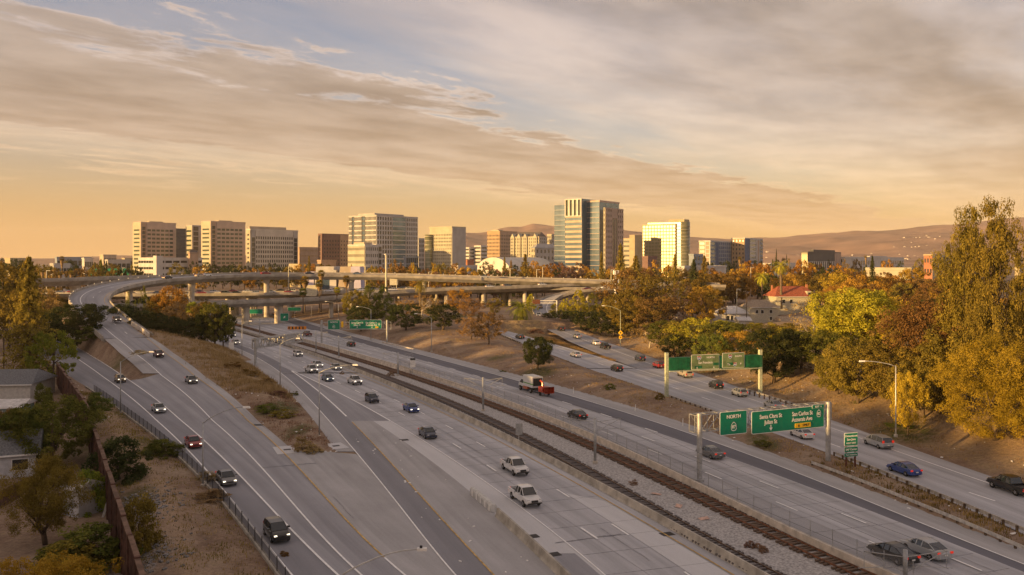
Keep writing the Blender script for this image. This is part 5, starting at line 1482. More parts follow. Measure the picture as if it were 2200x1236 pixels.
    palm('date', 903, 372, 612, 24, 'olive', 'date palm with dead skirt in front of the connector viaduct')
    palm('date', 1120, 318, 664, 40, 'bright', 'low bushy date palm beside the right-hand connector')
    for px, D, row, r_, lb in ((655, 384, 603, 16, 'fan palm in front of the blue-white building'), (690, 384, 588, 13, 'tallest fan palm before the blue-white building'),
                           (686, 380, 610, 15, 'fan palm below the tallest fan palm'), (744, 376, 600, 14, 'fan palm standing alone by the tall white pole')):
        palm('fan', px, D, row, r_, 'olive', lb, base_z=4)
    palm('fan', 651, 360, 628, 15, 'green', 'short green palm at the end of the connector viaduct', base_z=5)
    palm('fan', 724, 362, 624, 12, 'yellowgreen', 'short yellow-green palm beside the overpass', base_z=5)
    # ---- right of the connector: poplars and dark row
    for px, D, top, w in ((1192, 352, 652, 26), (1215, 348, 640, 30), (1243, 344, 622, 44), (1272, 348, 630, 40), (1303, 338, 634, 34), (1313, 332, 660, 26), (1230, 352, 660, 34), (1140, 372, 630, 28)):
        T('poplar', px, D, top, w, 'yellowgreen', 'yellow-green poplar in the row beside the right-hand connector', 'yellow-green poplars beside the connector')
    for px, D, top, w in ((1205, 322, 668, 36), (1232, 314, 668, 44), (1258, 310, 672, 44), (1290, 304, 668, 50), (1318, 300, 690, 46), (1180, 330, 672, 26)):
        T('oak', px, D, top, w, 'dark', 'low dark oak in the row in front of the yellow-green poplars', 'low dark oaks in front of the poplars')
    for px, D, top, w, c, k in ((1352, 325, 578, 105, 'rust', 'loose'), (1395, 315, 592, 100, 'olive', 'loose'), (1430, 305, 640, 90, 'rust', 'loose'), (1365, 295, 655, 90, 'olive', 'oak'), (1345, 300, 625, 70, 'olive', 'oak'), (1325, 318, 650, 60, 'olive', 'oak'), (1455, 330, 606, 80, 'pinky', 'sparse'), (1405, 290, 640, 80, 'rust', 'loose')):
        T(k, px, D, top, w, c, 'large '+CWORD[c]+' tree in the thicket behind the diamond sign', CWORD[c]+' trees in the thicket behind the diamond sign')
    # ---- belt along the wooden fence
    for px, D, top, w, c, k in ((1395, 252, 694, 70, 'tan', 'sparse'), (1432, 246, 690, 84, 'green', 'oak'), (1475, 236, 690, 90, 'olive', 'oak'), (1500, 228, 682, 110, 'yellowgreen', 'loose'), (1556, 218, 692, 100, 'green', 'oak'),
                             (1545, 238, 688, 70, 'yellowgreen', 'loose'), (1608, 236, 694, 80, 'olive', 'loose'), (1645, 228, 694, 80, 'yellowgreen', 'loose'), (1700, 225, 696, 80, 'olive', 'oak'), (1590, 205, 712, 80, 'orange', 'loose'), (1530, 205, 720, 70, 'green', 'oak'), (1450, 225, 720, 60, 'dark', 'oak'),
                             (1695, 198, 704, 100, 'yellowgreen', 'loose'), (1720, 185, 716, 90, 'green', 'oak'), (1745, 205, 640, 80, 'straw', 'sparse'), (1770, 178, 712, 80, 'green', 'oak'), (1800, 160, 760, 80, 'olive', 'oak')):
        T(k, px, D, top, w, c, CWORD[c]+' tree in the belt behind the wooden fence', CWORD[c]+' trees behind the wooden fence')
    T('oak', 1662, 181, 704, 100, 'dark', 'dark oak with visible trunk just behind the faded green gantry sign', lod='hi')
    T('oak', 1842, 152, 722, 100, 'olive', 'olive oak with leaning trunk at the end of the wooden fence', lod='hi')
    T('oak', 1835, 188, 617, 150, 'yellowgreen', 'great lime-yellow tree glowing above the fence', lod='hi')
    T('loose', 1908, 184, 642, 80, 'yellow', 'golden yellow tree joined to the great lime-yellow tree', lod='hi')
    T('loose', 1885, 192, 625, 70, 'yellowgreen', 'lime-yellow tree behind the golden yellow tree', lod='hi')
    T('oak', 1790, 195, 660, 70, 'yellowgreen', 'small lime tree beside the great lime-yellow tree')
    for k, px, D, top, w, c, lb in (('tall', 2082, 140, 448, 160, 'olive', 'towering olive tree with airy crown, the lower of two'), ('tall', 2142, 134, 433, 190, 'olive', 'towering olive tree with airy crown, the taller of two'),
                                 ('loose', 1960, 150, 680, 150, 'rust', 'broad rusty tree in front of the towering trees'), ('loose', 2010, 146, 640, 160, 'rust', 'broad rust-brown tree at the foot of the towering trees'),
                                 ('oak', 1915, 146, 735, 120, 'olive', 'olive tree beside the broad rusty tree'), ('oak', 2060, 138, 700, 150, 'olive', 'broad olive tree below the towering trees'),
                                 ('oak', 1985, 136, 770, 110, 'olive', 'lower olive tree at the fence end'), ('loose', 2190, 140, 640, 160, 'golden', 'loose olive tree behind the golden pine'),
                                 ('pine', 2140, 120, 722, 180, 'golden', 'dense golden green pine overhanging the bank'), ('pine', 2225, 118, 740, 170, 'golden', 'dense golden green pine beside the overhanging one'),
                                 ('loose', 2200, 128, 830, 110, 'olive', 'dark low tree under the golden pine'), ('loose', 1950, 130, 800, 60, 'yellow', 'small yellow tree behind the fence end')):
        T(k, px, D, top, w, c, lb, lod='hi')
    # ---- conifers against the towers
    for px, D, top, w, c in ((1333, 420, 522, 46, 'olive'), (1366, 440, 548, 56, 'olive'), (1292, 470, 540, 24, 'olive'), (1450, 420, 545, 34, 'olive'), (1490, 400, 556, 44, 'dark'), (1513, 400, 548, 40, 'olive'),
                          (1128, 520, 544, 36, 'olive'), (1084, 540, 551, 20, 'olive'), (1098, 545, 558, 18, 'rust'), (1874, 330, 548, 30, 'dark'), (664, 620, 549, 16, 'olive'), (217, 600, 556, 22, 'green'), (229, 620, 560, 14, 'dark'), (1668, 900, 533, 7, 'dark'), (1660, 640, 556, 12, 'dark'), (1690, 900, 545, 6, 'dark')):
        T('conifer', px, D, top, w*1.5, c, 'dark pointed conifer standing out from the tree belt below the towers', 'pointed conifers below the towers', z=4)
    palm('date', 1678, 395, 572, 24, 'yellowgreen', 'tall date palm behind the red-roofed house', base_z=5)
    palm('date', 1637, 415, 596, 22, 'yellowgreen', 'shorter date palm behind the beige house', base_z=5)
    for px, D, row, r_ in ((133, 560, 556, 9), (1589, 700, 556, 7), (1860, 800, 552, 5), (982, 800, 568, 5), (1695, 800, 558, 4), (1895, 800, 564, 5), (91, 420, 582, 8), (99, 430, 581, 7), (129, 450, 588, 8), (153, 450, 587, 9)):
        palm('fan', px, D, row, r_, 'olive', 'small fan palm poking out of the distant tree belt', group='fan palms in the distant tree belt', base_z=3)
    # ---- belt below the skyline
    rr = random.Random(11)
    kinds = {'orange': 'orange autumn tree in the belt below the skyline', 'rust': 'rusty brown tree in the belt below the skyline', 'olive': 'olive green tree in the belt below the skyline', 'dark': 'dark green tree in the belt below the skyline', 'pinky': 'bare pinkish tree in the belt below the skyline', 'yellow': 'yellow tree in the belt below the skyline'}
    def where(px):
        for lim, w in ((300, 'on the plain behind the high viaduct'), (560, 'below the twin tan towers'), (740, 'below the stepped block and the red-brown hotel'), (1000, 'below the white-framed and cream towers'), (1180, 'around the white tent hall'), (1340, 'at the foot of the blue glass tower'),
                       (1500, 'before the gold glass tower'), (1720, 'around the red-roofed house'), (1960, 'before the civic building and white office'), (9999, 'behind the towering olive trees')):
            if px < lim: return w
    def belt(n, p0, p1, d0, d1, t0, t1, w0, w1, cols):
        for i in range(n):
            px = p0+(p1-p0)*(i+rr.uniform(.1, .9))/n; D = rr.uniform(d0, d1)*1.0; c = rr.choice(cols)
            if D < 400 and 1535 < px < 1795: continue
            f = (D-d0)/max(1, d1-d0)
            top = t1+(t0-t1)*f+rr.uniform(-5, 5)
            T(rr.choice(['loose', 'oak', 'round']), px, D, top, rr.uniform(w0, w1)*(1.15-.3*f), c, kinds[c].split(' in ')[0]+' '+where(px), kinds[c].split(' in ')[0]+'s '+where(px), z=3.0 if D > 430 else None)
    belt(40, 850, 1340, 480, 640, 566, 588, 30, 54, ['orange', 'orange', 'rust', 'olive', 'dark', 'tan' if False else 'pinky'])
    belt(34, 1330, 1800, 420, 580, 562, 592, 36, 66, ['orange', 'rust', 'olive', 'orange', 'dark', 'rust'])
    belt(20, 1440, 1800, 350, 400, 598, 622, 44, 70, ['dark', 'olive', 'rust', 'orange', 'olive'])
    belt(24, 1760, 2080, 300, 420, 578, 608, 46, 80, ['orange', 'rust', 'rust', 'yellow', 'olive'])
    belt(14, 1780, 2200, 230, 290, 625, 655, 60, 90, ['olive', 'rust', 'dark', 'orange'])
    belt(26, -40, 300, 480, 800, 560, 574, 18, 42, ['olive', 'dark', 'rust', 'olive'])
    belt(20, 370, 700, 620, 760, 565, 574, 22, 40, ['dark', 'olive', 'dark', 'orange'])
    belt(12, 700, 900, 560, 640, 572, 582, 22, 36, ['orange', 'rust', 'yellow', 'dark'])
    belt(18, 1500, 2080, 700, 1000, 558, 566, 16, 30, ['rust', 'olive', 'orange', 'dark'])
    belt(10, 200, 420, 300, 345, 640, 655, 30, 46, ['dark', 'olive'])
    for px, D, top, w, c in ((860, 520, 566, 30, 'rust'), (880, 520, 572, 26, 'orange'), (800, 560, 572, 30, 'olive'), (845, 540, 560, 40, 'rust'), (932, 520, 568, 26, 'yellow'), (890, 540, 564, 22, 'yellow'), (942, 430, 594, 34, 'orange')):
        T('loose', px, D, top, w, c, kinds[c].split(' in ')[0]+' '+where(px), kinds[c].split(' in ')[0]+'s '+where(px), z=3)
# added shade caster: unseen tree rows shaped to keep the low sun off the freeway
def build_shade_trees():
    r = np.random.default_rng(3)
    pos = []; nr = []; va = []
    n_t = 330
    for k in range(n_t):
        # two staggered rows square to the sunlight
        s = -75 + (k//2)/(n_t/2)*570; row = (k % 2)*16.0
        ca, sa = math.cos(R(SUN_AZ)), math.sin(R(SUN_AZ))
        x = -222 + ca*s - sa*row + r.uniform(-5, 5); y = 168 - sa*s - ca*row + r.uniform(-5, 5)
        if y > 0 and x/y > -.68 and x < 0: continue
        h = r.uniform(18.5, 24); w = r.uniform(5.5, 9)
        n = 520
        t = r.uniform(0, 1, n); rad = w*np.sqrt(np.clip(1-(2*t-1)**2, 0.02, 1))*r.uniform(.5, 1, n)
        a = r.uniform(0, 6.28, n)
        pos.append(np.stack([x+rad*np.cos(a), y+rad*np.sin(a), .5+(h-.5)*t], 1))
        nr.append(r.normal(size=(n, 3))+[0, 0, .4]); va.append(r.uniform(0, 1, n))
    me = leaves_mesh('wood', np.concatenate(pos), np.concatenate(nr), 1.15, np.concatenate(va), .8, r=r)
    me.materials.append(LEAF['dark'])
    o = mesh_obj('wood', me); tag(o, 'added unseen rows of dark trees that cast shade over the freeway', 'wood', kind='stuff')
build_trees()
build_shade_trees()
# ---------------------------------------------------------------- vehicles
def paint(name, c, rough=.28, metal=.25):
    m, nt, b = new_mat(name); N = nt.nodes.new; L = nt.links.new
    tc = N('ShaderNodeTexCoord'); nz = N('ShaderNodeTexNoise'); nz.inputs['Scale'].default_value = 2.5; L(tc.outputs['Object'], nz.inputs['Vector'])
    mx = N('ShaderNodeMix'); mx.data_type = 'RGBA'; mx.inputs[6].default_value = (*c, 1); mx.inputs[7].default_value = (*[q*.8+.01 for q in c], 1); L(nz.outputs[0], mx.inputs[0])
    L(mx.outputs[2], b.inputs['Base Color']); b.inputs['Roughness'].default_value = rough; b.inputs['Metallic'].default_value = metal; b.inputs['Coat Weight'].default_value = .35; b.inputs['Coat Roughness'].default_value = .12
    return m
PAINT = {k: paint('car_'+k, c) for k, c in dict(white=(.74,.74,.74), silver=(.42,.44,.46), grey=(.16,.165,.175), black=(.018,.018,.02), navy=(.025,.035,.075), blue=(.03,.07,.28), steelblue=(.13,.18,.26), red=(.28,.018,.02), darkred=(.13,.014,.02), tan=(.34,.25,.15), bronze=(.22,.135,.08), beige=(.48,.42,.33), orange=(.50,.10,.02), cream=(.6,.55,.46)).items()}
M['car_glass'] = mat('car_glass', (.02, .026, .03), .06, spec=.9, var=.05)
M['tyre'] = mat('tyre', (.02, .02, .02), .85)
M['rim'] = mat('rim', (.45, .45, .46), .35, metal=.8)
M['lamp_on'] = mat('lamp_on', (.9, .85, .75), .3, emit=((1, .86, .62), 1.8))
M['lamp_off'] = mat('lamp_off', (.55, .55, .55), .15, spec=.9)
M['tail'] = mat('tail', (.35, .012, .01), .25, emit=((1, .05, .02), .22))
M['trim'] = mat('trim', (.03, .03, .032), .6)
M['plate'] = mat('plate', (.7, .7, .68), .6)
def loft(st, xs_scale=1.0):
    """body from stations (x, zb, zt, w): chamfered 10-point rings"""
    mb = MB(); k = 10
    for x, zb, zt, w in st:
        m = zb+(zt-zb)*.55
        mb.v += [(x, -w*.86, zb), (x, -w, zb+(zt-zb)*.18), (x, -w*1.0, m), (x, -w*.955, zt-(zt-zb)*.12), (x, -w*.84, zt), (x, w*.84, zt), (x, w*.955, zt-(zt-zb)*.12), (x, w*1.0, m), (x, w, zb+(zt-zb)*.18), (x, w*.86, zb)]
    for i in range(len(st)-1):
        for j in range(k):
            mb.f.append((i*k+j, (i+1)*k+j, (i+1)*k+(j+1) % k, i*k+(j+1) % k)); mb.m.append(0)
    mb.f.append(tuple(range(k))); mb.m.append(0); mb.f.append(tuple((len(st)-1)*k+j for j in reversed(range(k)))); mb.m.append(0)
    return mb
def house(st):
    """greenhouse from stations (x, z0, z1, w0, w1)"""
    mb = MB()
    for x, z0, z1, w0, w1 in st: mb.v += [(x, -w0, z0), (x, -w1, z1), (x, w1, z1), (x, w0, z0)]
    for i in range(len(st)-1):
        for j in range(4): mb.f.append((i*4+j, (i+1)*4+j, (i+1)*4+(j+1) % 4, i*4+(j+1) % 4)); mb.m.append(0)
    mb.f.append((0,1,2,3)); mb.m.append(0); e = (len(st)-1)*4; mb.f.append((e+3,e+2,e+1,e)); mb.m.append(0)
    return mb
CARS = {
 'sedan': dict(body=[(-2.38,.38,.80,.72),(-2.25,.27,.98,.84),(-1.5,.22,1.02,.905),(-.4,.2,.98,.92),(.9,.2,.955,.915),(1.6,.22,.86,.89),(2.15,.26,.74,.84),(2.38,.34,.58,.70)],
   cab=[(-1.85,.96,1.0,.80,.74),(-1.05,.95,1.36,.84,.62),(-.3,.95,1.45,.85,.63),(.35,.95,1.43,.85,.63),(1.22,.93,.97,.83,.76)], roof=[(-1.0,1.375,.60),(-.3,1.465,.62),(.38,1.44,.61)], wheels=(-1.42,1.42,.33), l=2.38, head=.66, tail=.86),
 'suv': dict(body=[(-2.32,.42,.95,.78),(-2.25,.32,1.12,.88),(-1.5,.28,1.14,.94),(0,.27,1.12,.95),(1.1,.27,1.10,.945),(1.75,.3,1.02,.92),(2.2,.34,.90,.86),(2.35,.42,.68,.72)],
   cab=[(-2.26,1.10,1.14,.84,.80),(-2.0,1.10,1.62,.86,.66),(-.9,1.10,1.70,.88,.68),(.3,1.10,1.67,.88,.67),(1.28,1.08,1.12,.86,.80)], roof=[(-2.05,1.645,.64),(-.9,1.72,.67),(.3,1.685,.66)], wheels=(-1.4,1.42,.37), l=2.34, head=.84, tail=1.05),
 'van': dict(body=[(-2.5,.40,.95,.80),(-2.42,.30,1.06,.92),(-1.5,.26,1.08,.97),(0,.25,1.06,.975),(1.3,.25,1.02,.96),(2.0,.28,.90,.92),(2.42,.34,.78,.84),(2.55,.42,.62,.72)],
   cab=[(-2.45,1.04,1.08,.86,.82),(-2.2,1.04,1.66,.88,.70),(-.9,1.04,1.74,.90,.71),(.4,1.04,1.70,.90,.70),(1.7,.98,1.02,.87,.80)], roof=[(-2.25,1.69,.68),(-.9,1.765,.70),(.42,1.72,.69)], wheels=(-1.5,1.55,.34), l=2.5, head=.74, tail=1.15),
 'pickup': dict(body=[(-2.9,.5,.78,.82),(-2.85,.42,.82,.93),(-1.5,.38,.84,.96),(-.2,.36,1.16,.97),(1.2,.36,1.16,.97),(1.9,.38,1.12,.95),(2.6,.42,1.04,.90),(2.85,.5,.82,.78)],
   cab=[(-.95,1.12,1.16,.86,.80),(-.72,1.12,1.78,.86,.68),(0,1.12,1.84,.88,.69),(.75,1.12,1.80,.88,.68),(1.5,1.12,1.17,.87,.80)], roof=[(-.78,1.80,.66),(0,1.865,.68),(.78,1.825,.67)], wheels=(-1.75,1.8,.40), l=2.86, head=.92, tail=.90, bed=True),
}
CARMESH = {}
def car_meshes(kind):
    if kind in CARMESH: return CARMESH[kind]
    c = CARS[kind]; d = {}
    d['body'] = loft(c['body'])
    d['windows'] = house(c['cab'])
    mb = MB()
    for x, z, w in c['roof']: mb.v += [(x, -w-.02, z-.06), (x, -w*.9, z), (x, w*.9, z), (x, w+.02, z-.06)]
    for i in range(len(c['roof'])-1):
        for j in range(3): mb.f.append((i*4+j, i*4+j+1, (i+1)*4+j+1, (i+1)*4+j)); mb.m.append(0)
    # pillars
    cab = c['cab']
    for s in (-1, 1):
        for i in range(len(cab)-1):
            x0, z0, z1, w0, w1 = cab[i]; x1, y0, y1, v0, v1 = cab[i+1]
            mb.bar((x0, s*(w1+.012), z1), (x1, s*(v1+.012), y1), .06, .05)
        for x, z0, z1, w0, w1 in cab[2:-1]: mb.bar((x-.1, s*(w0+.012), z0), (x-.1, s*(w1+.012), z1), .09, .04)
    d['roof'] = mb
    x0, x1, r = c['wheels']
    w = MB(); w.lathe([(r*.55, -.11), (r*.95, -.11), (r, -.07), (r, .07), (r*.95, .11), (r*.55, .11)], 16); d['tyre'] = w
    w = MB(); w.lathe([(.02, .06), (r*.56, .10), (r*.58, .09)], 12); 
    for q in range(5): w.bar((0, 0, .10), (math.cos(q*1.257)*r*.55, math.sin(q*1.257)*r*.55, .11), .07, .03)
    d['rim'] = w
    l = c['l']; hz = c['head']; tz = c['tail']
    hw = c['body'][-2][3]
    d['headlight'] = MB().obox((0, 0, 0), (.08, .14, .055), ((1,0,0), (0,1,0), (0,0,1)))
    d['taillight'] = MB().obox((0, 0, 0), (.05, .15 if kind != 'suv' else .09, .09 if kind in ('sedan',) else .17), ((1,0,0), (0,1,0), (0,0,1)))
    d['bumper'] = MB().box(l-.16, l+.06, -hw*.9, hw*.9, c['body'][-1][1], c['body'][-1][1]+.13).box(-l-.05, -l+.12, -hw*.9, hw*.9, c['body'][0][1], c['body'][0][1]+.12)
    d['grille'] = MB().box(l-.06, l+.03, -hw*.42, hw*.42, c['body'][-1][1]+.16, hz-.02)
    d['plate'] = MB().box(-l-.07, -l-.04, -.17, .17, .62, .74)
    d['mirror'] = MB().box(.75, .95, -c['body'][3][3]-.2, -c['body'][3][3]+.06, 1.02 if kind == 'sedan' else 1.16, 1.16 if kind == 'sedan' else 1.34).box(.75, .95, c['body'][3][3]-.06, c['body'][3][3]+.2, 1.02 if kind == 'sedan' else 1.16, 1.16 if kind == 'sedan' else 1.34)
    if c.get('bed'):
        b = MB(); w_ = .955
        b.box(-2.88, -.9, -w_, -w_+.1, .80, 1.14); b.box(-2.88, -.9, w_-.1, w_, .80, 1.14); b.box(-2.9, -2.8, -w_+.1, w_-.1, .80, 1.12); b.box(-.99, -.9, -w_+.1, w_-.1, .80, 1.14)
        d['bed_wall'] = b; d['bed_floor'] = MB().box(-2.8, -.99, -w_+.1, w_-.1, .78, .85)
    CARMESH[kind] = {k: v.mesh(k, [M['trim']]) for k, v in d.items()}
    return CARMESH[kind]
CARMAT = {}
def cm(me, m):
    k = (me.name, m.name)
    if k not in CARMAT:
        q = me.copy(); q.materials.clear(); q.materials.append(m); CARMAT[k] = q
    return CARMAT[k]
def car(kind, col, x, y, z, rz, label, group=None, lights=False, scale=1.0, parts=True, cap=False, name=None, cat=None):
    d = car_meshes(kind); c = CARS[kind]
    nm = name or {'sedan': 'sedan_car', 'suv': 'suv_car', 'van': 'minivan', 'pickup': 'pickup_truck'}[kind]
    scale *= .94 if kind == 'suv' else 1.0
    t = empty(nm, (x, y, z), rz); t.scale = (scale,)*3
    tag(t, label, cat or {'pickup': 'pickup truck', 'van': 'minivan'}.get(kind, 'car'), group)
    p = PAINT[col]
    b = mesh_obj('body', cm(d['body'], p), t); mesh_obj('windows', cm(d['windows'], M['car_glass']), t); mesh_obj('roof', cm(d['roof'], p), t)
    x0, x1, r = c['wheels']; hw = c['body'][3][3]
    for xw in (x0, x1):
        for s in (-1, 1):
            w = mesh_obj('wheel', cm(d['tyre'], M['tyre']), t, loc=(xw, s*(hw-.10), r)); w.rotation_euler = (-s*math.pi/2, 0, 0)
            if parts: mesh_obj('rim', cm(d['rim'], M['rim']), w)
    if c.get('bed') and not cap:
        mesh_obj('bed_wall', cm(d['bed_wall'], p), t); mesh_obj('bed_floor', cm(d['bed_floor'], M['trim']), t)
    if cap:
        house([(-2.86,.82,1.14,.95,.93),(-2.75,.82,1.70,.95,.76),(-1.0,.82,1.72,.95,.78)]).obj('canopy', p, t); MB().box(-2.86, -2.8, -.6, .6, 1.2, 1.6).obj('rear_window', M['car_glass'], t)
    l = c['l']; fw = c['body'][-2][3]
    for s in (-1, 1):
        mesh_obj('headlight', cm(d['headlight'], M['lamp_on'] if lights else M['lamp_off']), t, loc=(l-.16, s*fw*.74, c['head']))
        mesh_obj('taillight', cm(d['taillight'], M['tail']), t, loc=(-l+.03, s*c['body'][1][3]*.83, c['tail']))
    if parts:
        mesh_obj('bumper', cm(d['bumper'], M['trim'] if kind != 'sedan' else p), t); mesh_obj('grille', cm(d['grille'], M['trim']), t); mesh_obj('license_plate', cm(d['plate'], M['plate']), t); mesh_obj('mirror', cm(d['mirror'], p), t)
    return t
def heading(ln, D, toward):
    a = LN[ln].x(D-2); b = LN[ln].x(D+2); v = Vector((float(b-a), 4.0))
    if toward: v = -v
    return math.atan2(v.y, v.x)
def on_road(kind, col, px, py, ln, toward, label, zf=None, **k):
    z = zf(py) if zf else 0.0
    x, D, _ = P(px, py-2, z)
    if zf: z = float(zf.at(D))
    return car(kind, col, x, D, z+Z0+.03, heading(ln, D, toward), label, lights=toward and k.pop('on', True), **k)
def build_cars():
    S = [('sedan','white',489,716,'sb','white sedan half hidden by the two-toned tree at the freeway edge'),('sedan','black',498,726,'sb','black sedan behind the sign with dark red posts'),('sedan','white',507,742,'sb','white sedan beside the sign with dark red posts'),
         ('suv','white',640,768,'sa','white SUV passing under the grey truss gantry'),('sedan','white',682,791,'sa','white sedan just behind the older white pickup in the group of four'),('pickup','white',669,803,'sb','white pickup beside the white sedan at the gore tip'),
         ('sedan','silver',722,797,'yel','silver sedan next to the railway-side barrier'),('sedan','steelblue',704,821,'sb','blue-grey sedan with headlights on at the gore'),('pickup','white',762,828,'sa','large white pickup with headlights on ahead of the silver sedan'),
         ('suv','navy',799,867,'sb','navy SUV between the gore lines and the pale shoulder'),('sedan','blue',883,887,'sa','blue sedan beside the yellow edge line'),('sedan','navy',919,942,'sb','dark navy sedan beside the pale concrete shoulder'),
         ('pickup','white',1106,1018,'sa','white crew-cab pickup in the lane by the yellow line'),('pickup','white',1128,1083,'sb','older white pickup with dark cargo bed beside the crash cushion')]
    for kd, c, px, py, ln, lb in S:
        off = dict(sb=-1.7, sa=-1.7, yel=-1.8)[ln]
        on_road(kd, c, px, py, ln, True, lb, on=(c != 'navy' and py < 900))
    Lr = [('suv','bronze',251,697,'l4','boxy bronze off-roader leaving the flyover bend',Z_RAMP),('suv','darkred',340.5,771,'l4','dark red SUV coming down the flyover ramp',Z_RAMP),('sedan','grey',411,826,'l5','dark sedan beside the dry grass island',Z_RAMP),
          ('suv','tan',258,824,'l3','tan SUV on the left ramp beside the lamp post',Z_LEFT),('sedan','silver',341,888,'l3','silver sedan on the left ramp beside the dark fence',Z_LEFT),('sedan','red',415,962,'l3','red sedan on the left ramp next to a lamp post',None),
          ('sedan','grey',486,1041,'l3','dark grey sedan on the left ramp, ahead of the red sedan',None),('suv','black',594,1160,'l3','black SUV with headlights on, leading the left ramp traffic',None)]
    for kd, c, px, py, ln, lb, zf in Lr: on_road(kd, c, px, py, ln, True, lb, zf=zf)
    Nb = [('sedan','silver',537,694,'n1','silver sedan behind the fat viaduct pier'),('sedan','black',495,681,'n1','black car coming out from under the viaduct'),('sedan','black',590,679,'nw','dark car in the shade under the connector viaduct'),
          ('pickup','darkred',660,725,'n1','dark red pickup beside the orange barricades'),('suv','black',754,747,'n2','black SUV below the far green signs'),('sedan','black',1240,902,'n1','black sedan behind the wood chipper truck'),
          ('sedan','grey',1526,985,'n2','dark grey sedan passing behind the gantry post'),('sedan','black',1918,1206,'n1','black sedan beside the catenary pole at the wall'),('sedan','silver',1988,1196,'n2','silver sedan overtaking the black sedan by the catenary pole')]
    for kd, c, px, py, ln, lb in Nb: on_road(kd, c, px, py, ln, False, lb)
    Rr = [('sedan','black',1117,731,'rd','black sedan with red lights behind the white-trunked tree'),('sedan','white',1237,770,'rd','white sedan on the lower ramp beside the lone oak mound'),('suv','black',1325,800,'rd','black SUV on the lower ramp before the faded gantry'),
          ('suv','black',1205.6,714,'rw2','black SUV on the connector by the concrete barrier'),('sedan','silver',1240,730,'rw2','silver sedan merging from the connector'),('sedan','white',1280,744,'rw2','white sedan at the bumper of the black pickup'),('pickup','black',1300,752,'rw2','black pickup merging below the diamond sign'),
          ('suv','navy',1375,778,'rw2','black SUV between the black pickup and the red SUV'),('suv','red',1414,793,'rw2','red SUV just before the faded green gantry'),('pickup','beige',1471.5,813,'rw2','beige pickup with a white canopy under the faded gantry'),
          ('suv','black',1538,837,'rw2','black SUV with red lights beside the gantry post on the bank'),('suv','silver',1588.6,854,'rw2','silver SUV at the start of the bank guard rail'),('sedan','silver',1661,880,'rw2','silver car half hidden by the large exit sign'),
          ('sedan','white',1722,943,'rd','white sedan below the large exit sign'),('van','silver',1886,963,'rw2','silver minivan beside the downtown sign'),('sedan','blue',1942,1021,'rd','bright blue coupe behind the long guard rail'),('pickup','black',2171,1060,'rw2','black pickup leaving past the golden pine')]
    for kd, c, px, py, ln, lb in Rr:
        k = {'cap': True} if 'canopy' in lb else {}
        on_road(kd, c, px, py, ln, False, lb, zf=Z_RIGHT, **k)
    def on_path(path, px, lat, kd, c, rev, lb, group=None):
        p, t, n, s = path_frames(path); i = int(np.argmin(abs(p[:, 0]/p[:, 1]*F+HX-px)+ (0 if True else 0)))
        x, y = p[i, :2]+n[i]*lat; rz = math.atan2(t[i,1], t[i,0])+(math.pi if rev else 0)
        return car(kd, c, x, y, p[i,2]+.12, rz, lb, group, lights=False, parts=False)
    fl = fly_c[fly_c[:, 1] > 300]
    for px, c, kd, lat, lb in ((353, 'black', 'sedan', 1, 'black sedan high on the flyover bend'), (424, 'beige', 'sedan', 2, 'beige sedan on the flyover before the twin tan towers'), (444, 'white', 'sedan', -1, 'white sedan on the flyover before the twin tan towers'), (570, 'red', 'sedan', -1, 'red sedan on the flyover before the stepped block'), (666, 'navy', 'sedan', 1, 'dark blue car on the flyover above the fan palms'), (772, 'steelblue', 'sedan', 1, 'blue-grey car on the flyover beside the tall white pole'), (1040, 'silver', 'sedan', 0, 'silver car at the far end of the flyover')):
        on_path(fl, px, lat, kd, c, False, lb)
    cv = PATHS['cv']
    on_path(cv[:40], 1157, -.6, 'suv', 'bronze', True, 'bronze SUV on the connector under the brown sign back')
    x, D, z = P(1158, 682, 4.0); car('pickup', 'white', x, D, z+.15, math.radians(-98), 'white pickup on the connector beside the date palm')
    x, D, z = P(1171, 696, 2.7); car('sedan', 'grey', x, D, z+.15, math.radians(-92), 'dark sedan on the connector behind the white pickup')
    on_path(cv[-50:], 1258, 0, 'sedan', 'darkred', True, 'dark red car on the ramp viaduct above the poplars'); on_path(cv[-40:], 1305, 0, 'suv', 'white', True, 'white car on the ramp viaduct beside the bare tree')
    nv = PATHS['nv']
    for px, c in ((1047, 'white'), (1166, 'white'), (1090, 'grey')): on_path(nv, px, .5, 'suv', c, False, '%s car on the connector viaduct behind the date palm' % ('white' if c == 'white' else 'grey'), 'cars on the connector viaduct')
    mn = PATHS['mn']; r = random.Random(4)
    lst = [(134,'red'),(110,'white'),(122,'grey'),(298,'tan'),(346,'grey'),(417,'darkred'),(440,'red'),(464,'white'),(487,'red'),(510,'black'),(534,'white'),(554,'silver'),(580,'white'),(593,'black'),(632,'red'),(622,'white'),(671,'white'),(704,'white'),(716,'silver'),(759,'navy'),(776,'white'),(800,'silver'),(848,'white'),(878,'white'),(862,'silver'),(990,'white'),(1020,'silver'),(500,'grey'),(650,'silver'),(735,'white')]
    for i, (px, c) in enumerate(lst):
        cn = {'red': 'red', 'darkred': 'red', 'white': 'white', 'silver': 'silver', 'grey': 'dark', 'black': 'dark', 'navy': 'dark', 'tan': 'tan'}[c]
        on_path(mn, px, (-14, -10, -6.5, -3, 4, 7.5, 11, 14)[(i*5) % 8], r.choice(['sedan', 'suv', 'sedan', 'van']), c, r.random() < .5, '%s car in the crowded traffic on the wide overpass' % cn, '%s cars on the wide overpass' % cn)
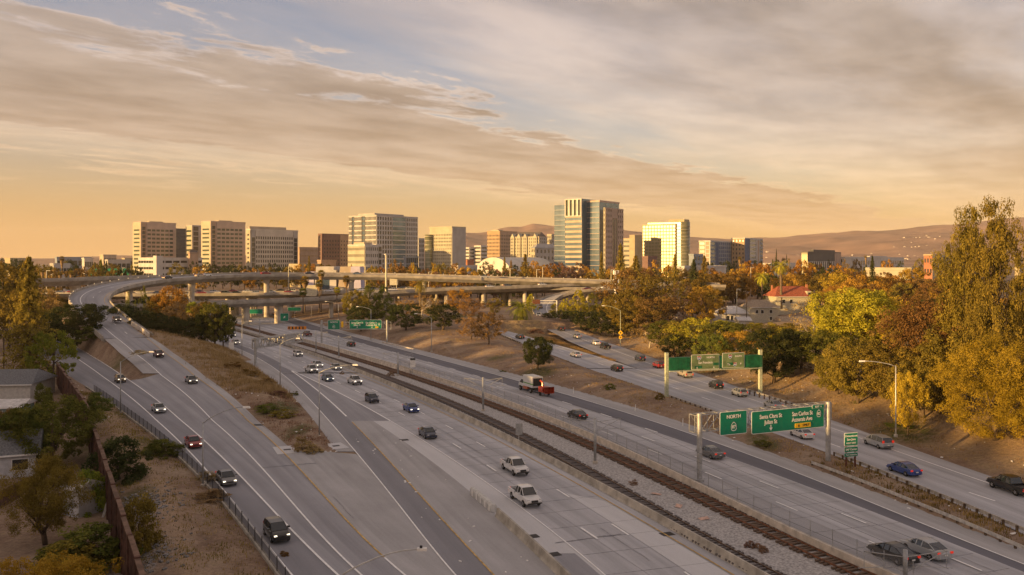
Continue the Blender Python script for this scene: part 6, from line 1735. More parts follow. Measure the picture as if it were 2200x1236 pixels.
    # far freeway on the left
    for i in range(34):
        a = r.random(); D = 480+a*330; px = 235-(D-480)*.0 + r.uniform(-110, 25) if i % 3 else r.uniform(230, 285)
        c = r.choice(['white', 'white', 'silver', 'white', 'black', 'red'])
        cn = {'black': 'dark'}.get(c, c)
        car(r.choice(['sedan', 'suv', 'van']), c, XD(px, D), D, 7.35, r.choice([1.9, -1.2]), '%s car in the distant queue of traffic behind the viaduct' % cn, '%s cars in the distant queue' % cn, parts=False)
    # parked on the side street at the right
    for px, py, c in ((1632, 680, 'white'), (1662, 681, 'white'), (1975, 612, 'white'), (1560, 663, 'silver')):
        x, D, z = P(px, py, 5.3); car('sedan', c, x, D, float(ground_z(x, D, False))+.25, .05, {1632: 'white car parked before the beige house', 1662: 'white car parked before the small garage', 1975: 'white car by the flat hall among autumn trees', 1560: 'silver car parked before the small white house'}[px])
    # wood chipper truck
    x, D, z = P(1140, 842); t = empty('chipper_truck', (x, D, Z0+.03), heading('n2', D, False)); tag(t, 'white and orange tree-service truck towing a red wood chipper', 'truck')
    W = PAINT['white']; O = PAINT['orange']
    MB().box(-3.2, 1.1, -1.2, 1.2, 1.15, 3.25).box(-3.2, 1.1, -1.1, 1.1, 3.25, 3.35).obj('chip_box', W, t)
    MB().box(-3.24, -3.19, -1.0, 1.0, 1.5, 3.05).obj('open_rear', M['black'], t)  # black sheet on a solid box, painted as the dark of an open rear
    MB().box(-3.22, 1.12, -1.23, 1.23, 1.75, 1.95).obj('green_stripe', mat('green_stripe', (.12,.32,.06), .5), t)
    MB().box(-3.3, 3.2, -.6, .6, .6, 1.1).obj('chassis', M['trim'], t)
    cabm = house([(1.2, .9, 2.0, 1.1, .95), (1.3, .9, 2.55, 1.1, .95), (2.3, .9, 2.5, 1.1, .92), (2.85, .9, 1.75, 1.1, 1.0)]); cabm.obj('cab', W, t)
    house([(2.25, 1.7, 2.42, 1.12, .94), (2.92, 1.55, 1.7, 1.12, 1.02)]).obj('windscreen', M['car_glass'], t)
    MB().box(1.5, 2.2, -1.13, 1.13, 1.6, 2.3).obj('side_window', M['car_glass'], t)
    loft([(2.7, .7, 1.65, 1.05), (3.6, .7, 1.55, 1.0), (3.9, .75, 1.35, .9)]).obj('hood', W, t); MB().box(-.9, 1.1, -1.22, 1.22, .6, 1.12).obj('tool_box', O, t)
    for xw in (-2.2, 2.6):
        for s in (-1, 1):
            w = mesh_obj('wheel', cm(car_meshes('pickup')['tyre'], M['tyre']), t, loc=(xw, s*1.02, .5)); w.rotation_euler = (-s*math.pi/2, 0, 0); w.scale = (1.25, 1.25, 1.6)
            mesh_obj('rim', cm(car_meshes('pickup')['rim'], M['rim']), w)
    u = empty('wood_chipper', (0, 0, 0)); u.location = t.location + Vector((math.cos(t.rotation_euler[2])*-6.1, math.sin(t.rotation_euler[2])*-6.1, 0)); u.rotation_euler = t.rotation_euler
    tag(u, 'red-orange wood chipper trailer hitched behind the white truck', 'trailer')
    Rd = paint('chipper_red', (.45, .05, .015))
    MB().box(-.9, 1.0, -.8, .8, .7, 1.75).obj('engine_housing', Rd, u)
    mb = MB(); mb.add([(-.9,-.6,.8),(-.9,.6,.8),(-.9,.6,1.6),(-.9,-.6,1.6),(-2.2,-1.1,.65),(-2.2,1.1,.65),(-2.2,1.1,1.95),(-2.2,-1.1,1.95)], [(0,4,5,1),(1,5,6,2),(2,6,7,3),(3,7,4,0)]); mb.obj('feed_hopper', Rd, u)
    MB().tube([(.6, 0, 1.7), (.8, 0, 2.5), (1.6, 0, 2.75)], .22, 10).obj('discharge_chute', Rd, u); MB().bar((1, 0, .65), (2.9, 0, .65), .14).obj('drawbar', M['trim'], u)
    for s in (-1, 1):
        w = mesh_obj('wheel', cm(car_meshes('suv')['tyre'], M['tyre']), u, loc=(-.1, s*.95, .37)); w.rotation_euler = (-s*math.pi/2, 0, 0)
build_cars()
# ---------------------------------------------------------------- signs, lamps, poles, fences, houses
M['sign_green'] = mat('sign_green', (.0, .20, .115), .45, var=.05, spec=.4)
M['sign_faded'] = mat('sign_faded', (.012, .13, .06), .6, var=.2, scale=1.2)
M['sign_olive'] = mat('sign_olive', (.17, .235, .115), .6, var=.15, scale=1.2)
M['sign_yellow'] = mat('sign_yellow', (.85, .50, .02), .5, var=.05)
M['sign_blue'] = mat('sign_blue', (.03, .12, .42), .5)
M['sign_red'] = mat('sign_red', (.5, .03, .03), .5)
M['sign_brown'] = mat('sign_brown', (.13, .05, .03), .7)
M['post_red'] = mat('post_red', (.12, .045, .03), .8)
M['gantry_cream'] = mat('gantry_cream', (.46, .50, .36), .6, var=.15)
M['orange'] = mat('orange_board', (.75, .26, .03), .6)
def board(parent, name, x0, x1, z0, z1, m, y=0.0, rim=True, r=.25):
    """rounded sign panel with white border, facing -y in its parent's frame"""
    def rr(a, b, c, d, q):
        pts = []
        for cx, cz, s in ((b-q, d-q, 0), (a+q, d-q, 1), (a+q, c+q, 2), (b-q, c+q, 3)):
            for k in range(5): t = s*math.pi/2+k*math.pi/8; pts.append((cx+q*math.cos(t), cz+q*math.sin(t)))
        return pts
    def plate(pts, y0, y1, mt, nm, par):
        mb = MB(); n = len(pts)
        mb.add([(p[0], y0, p[1]) for p in pts]+[(p[0], y1, p[1]) for p in pts], [tuple(range(n)), tuple(reversed(range(n, 2*n)))]+[(i, i+n, (i+1) % n+n, (i+1) % n) for i in range(n)])
        return mb.obj(nm, mt, par)
    if rim:
        o = plate(rr(x0, x1, z0, z1, r), y, y-.04, M['white'], name, parent); b = min(.07, (z1-z0)*.05)
        plate(rr(x0+b, x1-b, z0+b, z1-b, max(.05, r-b)), y-.042, y-.06, M[m], 'sign_face', o); return o
    return plate(rr(x0, x1, z0, z1, r), y, y-.06, M[m], name, parent)
class Legend:
    """letters and marks fixed to a board, dy in front of the frame"""
    def __init__(s, par, dy): s.par = par; s.dy = dy
def empty_child(name, parent, loc): return Legend(parent, loc[1])
def words(par, s, x, z, size, m='white', y=-.085, align='CENTER', sx=1.0):
    if isinstance(par, Legend): y += par.dy; par = par.par
    o = text_on(par, s, 'lettering', (x, y, z), size, M[m], align=align); o.scale = (sx, 1, 1); return o
def arrow(par, x, z, h, m='white', up=0.0, y=-.08):
    if isinstance(par, Legend): y += par.dy; par = par.par
    mb = MB(); q = [(-.08, .5), (.08, .5), (.08, 0), (.28, .12), (.28, -.08), (0, -.45), (-.28, -.08), (-.28, .12), (-.08, 0)]
    c, s = math.cos(up), math.sin(up)
    p = [((a*c-b*s)*h, (a*s+b*c)*h) for a, b in q]
    mb.add([(x+a, y, z+b) for a, b in p], [(0,8,2,1), (2,8,5), (2,5,4,3), (8,7,6,5)]); return mb.obj('arrow', M[m], par)
def shield(par, x, z, s, num, kind='state'):
    """route marker: rounded spade for the state, crest for the interstate"""
    dy = 0.0
    if isinstance(par, Legend): dy = par.dy; par = par.par
    if kind == 'state': q = [(0,.62),(.2,.5),(.38,.28),(.46,0),(.44,-.3),(.34,-.5),(.15,-.58),(-.15,-.58),(-.34,-.5),(-.44,-.3),(-.46,0),(-.38,.28),(-.2,.5)]
    else: q = [(-.5,.5),(0,.42),(.5,.5),(.58,.1),(.5,-.25),(.25,-.5),(0,-.62),(-.25,-.5),(-.5,-.25),(-.58,.1)]
    mb = MB(); mb.add([(x+a*s, -.085+dy, z+b*s) for a, b in q], [tuple(reversed(range(len(q))))]); o = mb.obj('route_shield', M['white'], par)
    mb = MB(); mb.add([(x+a*s*.84, -.09+dy, z+b*s*.84) for a, b in q], [tuple(reversed(range(len(q))))]); mb.obj('shield_field', M['sign_green' if kind == 'state' else 'sign_blue'], o)
    if kind != 'state':
        mb = MB(); mb.add([(x-.44*s, -.095+dy, z+.40*s), (x+.44*s, -.095+dy, z+.40*s), (x+.47*s, -.095+dy, z+.2*s), (x-.47*s, -.095+dy, z+.2*s)], [(3,2,1,0)]); mb.obj('shield_band', M['sign_red'], o)
    text_on(o, num, 'route_number', (x, -.10+dy, z-.06*s), s*.62 if len(num) < 3 else s*.46, M['white'])
def truss(par, x0, x1, z0, z1, y0, y1, n, m='steel', w=.11):
    c = MB()
    for y in (y0, y1):
        for z in (z0, z1): c.bar((x0, y, z), (x1, y, z), w)
    c.obj('chord', M[m], par)
    d = MB()
    for k in range(n+1):
        x = x0+(x1-x0)*k/n
        for y in (y0, y1): d.bar((x, y, z0), (x, y, z1), w*.7)
        for z in (z0, z1): d.bar((x, y0, z), (x, y1, z), w*.6)
        if k < n:
            xb = x0+(x1-x0)*(k+1)/n
            for y in (y0, y1): d.bar((x, y, z0 if k % 2 else z1), (xb, y, z1 if k % 2 else z0), w*.7)
    d.obj('bracing', M[m], par)
def gantry(name, label, A, B):
    """frame with x along the span, signs facing -y"""
    A = Vector(A); B = Vector(B); t = empty(name, A, math.atan2(B.y-A.y, B.x-A.x)); tag(t, label, 'sign gantry'); return t, (B-A).to_2d().length
def lamp(px, py, top, hx, hy, label, z=None, lit=False, D=None, m='steel', r=.09):
    """cobra-head street light: pole foot at pixel, pole top row, head at pixel hx, hy"""
    z = 0 if z is None else z
    if D is None: x, D, _ = P(px, py, z)
    else: x = XD(px, D)
    zt = ZD(top, D)-z; hxm = XD(hx, D)-x; hz = ZD(hy, D)-z
    t = empty('street_lamp', (x, D, z)); tag(t, label, 'street lamp')
    MB().lathe([(.28, -.2), (.28, .15), (.14, .2)], 10).obj('base', M['pier'], t)
    MB().tube([(0,0,0), (0,0,zt*.5), (0,0,zt)], [r*1.25, r, r*.8], 10).obj('pole', M[m], t, smooth=True)
    pts = [(0,0,zt-.15)]+[(hxm*k/6, 0, zt+(hz-zt)*math.sin(k/6*math.pi/2)) for k in range(1, 7)]
    MB().tube(pts, [r*.65]*2+[r*.5]*5, 8).obj('arm', M[m], t, smooth=True)
    s = 1 if hxm > 0 else -1
    h = MB(); h.add([(hxm-.1*s,-.14,hz-.1),(hxm+.75*s,-.2,hz-.12),(hxm+.75*s,.2,hz-.12),(hxm-.1*s,.14,hz-.1),(hxm-.1*s,-.1,hz+.1),(hxm+.65*s,-.13,hz+.1),(hxm+.65*s,.13,hz+.1),(hxm-.1*s,.1,hz+.1)], [(0,3,2,1) if s > 0 else (0,1,2,3),(4,5,6,7),(0,1,5,4),(1,2,6,5),(2,3,7,6),(3,0,4,7)])
    h.obj('lamp_head', M['white'], t)
    return t
def build_signs():
    # near gantry
    t, L = gantry('sign_gantry', 'grey gantry with green exit boards over the far lanes beside the railway', (22.8, 104.7, 0), (41.6, 113.3, 0))
    for x in (0, L): MB().tube([(x,0,-.3), (x,0,8.35)], .33, 16).lathe([(.55, -.3), (.55, .35), (.35, .4)], 14, (x, 0, 0)).obj('post', M['steel'], t, smooth=False)
    truss(t, -.5, L+.8, 6.0, 8.1, .25, 1.35, 12)
    g = board(t, 'route_sign', .142*L, .344*L, 5.40, 8.30, 'sign_green', -.12, r=.22); g2 = board(t, 'exit_sign', .379*L, .958*L, 5.15, 8.02, 'sign_green', -.12, r=.25)
    c = .243*L; words(t, 'NORTH', c, 7.62, .62, y=-.22); o = empty_child('marker', t, (0, -.13, 0)); shield(o, c, 6.4, .95, '87')
    x0, x1 = .379*L, .958*L
    o = empty_child('lettering_group', t, (0, -.13, 0))
    words(o, 'Santa Clara St', x0+3.05, 7.22, .74, sx=.86); words(o, 'Julian St', x0+3.05, 6.50, .74, sx=.86); arrow(o, x0+3.05, 5.75, .78)
    words(o, 'San Carlos St', x0+8.25, 7.18, .74, sx=.86); words(o, 'Auzerais Ave', x0+8.2, 6.46, .74, sx=.86); shield(o, x1-.95, 7.0, .82, '82')
    y = board(t, 'only_panel', x0+7.0, x0+9.6, 5.40, 5.98, 'sign_yellow', -.185, rim=False, r=.1); arrow(o, x0+7.6, 5.68, .48, 'black', y=-.13); words(o, 'ONLY', x0+8.8, 5.69, .42, 'black', y=-.13)
    e = board(t, 'exit_tab', x1-2.1, x1-.06, 7.66, 8.16, 'sign_green', -.19, r=.1); words(o, 'EXIT  6', x1-1.08, 7.9, .34, y=-.15)
    # far gantry with the same boards
    A = P(691, 739); B = P(831.6, 735, .5); t, L = gantry('sign_gantry', 'distant gantry with green exit boards over the dark connector lane', A, (B[0], B[1], 0))
    for x in (0, L): MB().tube([(x,0,-.3), (x,0,7.6)], .3, 12).obj('post', M['steel'], t)
    truss(t, -.4, L+1.2, 4.6, 6.9, .25, 1.3, 9)
    D0 = A[1]
    def ux(px):
        a = (px-HX)/F; dx, dy = B[0]-A[0], B[1]-A[1]; u = (a*A[1]-A[0])/(dx-a*dy); return u*L
    x0, x1 = ux(704.5), ux(730.5); board(t, 'route_sign', x0, x1, 4.6, 7.7, 'sign_green', -.12); words(t, 'NORTH', (x0+x1)/2, 6.95, .7, y=-.22); o = empty_child('marker', t, (0, -.13, 0)); shield(o, (x0+x1)/2, 5.6, .95, '87')
    x0, x1 = ux(751), ux(820); board(t, 'exit_sign', x0, x1, 4.75, 7.7, 'sign_green', -.12); w = x1-x0
    words(o, 'Santa Clara St', x0+w*.24, 6.75, .78, sx=.86); words(o, 'Julian St', x0+w*.24, 6.0, .78, sx=.86); words(o, 'San Carlos St', x0+w*.68, 6.75, .78, sx=.86); words(o, 'Auzerais Ave', x0+w*.68, 6.0, .78, sx=.86)
    arrow(o, x0+w*.24, 5.3, .6, up=2.4); arrow(o, x0+w*.7, 5.3, .6, up=2.4); board(t, 'only_panel', x0+w*.8, x0+w*.9, 5.0, 5.5, 'sign_yellow', -.19, rim=False, r=.08); shield(o, x1-.8, 6.3, .7, '82')
    board(t, 'warning_panel', ux(733), ux(738), 5.3, 7.2, 'sign_yellow', -.12, rim=False, r=.08)
    # faded gantry on the right ramp
    A = (29.7, 165.4, 0); B = (49.3, 171.0, 0); t, L = gantry('sign_gantry', 'faded green gantry board with patched freeway signs across the right ramp', A, B)
    for x in (0, L): MB().box(x-.3, x+.3, -.3, .3, -.3, 9.2).obj('post', M['gantry_cream'], t)
    zt, zb = ZD(769, 165.4), ZD(797, 165.4)
    MB().box(.35, L-.35, -.35, .5, zb+.05, zt).obj('back_panel', M['sign_faded'], t)
    def cu(px): 
        a = (px-HX)/F; dx, dy = B[0]-A[0], B[1]-A[1]; return (a*A[1]-A[0])/(dx-a*dy)*L
    for a, b in ((1437, 1482), (1603, 1636)):
        n = 14
        for k in range(n): MB().box(cu(a)+(cu(b)-cu(a))*k/n, cu(a)+(cu(b)-cu(a))*(k+.6)/n, -.42, -.36, zb+.1, zt-.06).obj('rib', M['sign_faded'], t)
    MB().box(.3, L-.3, -.9, -.4, zb-.12, zb).obj('walkway', M['gantry_cream'], t)
    o = empty_child('lettering_group', t, (0, -.36, 0))
    xa, xb = cu(1483), cu(1543); board(t, 'north_sign', xa, xb, zb+.05, zt+.45, 'sign_olive', -.38, r=.15); words(o, 'NORTH', xa+(xb-xa)*.68, zt-.15, .48, y=-.12); words(o, 'San Francisco', (xa+xb)/2, zt-1.12, .62, y=-.12, sx=.9); shield(o, xa+(xb-xa)*.28, zt-.2, .8, '280', 'us'); arrow(o, xa+(xb-xa)*.2, zb+.42, .45, y=-.12); arrow(o, xa+(xb-xa)*.8, zb+.42, .45, y=-.12)
    xa, xb = cu(1549.5), cu(1597); board(t, 'south_sign', xa, xb, zb+.15, zt+.6, 'sign_olive', -.38, r=.15); words(o, 'SOUTH', xa+(xb-xa)*.72, zt-.1, .46, y=-.12); shield(o, xa+(xb-xa)*.35, zt-.1, .75, '280', 'us'); words(o, 'To', xa+(xb-xa)*.28, zb+.85, .55, y=-.12); shield(o, xa+(xb-xa)*.56, zb+.85, .75, '680', 'us'); arrow(o, xa+(xb-xa)*.82, zb+.95, .5, up=2.5, y=-.12)
    for k, q in enumerate(((1490, .1, 1.6), (1530, .6, 1.2), (1560, .5, 1.5))): MB().box(cu(q[0]), cu(q[0])+q[2], -.45, -.442, zb+.2+q[1], zb+.7+q[1]).obj('paint_patch', M['sign_faded'], t)
    # truss seen from behind, southbound
    A = P(549, 787); B = P(655, 768); t, L = gantry('sign_gantry', 'grey truss gantry with blank sign backs reaching over the near lanes', A, B)
    MB().tube([(0,0,-.3), (0,0,7.2)], .33, 12).obj('post', M['steel'], t)
    truss(t, -.5, L*.92, 4.6, 6.9, -.5, .6, 9, w=.30); MB().box(L*.52, L*.73, -.75, -.62, 4.4, 7.2).obj('sign_back', M['steel'], t); MB().box(-.9, .5, -.75, -.62, 4.5, 7.0).obj('end_panel', M['steel'], t)
    # downtown sign
    x, D, _ = P(1828, 1013); t = empty('road_sign', (x, D, 0), .3); tag(t, 'green downtown exit sign with two smaller panels on brown posts', 'road sign')
    for q in (-.62, .72): MB().box(q-.09, q+.09, .02, .2, -.3, 4.8).obj('post', M['post_red'], t)
    board(t, 'main_panel', -1.02, 1.06, 3.26, 4.95, 'sign_green', r=.14); board(t, 'lower_panel', -1.02, 1.04, 2.48, 3.16, 'sign_green', r=.1); board(t, 'bottom_panel', -1.04, 1.02, 1.9, 2.38, 'sign_green', r=.08)
    words(t, 'Downtown', .02, 4.55, .40); words(t, 'San Jose', .02, 4.1, .40); words(t, 'NEXT EXIT', .02, 3.62, .30); words(t, 'SAP Center', 0, 2.82, .36); words(t, 'Tech Interactive', 0, 2.14, .25)
    # small signs
    def plate_sign(px, py, w, h, zc, m, label, post='steel', z=0.0, D=None, rim=False, two=False, cat='road sign', rz=.1, nm='road_sign'):
        if D is None: x, D, _ = P(px, py, z)
        else: x = XD(px, D)
        t = empty(nm, (x, D, z), rz); tag(t, label, cat)
        for q in ((-w*.35, w*.35) if two else (0,)): MB().box(q-.05, q+.05, .02, .12, -.2, zc+h*.4).obj('post', M[post], t)
        board(t, 'panel', -w/2, w/2, zc-h/2, zc+h/2, m, rim=rim, r=min(w, h)*.1); return t
    plate_sign(1115, 953, 1.1, 1.7, 2.1, 'steel', 'grey sign back on a post at the railway-side barrier', rz=.4)
    t = plate_sign(886.7, 806, 1.2, 2.2, 2.9, 'white', 'white speed sign with black top on the railway wall'); MB().box(-.6, .6, -.09, -.065, 3.5, 4.0).obj('black_top', M['black'], t)
    plate_sign(497, 757, 1.5, 2.2, 1.8, 'white', 'white sign back between two dark red posts at the freeway edge', post='post_red', two=True)
    t = plate_sign(549, 684, 6.5, 2.2, 3.4, 'sign_green', 'small green sign under the connector viaduct', D=395, rim=True); t = plate_sign(611, 694, 3.4, 3.3, 3.0, 'sign_green', 'square green exit sign with arrow beside the fat pier', D=362, rim=True); arrow(t, 0, 3.0, 1.2, up=2.4)
    plate_sign(632.5, 672, 6, 1.8, 4.2, 'sign_green', 'small green sign on the slope behind the viaduct', D=400, rim=True)
    plate_sign(234, 580, 34, 7, 16, 'sign_green', 'distant green overhead sign beyond the high viaduct', D=760, two=True)
    plate_sign(846, 592, 4, 4.5, 17, 'cream_sign', 'blank cream sign back standing beside the flyover', D=420); plate_sign(669, 602, 5, 5, 13, 'cream_sign', 'pale sign back on a pole among the fan palms', D=395)
    t = plate_sign(638, 711, 7, 1.2, 1.1, 'orange', 'orange and black barricade boards beside the dark red pickup', two=True, cat='barricade', nm='barricade')
    for k in range(5): MB().box(-3.2+k*1.3, -2.7+k*1.3, -.07, -.062, .6, 1.6).obj('black_stripe', M['black'], t)
    # brown cantilever sign above the connector
    x, D, _ = P(1196, 694, 3.0); t = empty('cantilever_sign', (x, D, 3)); tag(t, 'white cantilever post carrying a brown sign back over the connector', 'road sign')
    MB().box(-.2, .2, -.2, .2, -.5, 8.6).obj('post', M['white'], t); MB().bar((0,0,8.5), (-9.5,0,8.5), .18).bar((0,0,7.6), (-9.5,0,7.6), .18).obj('arm', M['white'], t); MB().box(-9.3, -6.3, -.12, -.02, 7.2, 8.9).obj('sign_back', M['sign_brown'], t)
    # diamond sign on its lamp post
    x, D, _ = P(1333, 745, .8); t = empty('warning_sign', (x, D-.25, .8)); tag(t, 'yellow diamond curve sign above a small square speed plate', 'road sign')
    MB().add([(-.75, 0, 4.2), (0, 0, 3.45), (.75, 0, 4.2), (0, 0, 4.95), (-.75, .05, 4.2), (0, .05, 3.45), (.75, .05, 4.2), (0, .05, 4.95)], [(0,1,2,3), (7,6,5,4), (0,4,5,1), (1,5,6,2), (2,6,7,3), (3,7,4,0)]).obj('diamond', M['sign_yellow'], t)
    MB().box(-.45, .45, 0, .05, 2.4, 3.25).obj('speed_plate', M['sign_yellow'], t); MB().box(-.06, .06, .06, .16, -.8, 4.5).obj('bracket', M['steel'], t); arrow(t, 0, 4.2, .8, 'black', up=math.pi, y=-.02)
    MB().box(-.2, -.02, -.02, -.012, 2.6, 3.05).box(.06, .24, -.02, -.012, 2.6, 3.05).obj('speed_digits', M['black'], t)
    # white marker stakes on the dirt
    for k, (px, py) in enumerate(((1232, 836), (1364, 873), (1467, 903), (1774, 968))):
        x, D, _ = P(px, py, 1.0); z = float(ground_z(x, D, False)); o = MB().box(-.06, .06, -.04, .04, -.2, 1.3).obj('marker_stake', M['white'], None, loc=(x, D, z), rz=.3); o.rotation_euler = (0, .1*(k % 2), 0)
        tag(o, 'thin white marker stake on the bare dirt slope', 'marker', 'white marker stakes on the dirt slope')
M['cream_sign'] = mat('cream_sign', (.62, .58, .44), .6)
def build_lamps():
    lamp(436, 1043, 907, 524, 875, 'street lamp rising from the dark ramp fence beside the red sedan', .2, m='steel')
    lamp(259, 887, 777, 322, 756, 'street lamp on the verge beside the tan SUV', .3)
    lamp(686, 938, 799, 759, 784, 'street lamp with sunlit arm at the tip of the dirt island', m='steel')
    lamp(602, 832, 739, 637, 727, 'slim street lamp beside the grey truss gantry'); lamp(520, 769, 696, 536, 690, 'slim street lamp at the freeway edge near the dark trees')
    lamp(797, 728, 665, 770, 659, 'street lamp between the far green sign and the twin trees', 1.0); lamp(727, 687, 654, 702, 648, 'street lamp on the slope below the connector viaduct', 3); lamp(927, 755, 683, 896, 674, 'street lamp on the bare slope before the lone dark tree', 1.5)
    lamp(1333, 745, 667, 1298, 657, 'cream street lamp carrying the yellow diamond sign', .8, m='gantry_cream'); lamp(1924.5, 936, 786, 1857, 776, 'pale street lamp on the bank behind the silver minivan', 1.6, m='steel_pale')
    t = lamp(0, 0, 0, 0, 0, 'street lamp whose arm reaches over the split of the two ramps', 0, D=47) if False else None
    x, D = -10.2, 50.0
    t = empty('street_lamp', (x, D, 0)); tag(t, 'street lamp whose curved arm reaches over the paved gore', 'street lamp')
    zt = ZD(1240, D); hx = XD(900, D)-x; hz = ZD(1180, D)
    MB().tube([(0,0,-.2), (0,0,zt)], [.13, .08], 10).obj('pole', M['steel'], t, smooth=True); MB().tube([(0,0,zt-.1)]+[(hx*k/6, 0, zt+(hz-zt)*math.sin(k/6*math.pi/2)) for k in range(1, 7)], .045, 8).obj('arm', M['steel_pale'], t, smooth=True)
    MB().box(hx-.1, hx+.45, -.14, .14, hz-.08, hz+.07).obj('lamp_head', M['white'], t); MB().box(hx+.05, hx+.2, -.06, .06, hz+.07, hz+.2).obj('photo_cell', M['trim'], t)
    # tall mast and far lamps
    D = 392; t = empty('light_mast', (XD(829.5, D), D, 2)); tag(t, 'tall white mast standing before the white-framed tower', 'mast'); MB().tube([(0,0,0), (0,0,ZD(548, D)-2)], [.55, .35], 10).obj('pole', M['cream_sign'], t); MB().lathe([(.9, 0), (.9, .5)], 10, (0,0,ZD(548, D)-2)).obj('head', M['steel'], t)
    for px, r0, r1, D in ((620, 572, 632, 405), (785, 572, 612, 450), (852, 590, 615, 420), (921, 585, 600, 470), (1096, 578, 610, 440), (1153, 580, 612, 440), (1166, 574, 606, 470), (1313, 580, 625, 420), (1322, 582, 632, 400), (100, 582, 600, 420), (112, 568, 590, 560), (263, 576, 592, 560), (1583, 622, 655, 360), (1613, 575, 610, 480)):
        z0 = ZD(r1, D); t = empty('lamp_pole', (XD(px, D), D, z0)); tag(t, 'thin far lamp pole along the overpasses', 'street lamp', 'far lamp poles along the overpasses')
        MB().tube([(0,0,-6), (0,0,ZD(r0, D)-z0)], .16, 6).obj('pole', M['cream_sign'], t); MB().box(-.2, 1.8, -.1, .1, ZD(r0, D)-z0, ZD(r0, D)-z0+.18).obj('arm', M['steel_pale'], t)
    # cell mast by the ramp viaduct
    D = 400; t = empty('antenna_mast', (XD(1322, D), D, 5)); tag(t, 'white antenna mast with panel clusters behind the ramp viaduct', 'mast'); MB().tube([(0,0,0), (0,0,ZD(583, D)-5)], .45, 8).obj('pole', M['white'], t)
    for a in range(3):
        for zz in (.0, -4): MB().box(-.3, .3, -.15, .15, 0, 1.9).obj('panel_antenna', M['white'], t, loc=(math.cos(a*2.1)*1.3, math.sin(a*2.1)*1.3, ZD(590, D)-5+zz), rz=a*2.1)
    # catenary poles between the tracks
    tops = []
    for px, py, top in ((1278.5, 997, 899), (1038, 884, 812), (855, 808, 758.6), (728, 769, 723), (679, 756, 713), (558, 719, 685), (1945, 1262, 1184)):
        x, D, _ = P(px, py); h = ZD(top, D); t = empty('catenary_pole', (x, D, Z0)); tag(t, 'grey steel catenary pole between the two railway tracks', 'catenary pole', 'catenary poles between the tracks')
        MB().lathe([(.32, -.1), (.32, .3), (.2, .32)], 10).obj('base', M['pier'], t); MB().tube([(0,0,.2), (0,0,h)], .19, 10).obj('pole', M['steel'], t, smooth=True)
        for s in (-1, 1):
            mb = MB(); mb.bar((0,0,h-.6), (s*3.4, s*.0, h-.1), .06).bar((0,0,h-1.9), (s*3.4, 0, h-.1), .06).bar((s*1.2,0,h-1.35), (s*3.9,0,h-1.5), .05).bar((s*3.4,0,h-.1), (s*3.4,0,h-1.5), .04); mb.obj('bracket', M['steel'], t)
        tops.append((x, D, h))
    tops.sort(key=lambda q: q[1])
    for s in (-3.6, 3.6):
        for dz in (-.1, -1.5):
            for a, b in zip(tops[:-1], tops[1:]):
                if b[1]-a[1] > 90: continue
                pts = [(a[0]+s+(b[0]-a[0])*k/8, a[1]+(b[1]-a[1])*k/8, a[2]+dz+(b[2]-a[2])*k/8-(.35*math.sin(k/8*math.pi) if dz > -1 else 0)) for k in range(9)]
                o = MB().tube(pts, .014, 4, caps=False).obj('catenary_wire', M['trim']); tag(o, 'thin dark overhead wire above the railway tracks', 'wire', 'overhead wires above the tracks')
    # utility poles
    for px, py, top, z, lb in ((1487, 664, 617, 5, 'wooden utility pole beside the dark trees before the houses'), (8, 800, 705, 1.5, 'wooden utility pole with crossarm beside the white house'), (1604, 680, 625, 5, 'wooden utility pole before the beige house'), (1560, 690, 645, 5, 'slim utility pole before the small white house')):
        x, D, _ = P(px, py, z); t = empty('utility_pole', (x, D, z)); tag(t, lb, 'utility pole'); h = ZD(top, D)-z
        MB().tube([(0,0,-.4), (0,0,h)], [.17, .12], 8).obj('pole', M['wood_post'], t); MB().box(-1.3, 1.3, -.06, .06, h-.5, h-.36).obj('crossarm', M['wood_post'], t)
        for q in (-1.1, -.5, .5, 1.1): MB().lathe([(.05, 0), (.06, .15)], 6, (q, 0, h-.36)).obj('insulator', M['white'], t)
M['fence_wood'] = mat('fence_wood', (.62, .50, .36), .85, var=.15, scale=3)
M['sound_wall'] = mat('sound_wall', (.105, .05, .036), .9, var=.3, scale=1.5, bump=.3)
M['sound_cap'] = mat('sound_cap', (.17, .105, .075), .9, var=.2, scale=1.5)
M['board_brown'] = mat('board_brown', (.14, .08, .055), .9, var=.3, scale=4)
M['shingle'] = mat('shingle', (.17, .175, .185), .95, var=.2, scale=5, bump=.5)
M['siding'] = mat('siding', (.52, .52, .54), .8, var=.1, scale=2); M['siding_cream'] = mat('siding_cream', (.48, .45, .35), .8, var=.1, scale=2)
M['stucco'] = mat('stucco', (.56, .54, .50), .9, var=.08, scale=2); M['roof_red'] = mat('roof_red', (.34, .10, .055), .9, var=.2, scale=1.5, bump=.4); M['roof_tan'] = mat('roof_tan', (.34, .27, .20), .9, var=.15, scale=2)
M['roof_white'] = mat('roof_white', (.62, .60, .58), .8, var=.12, scale=2)
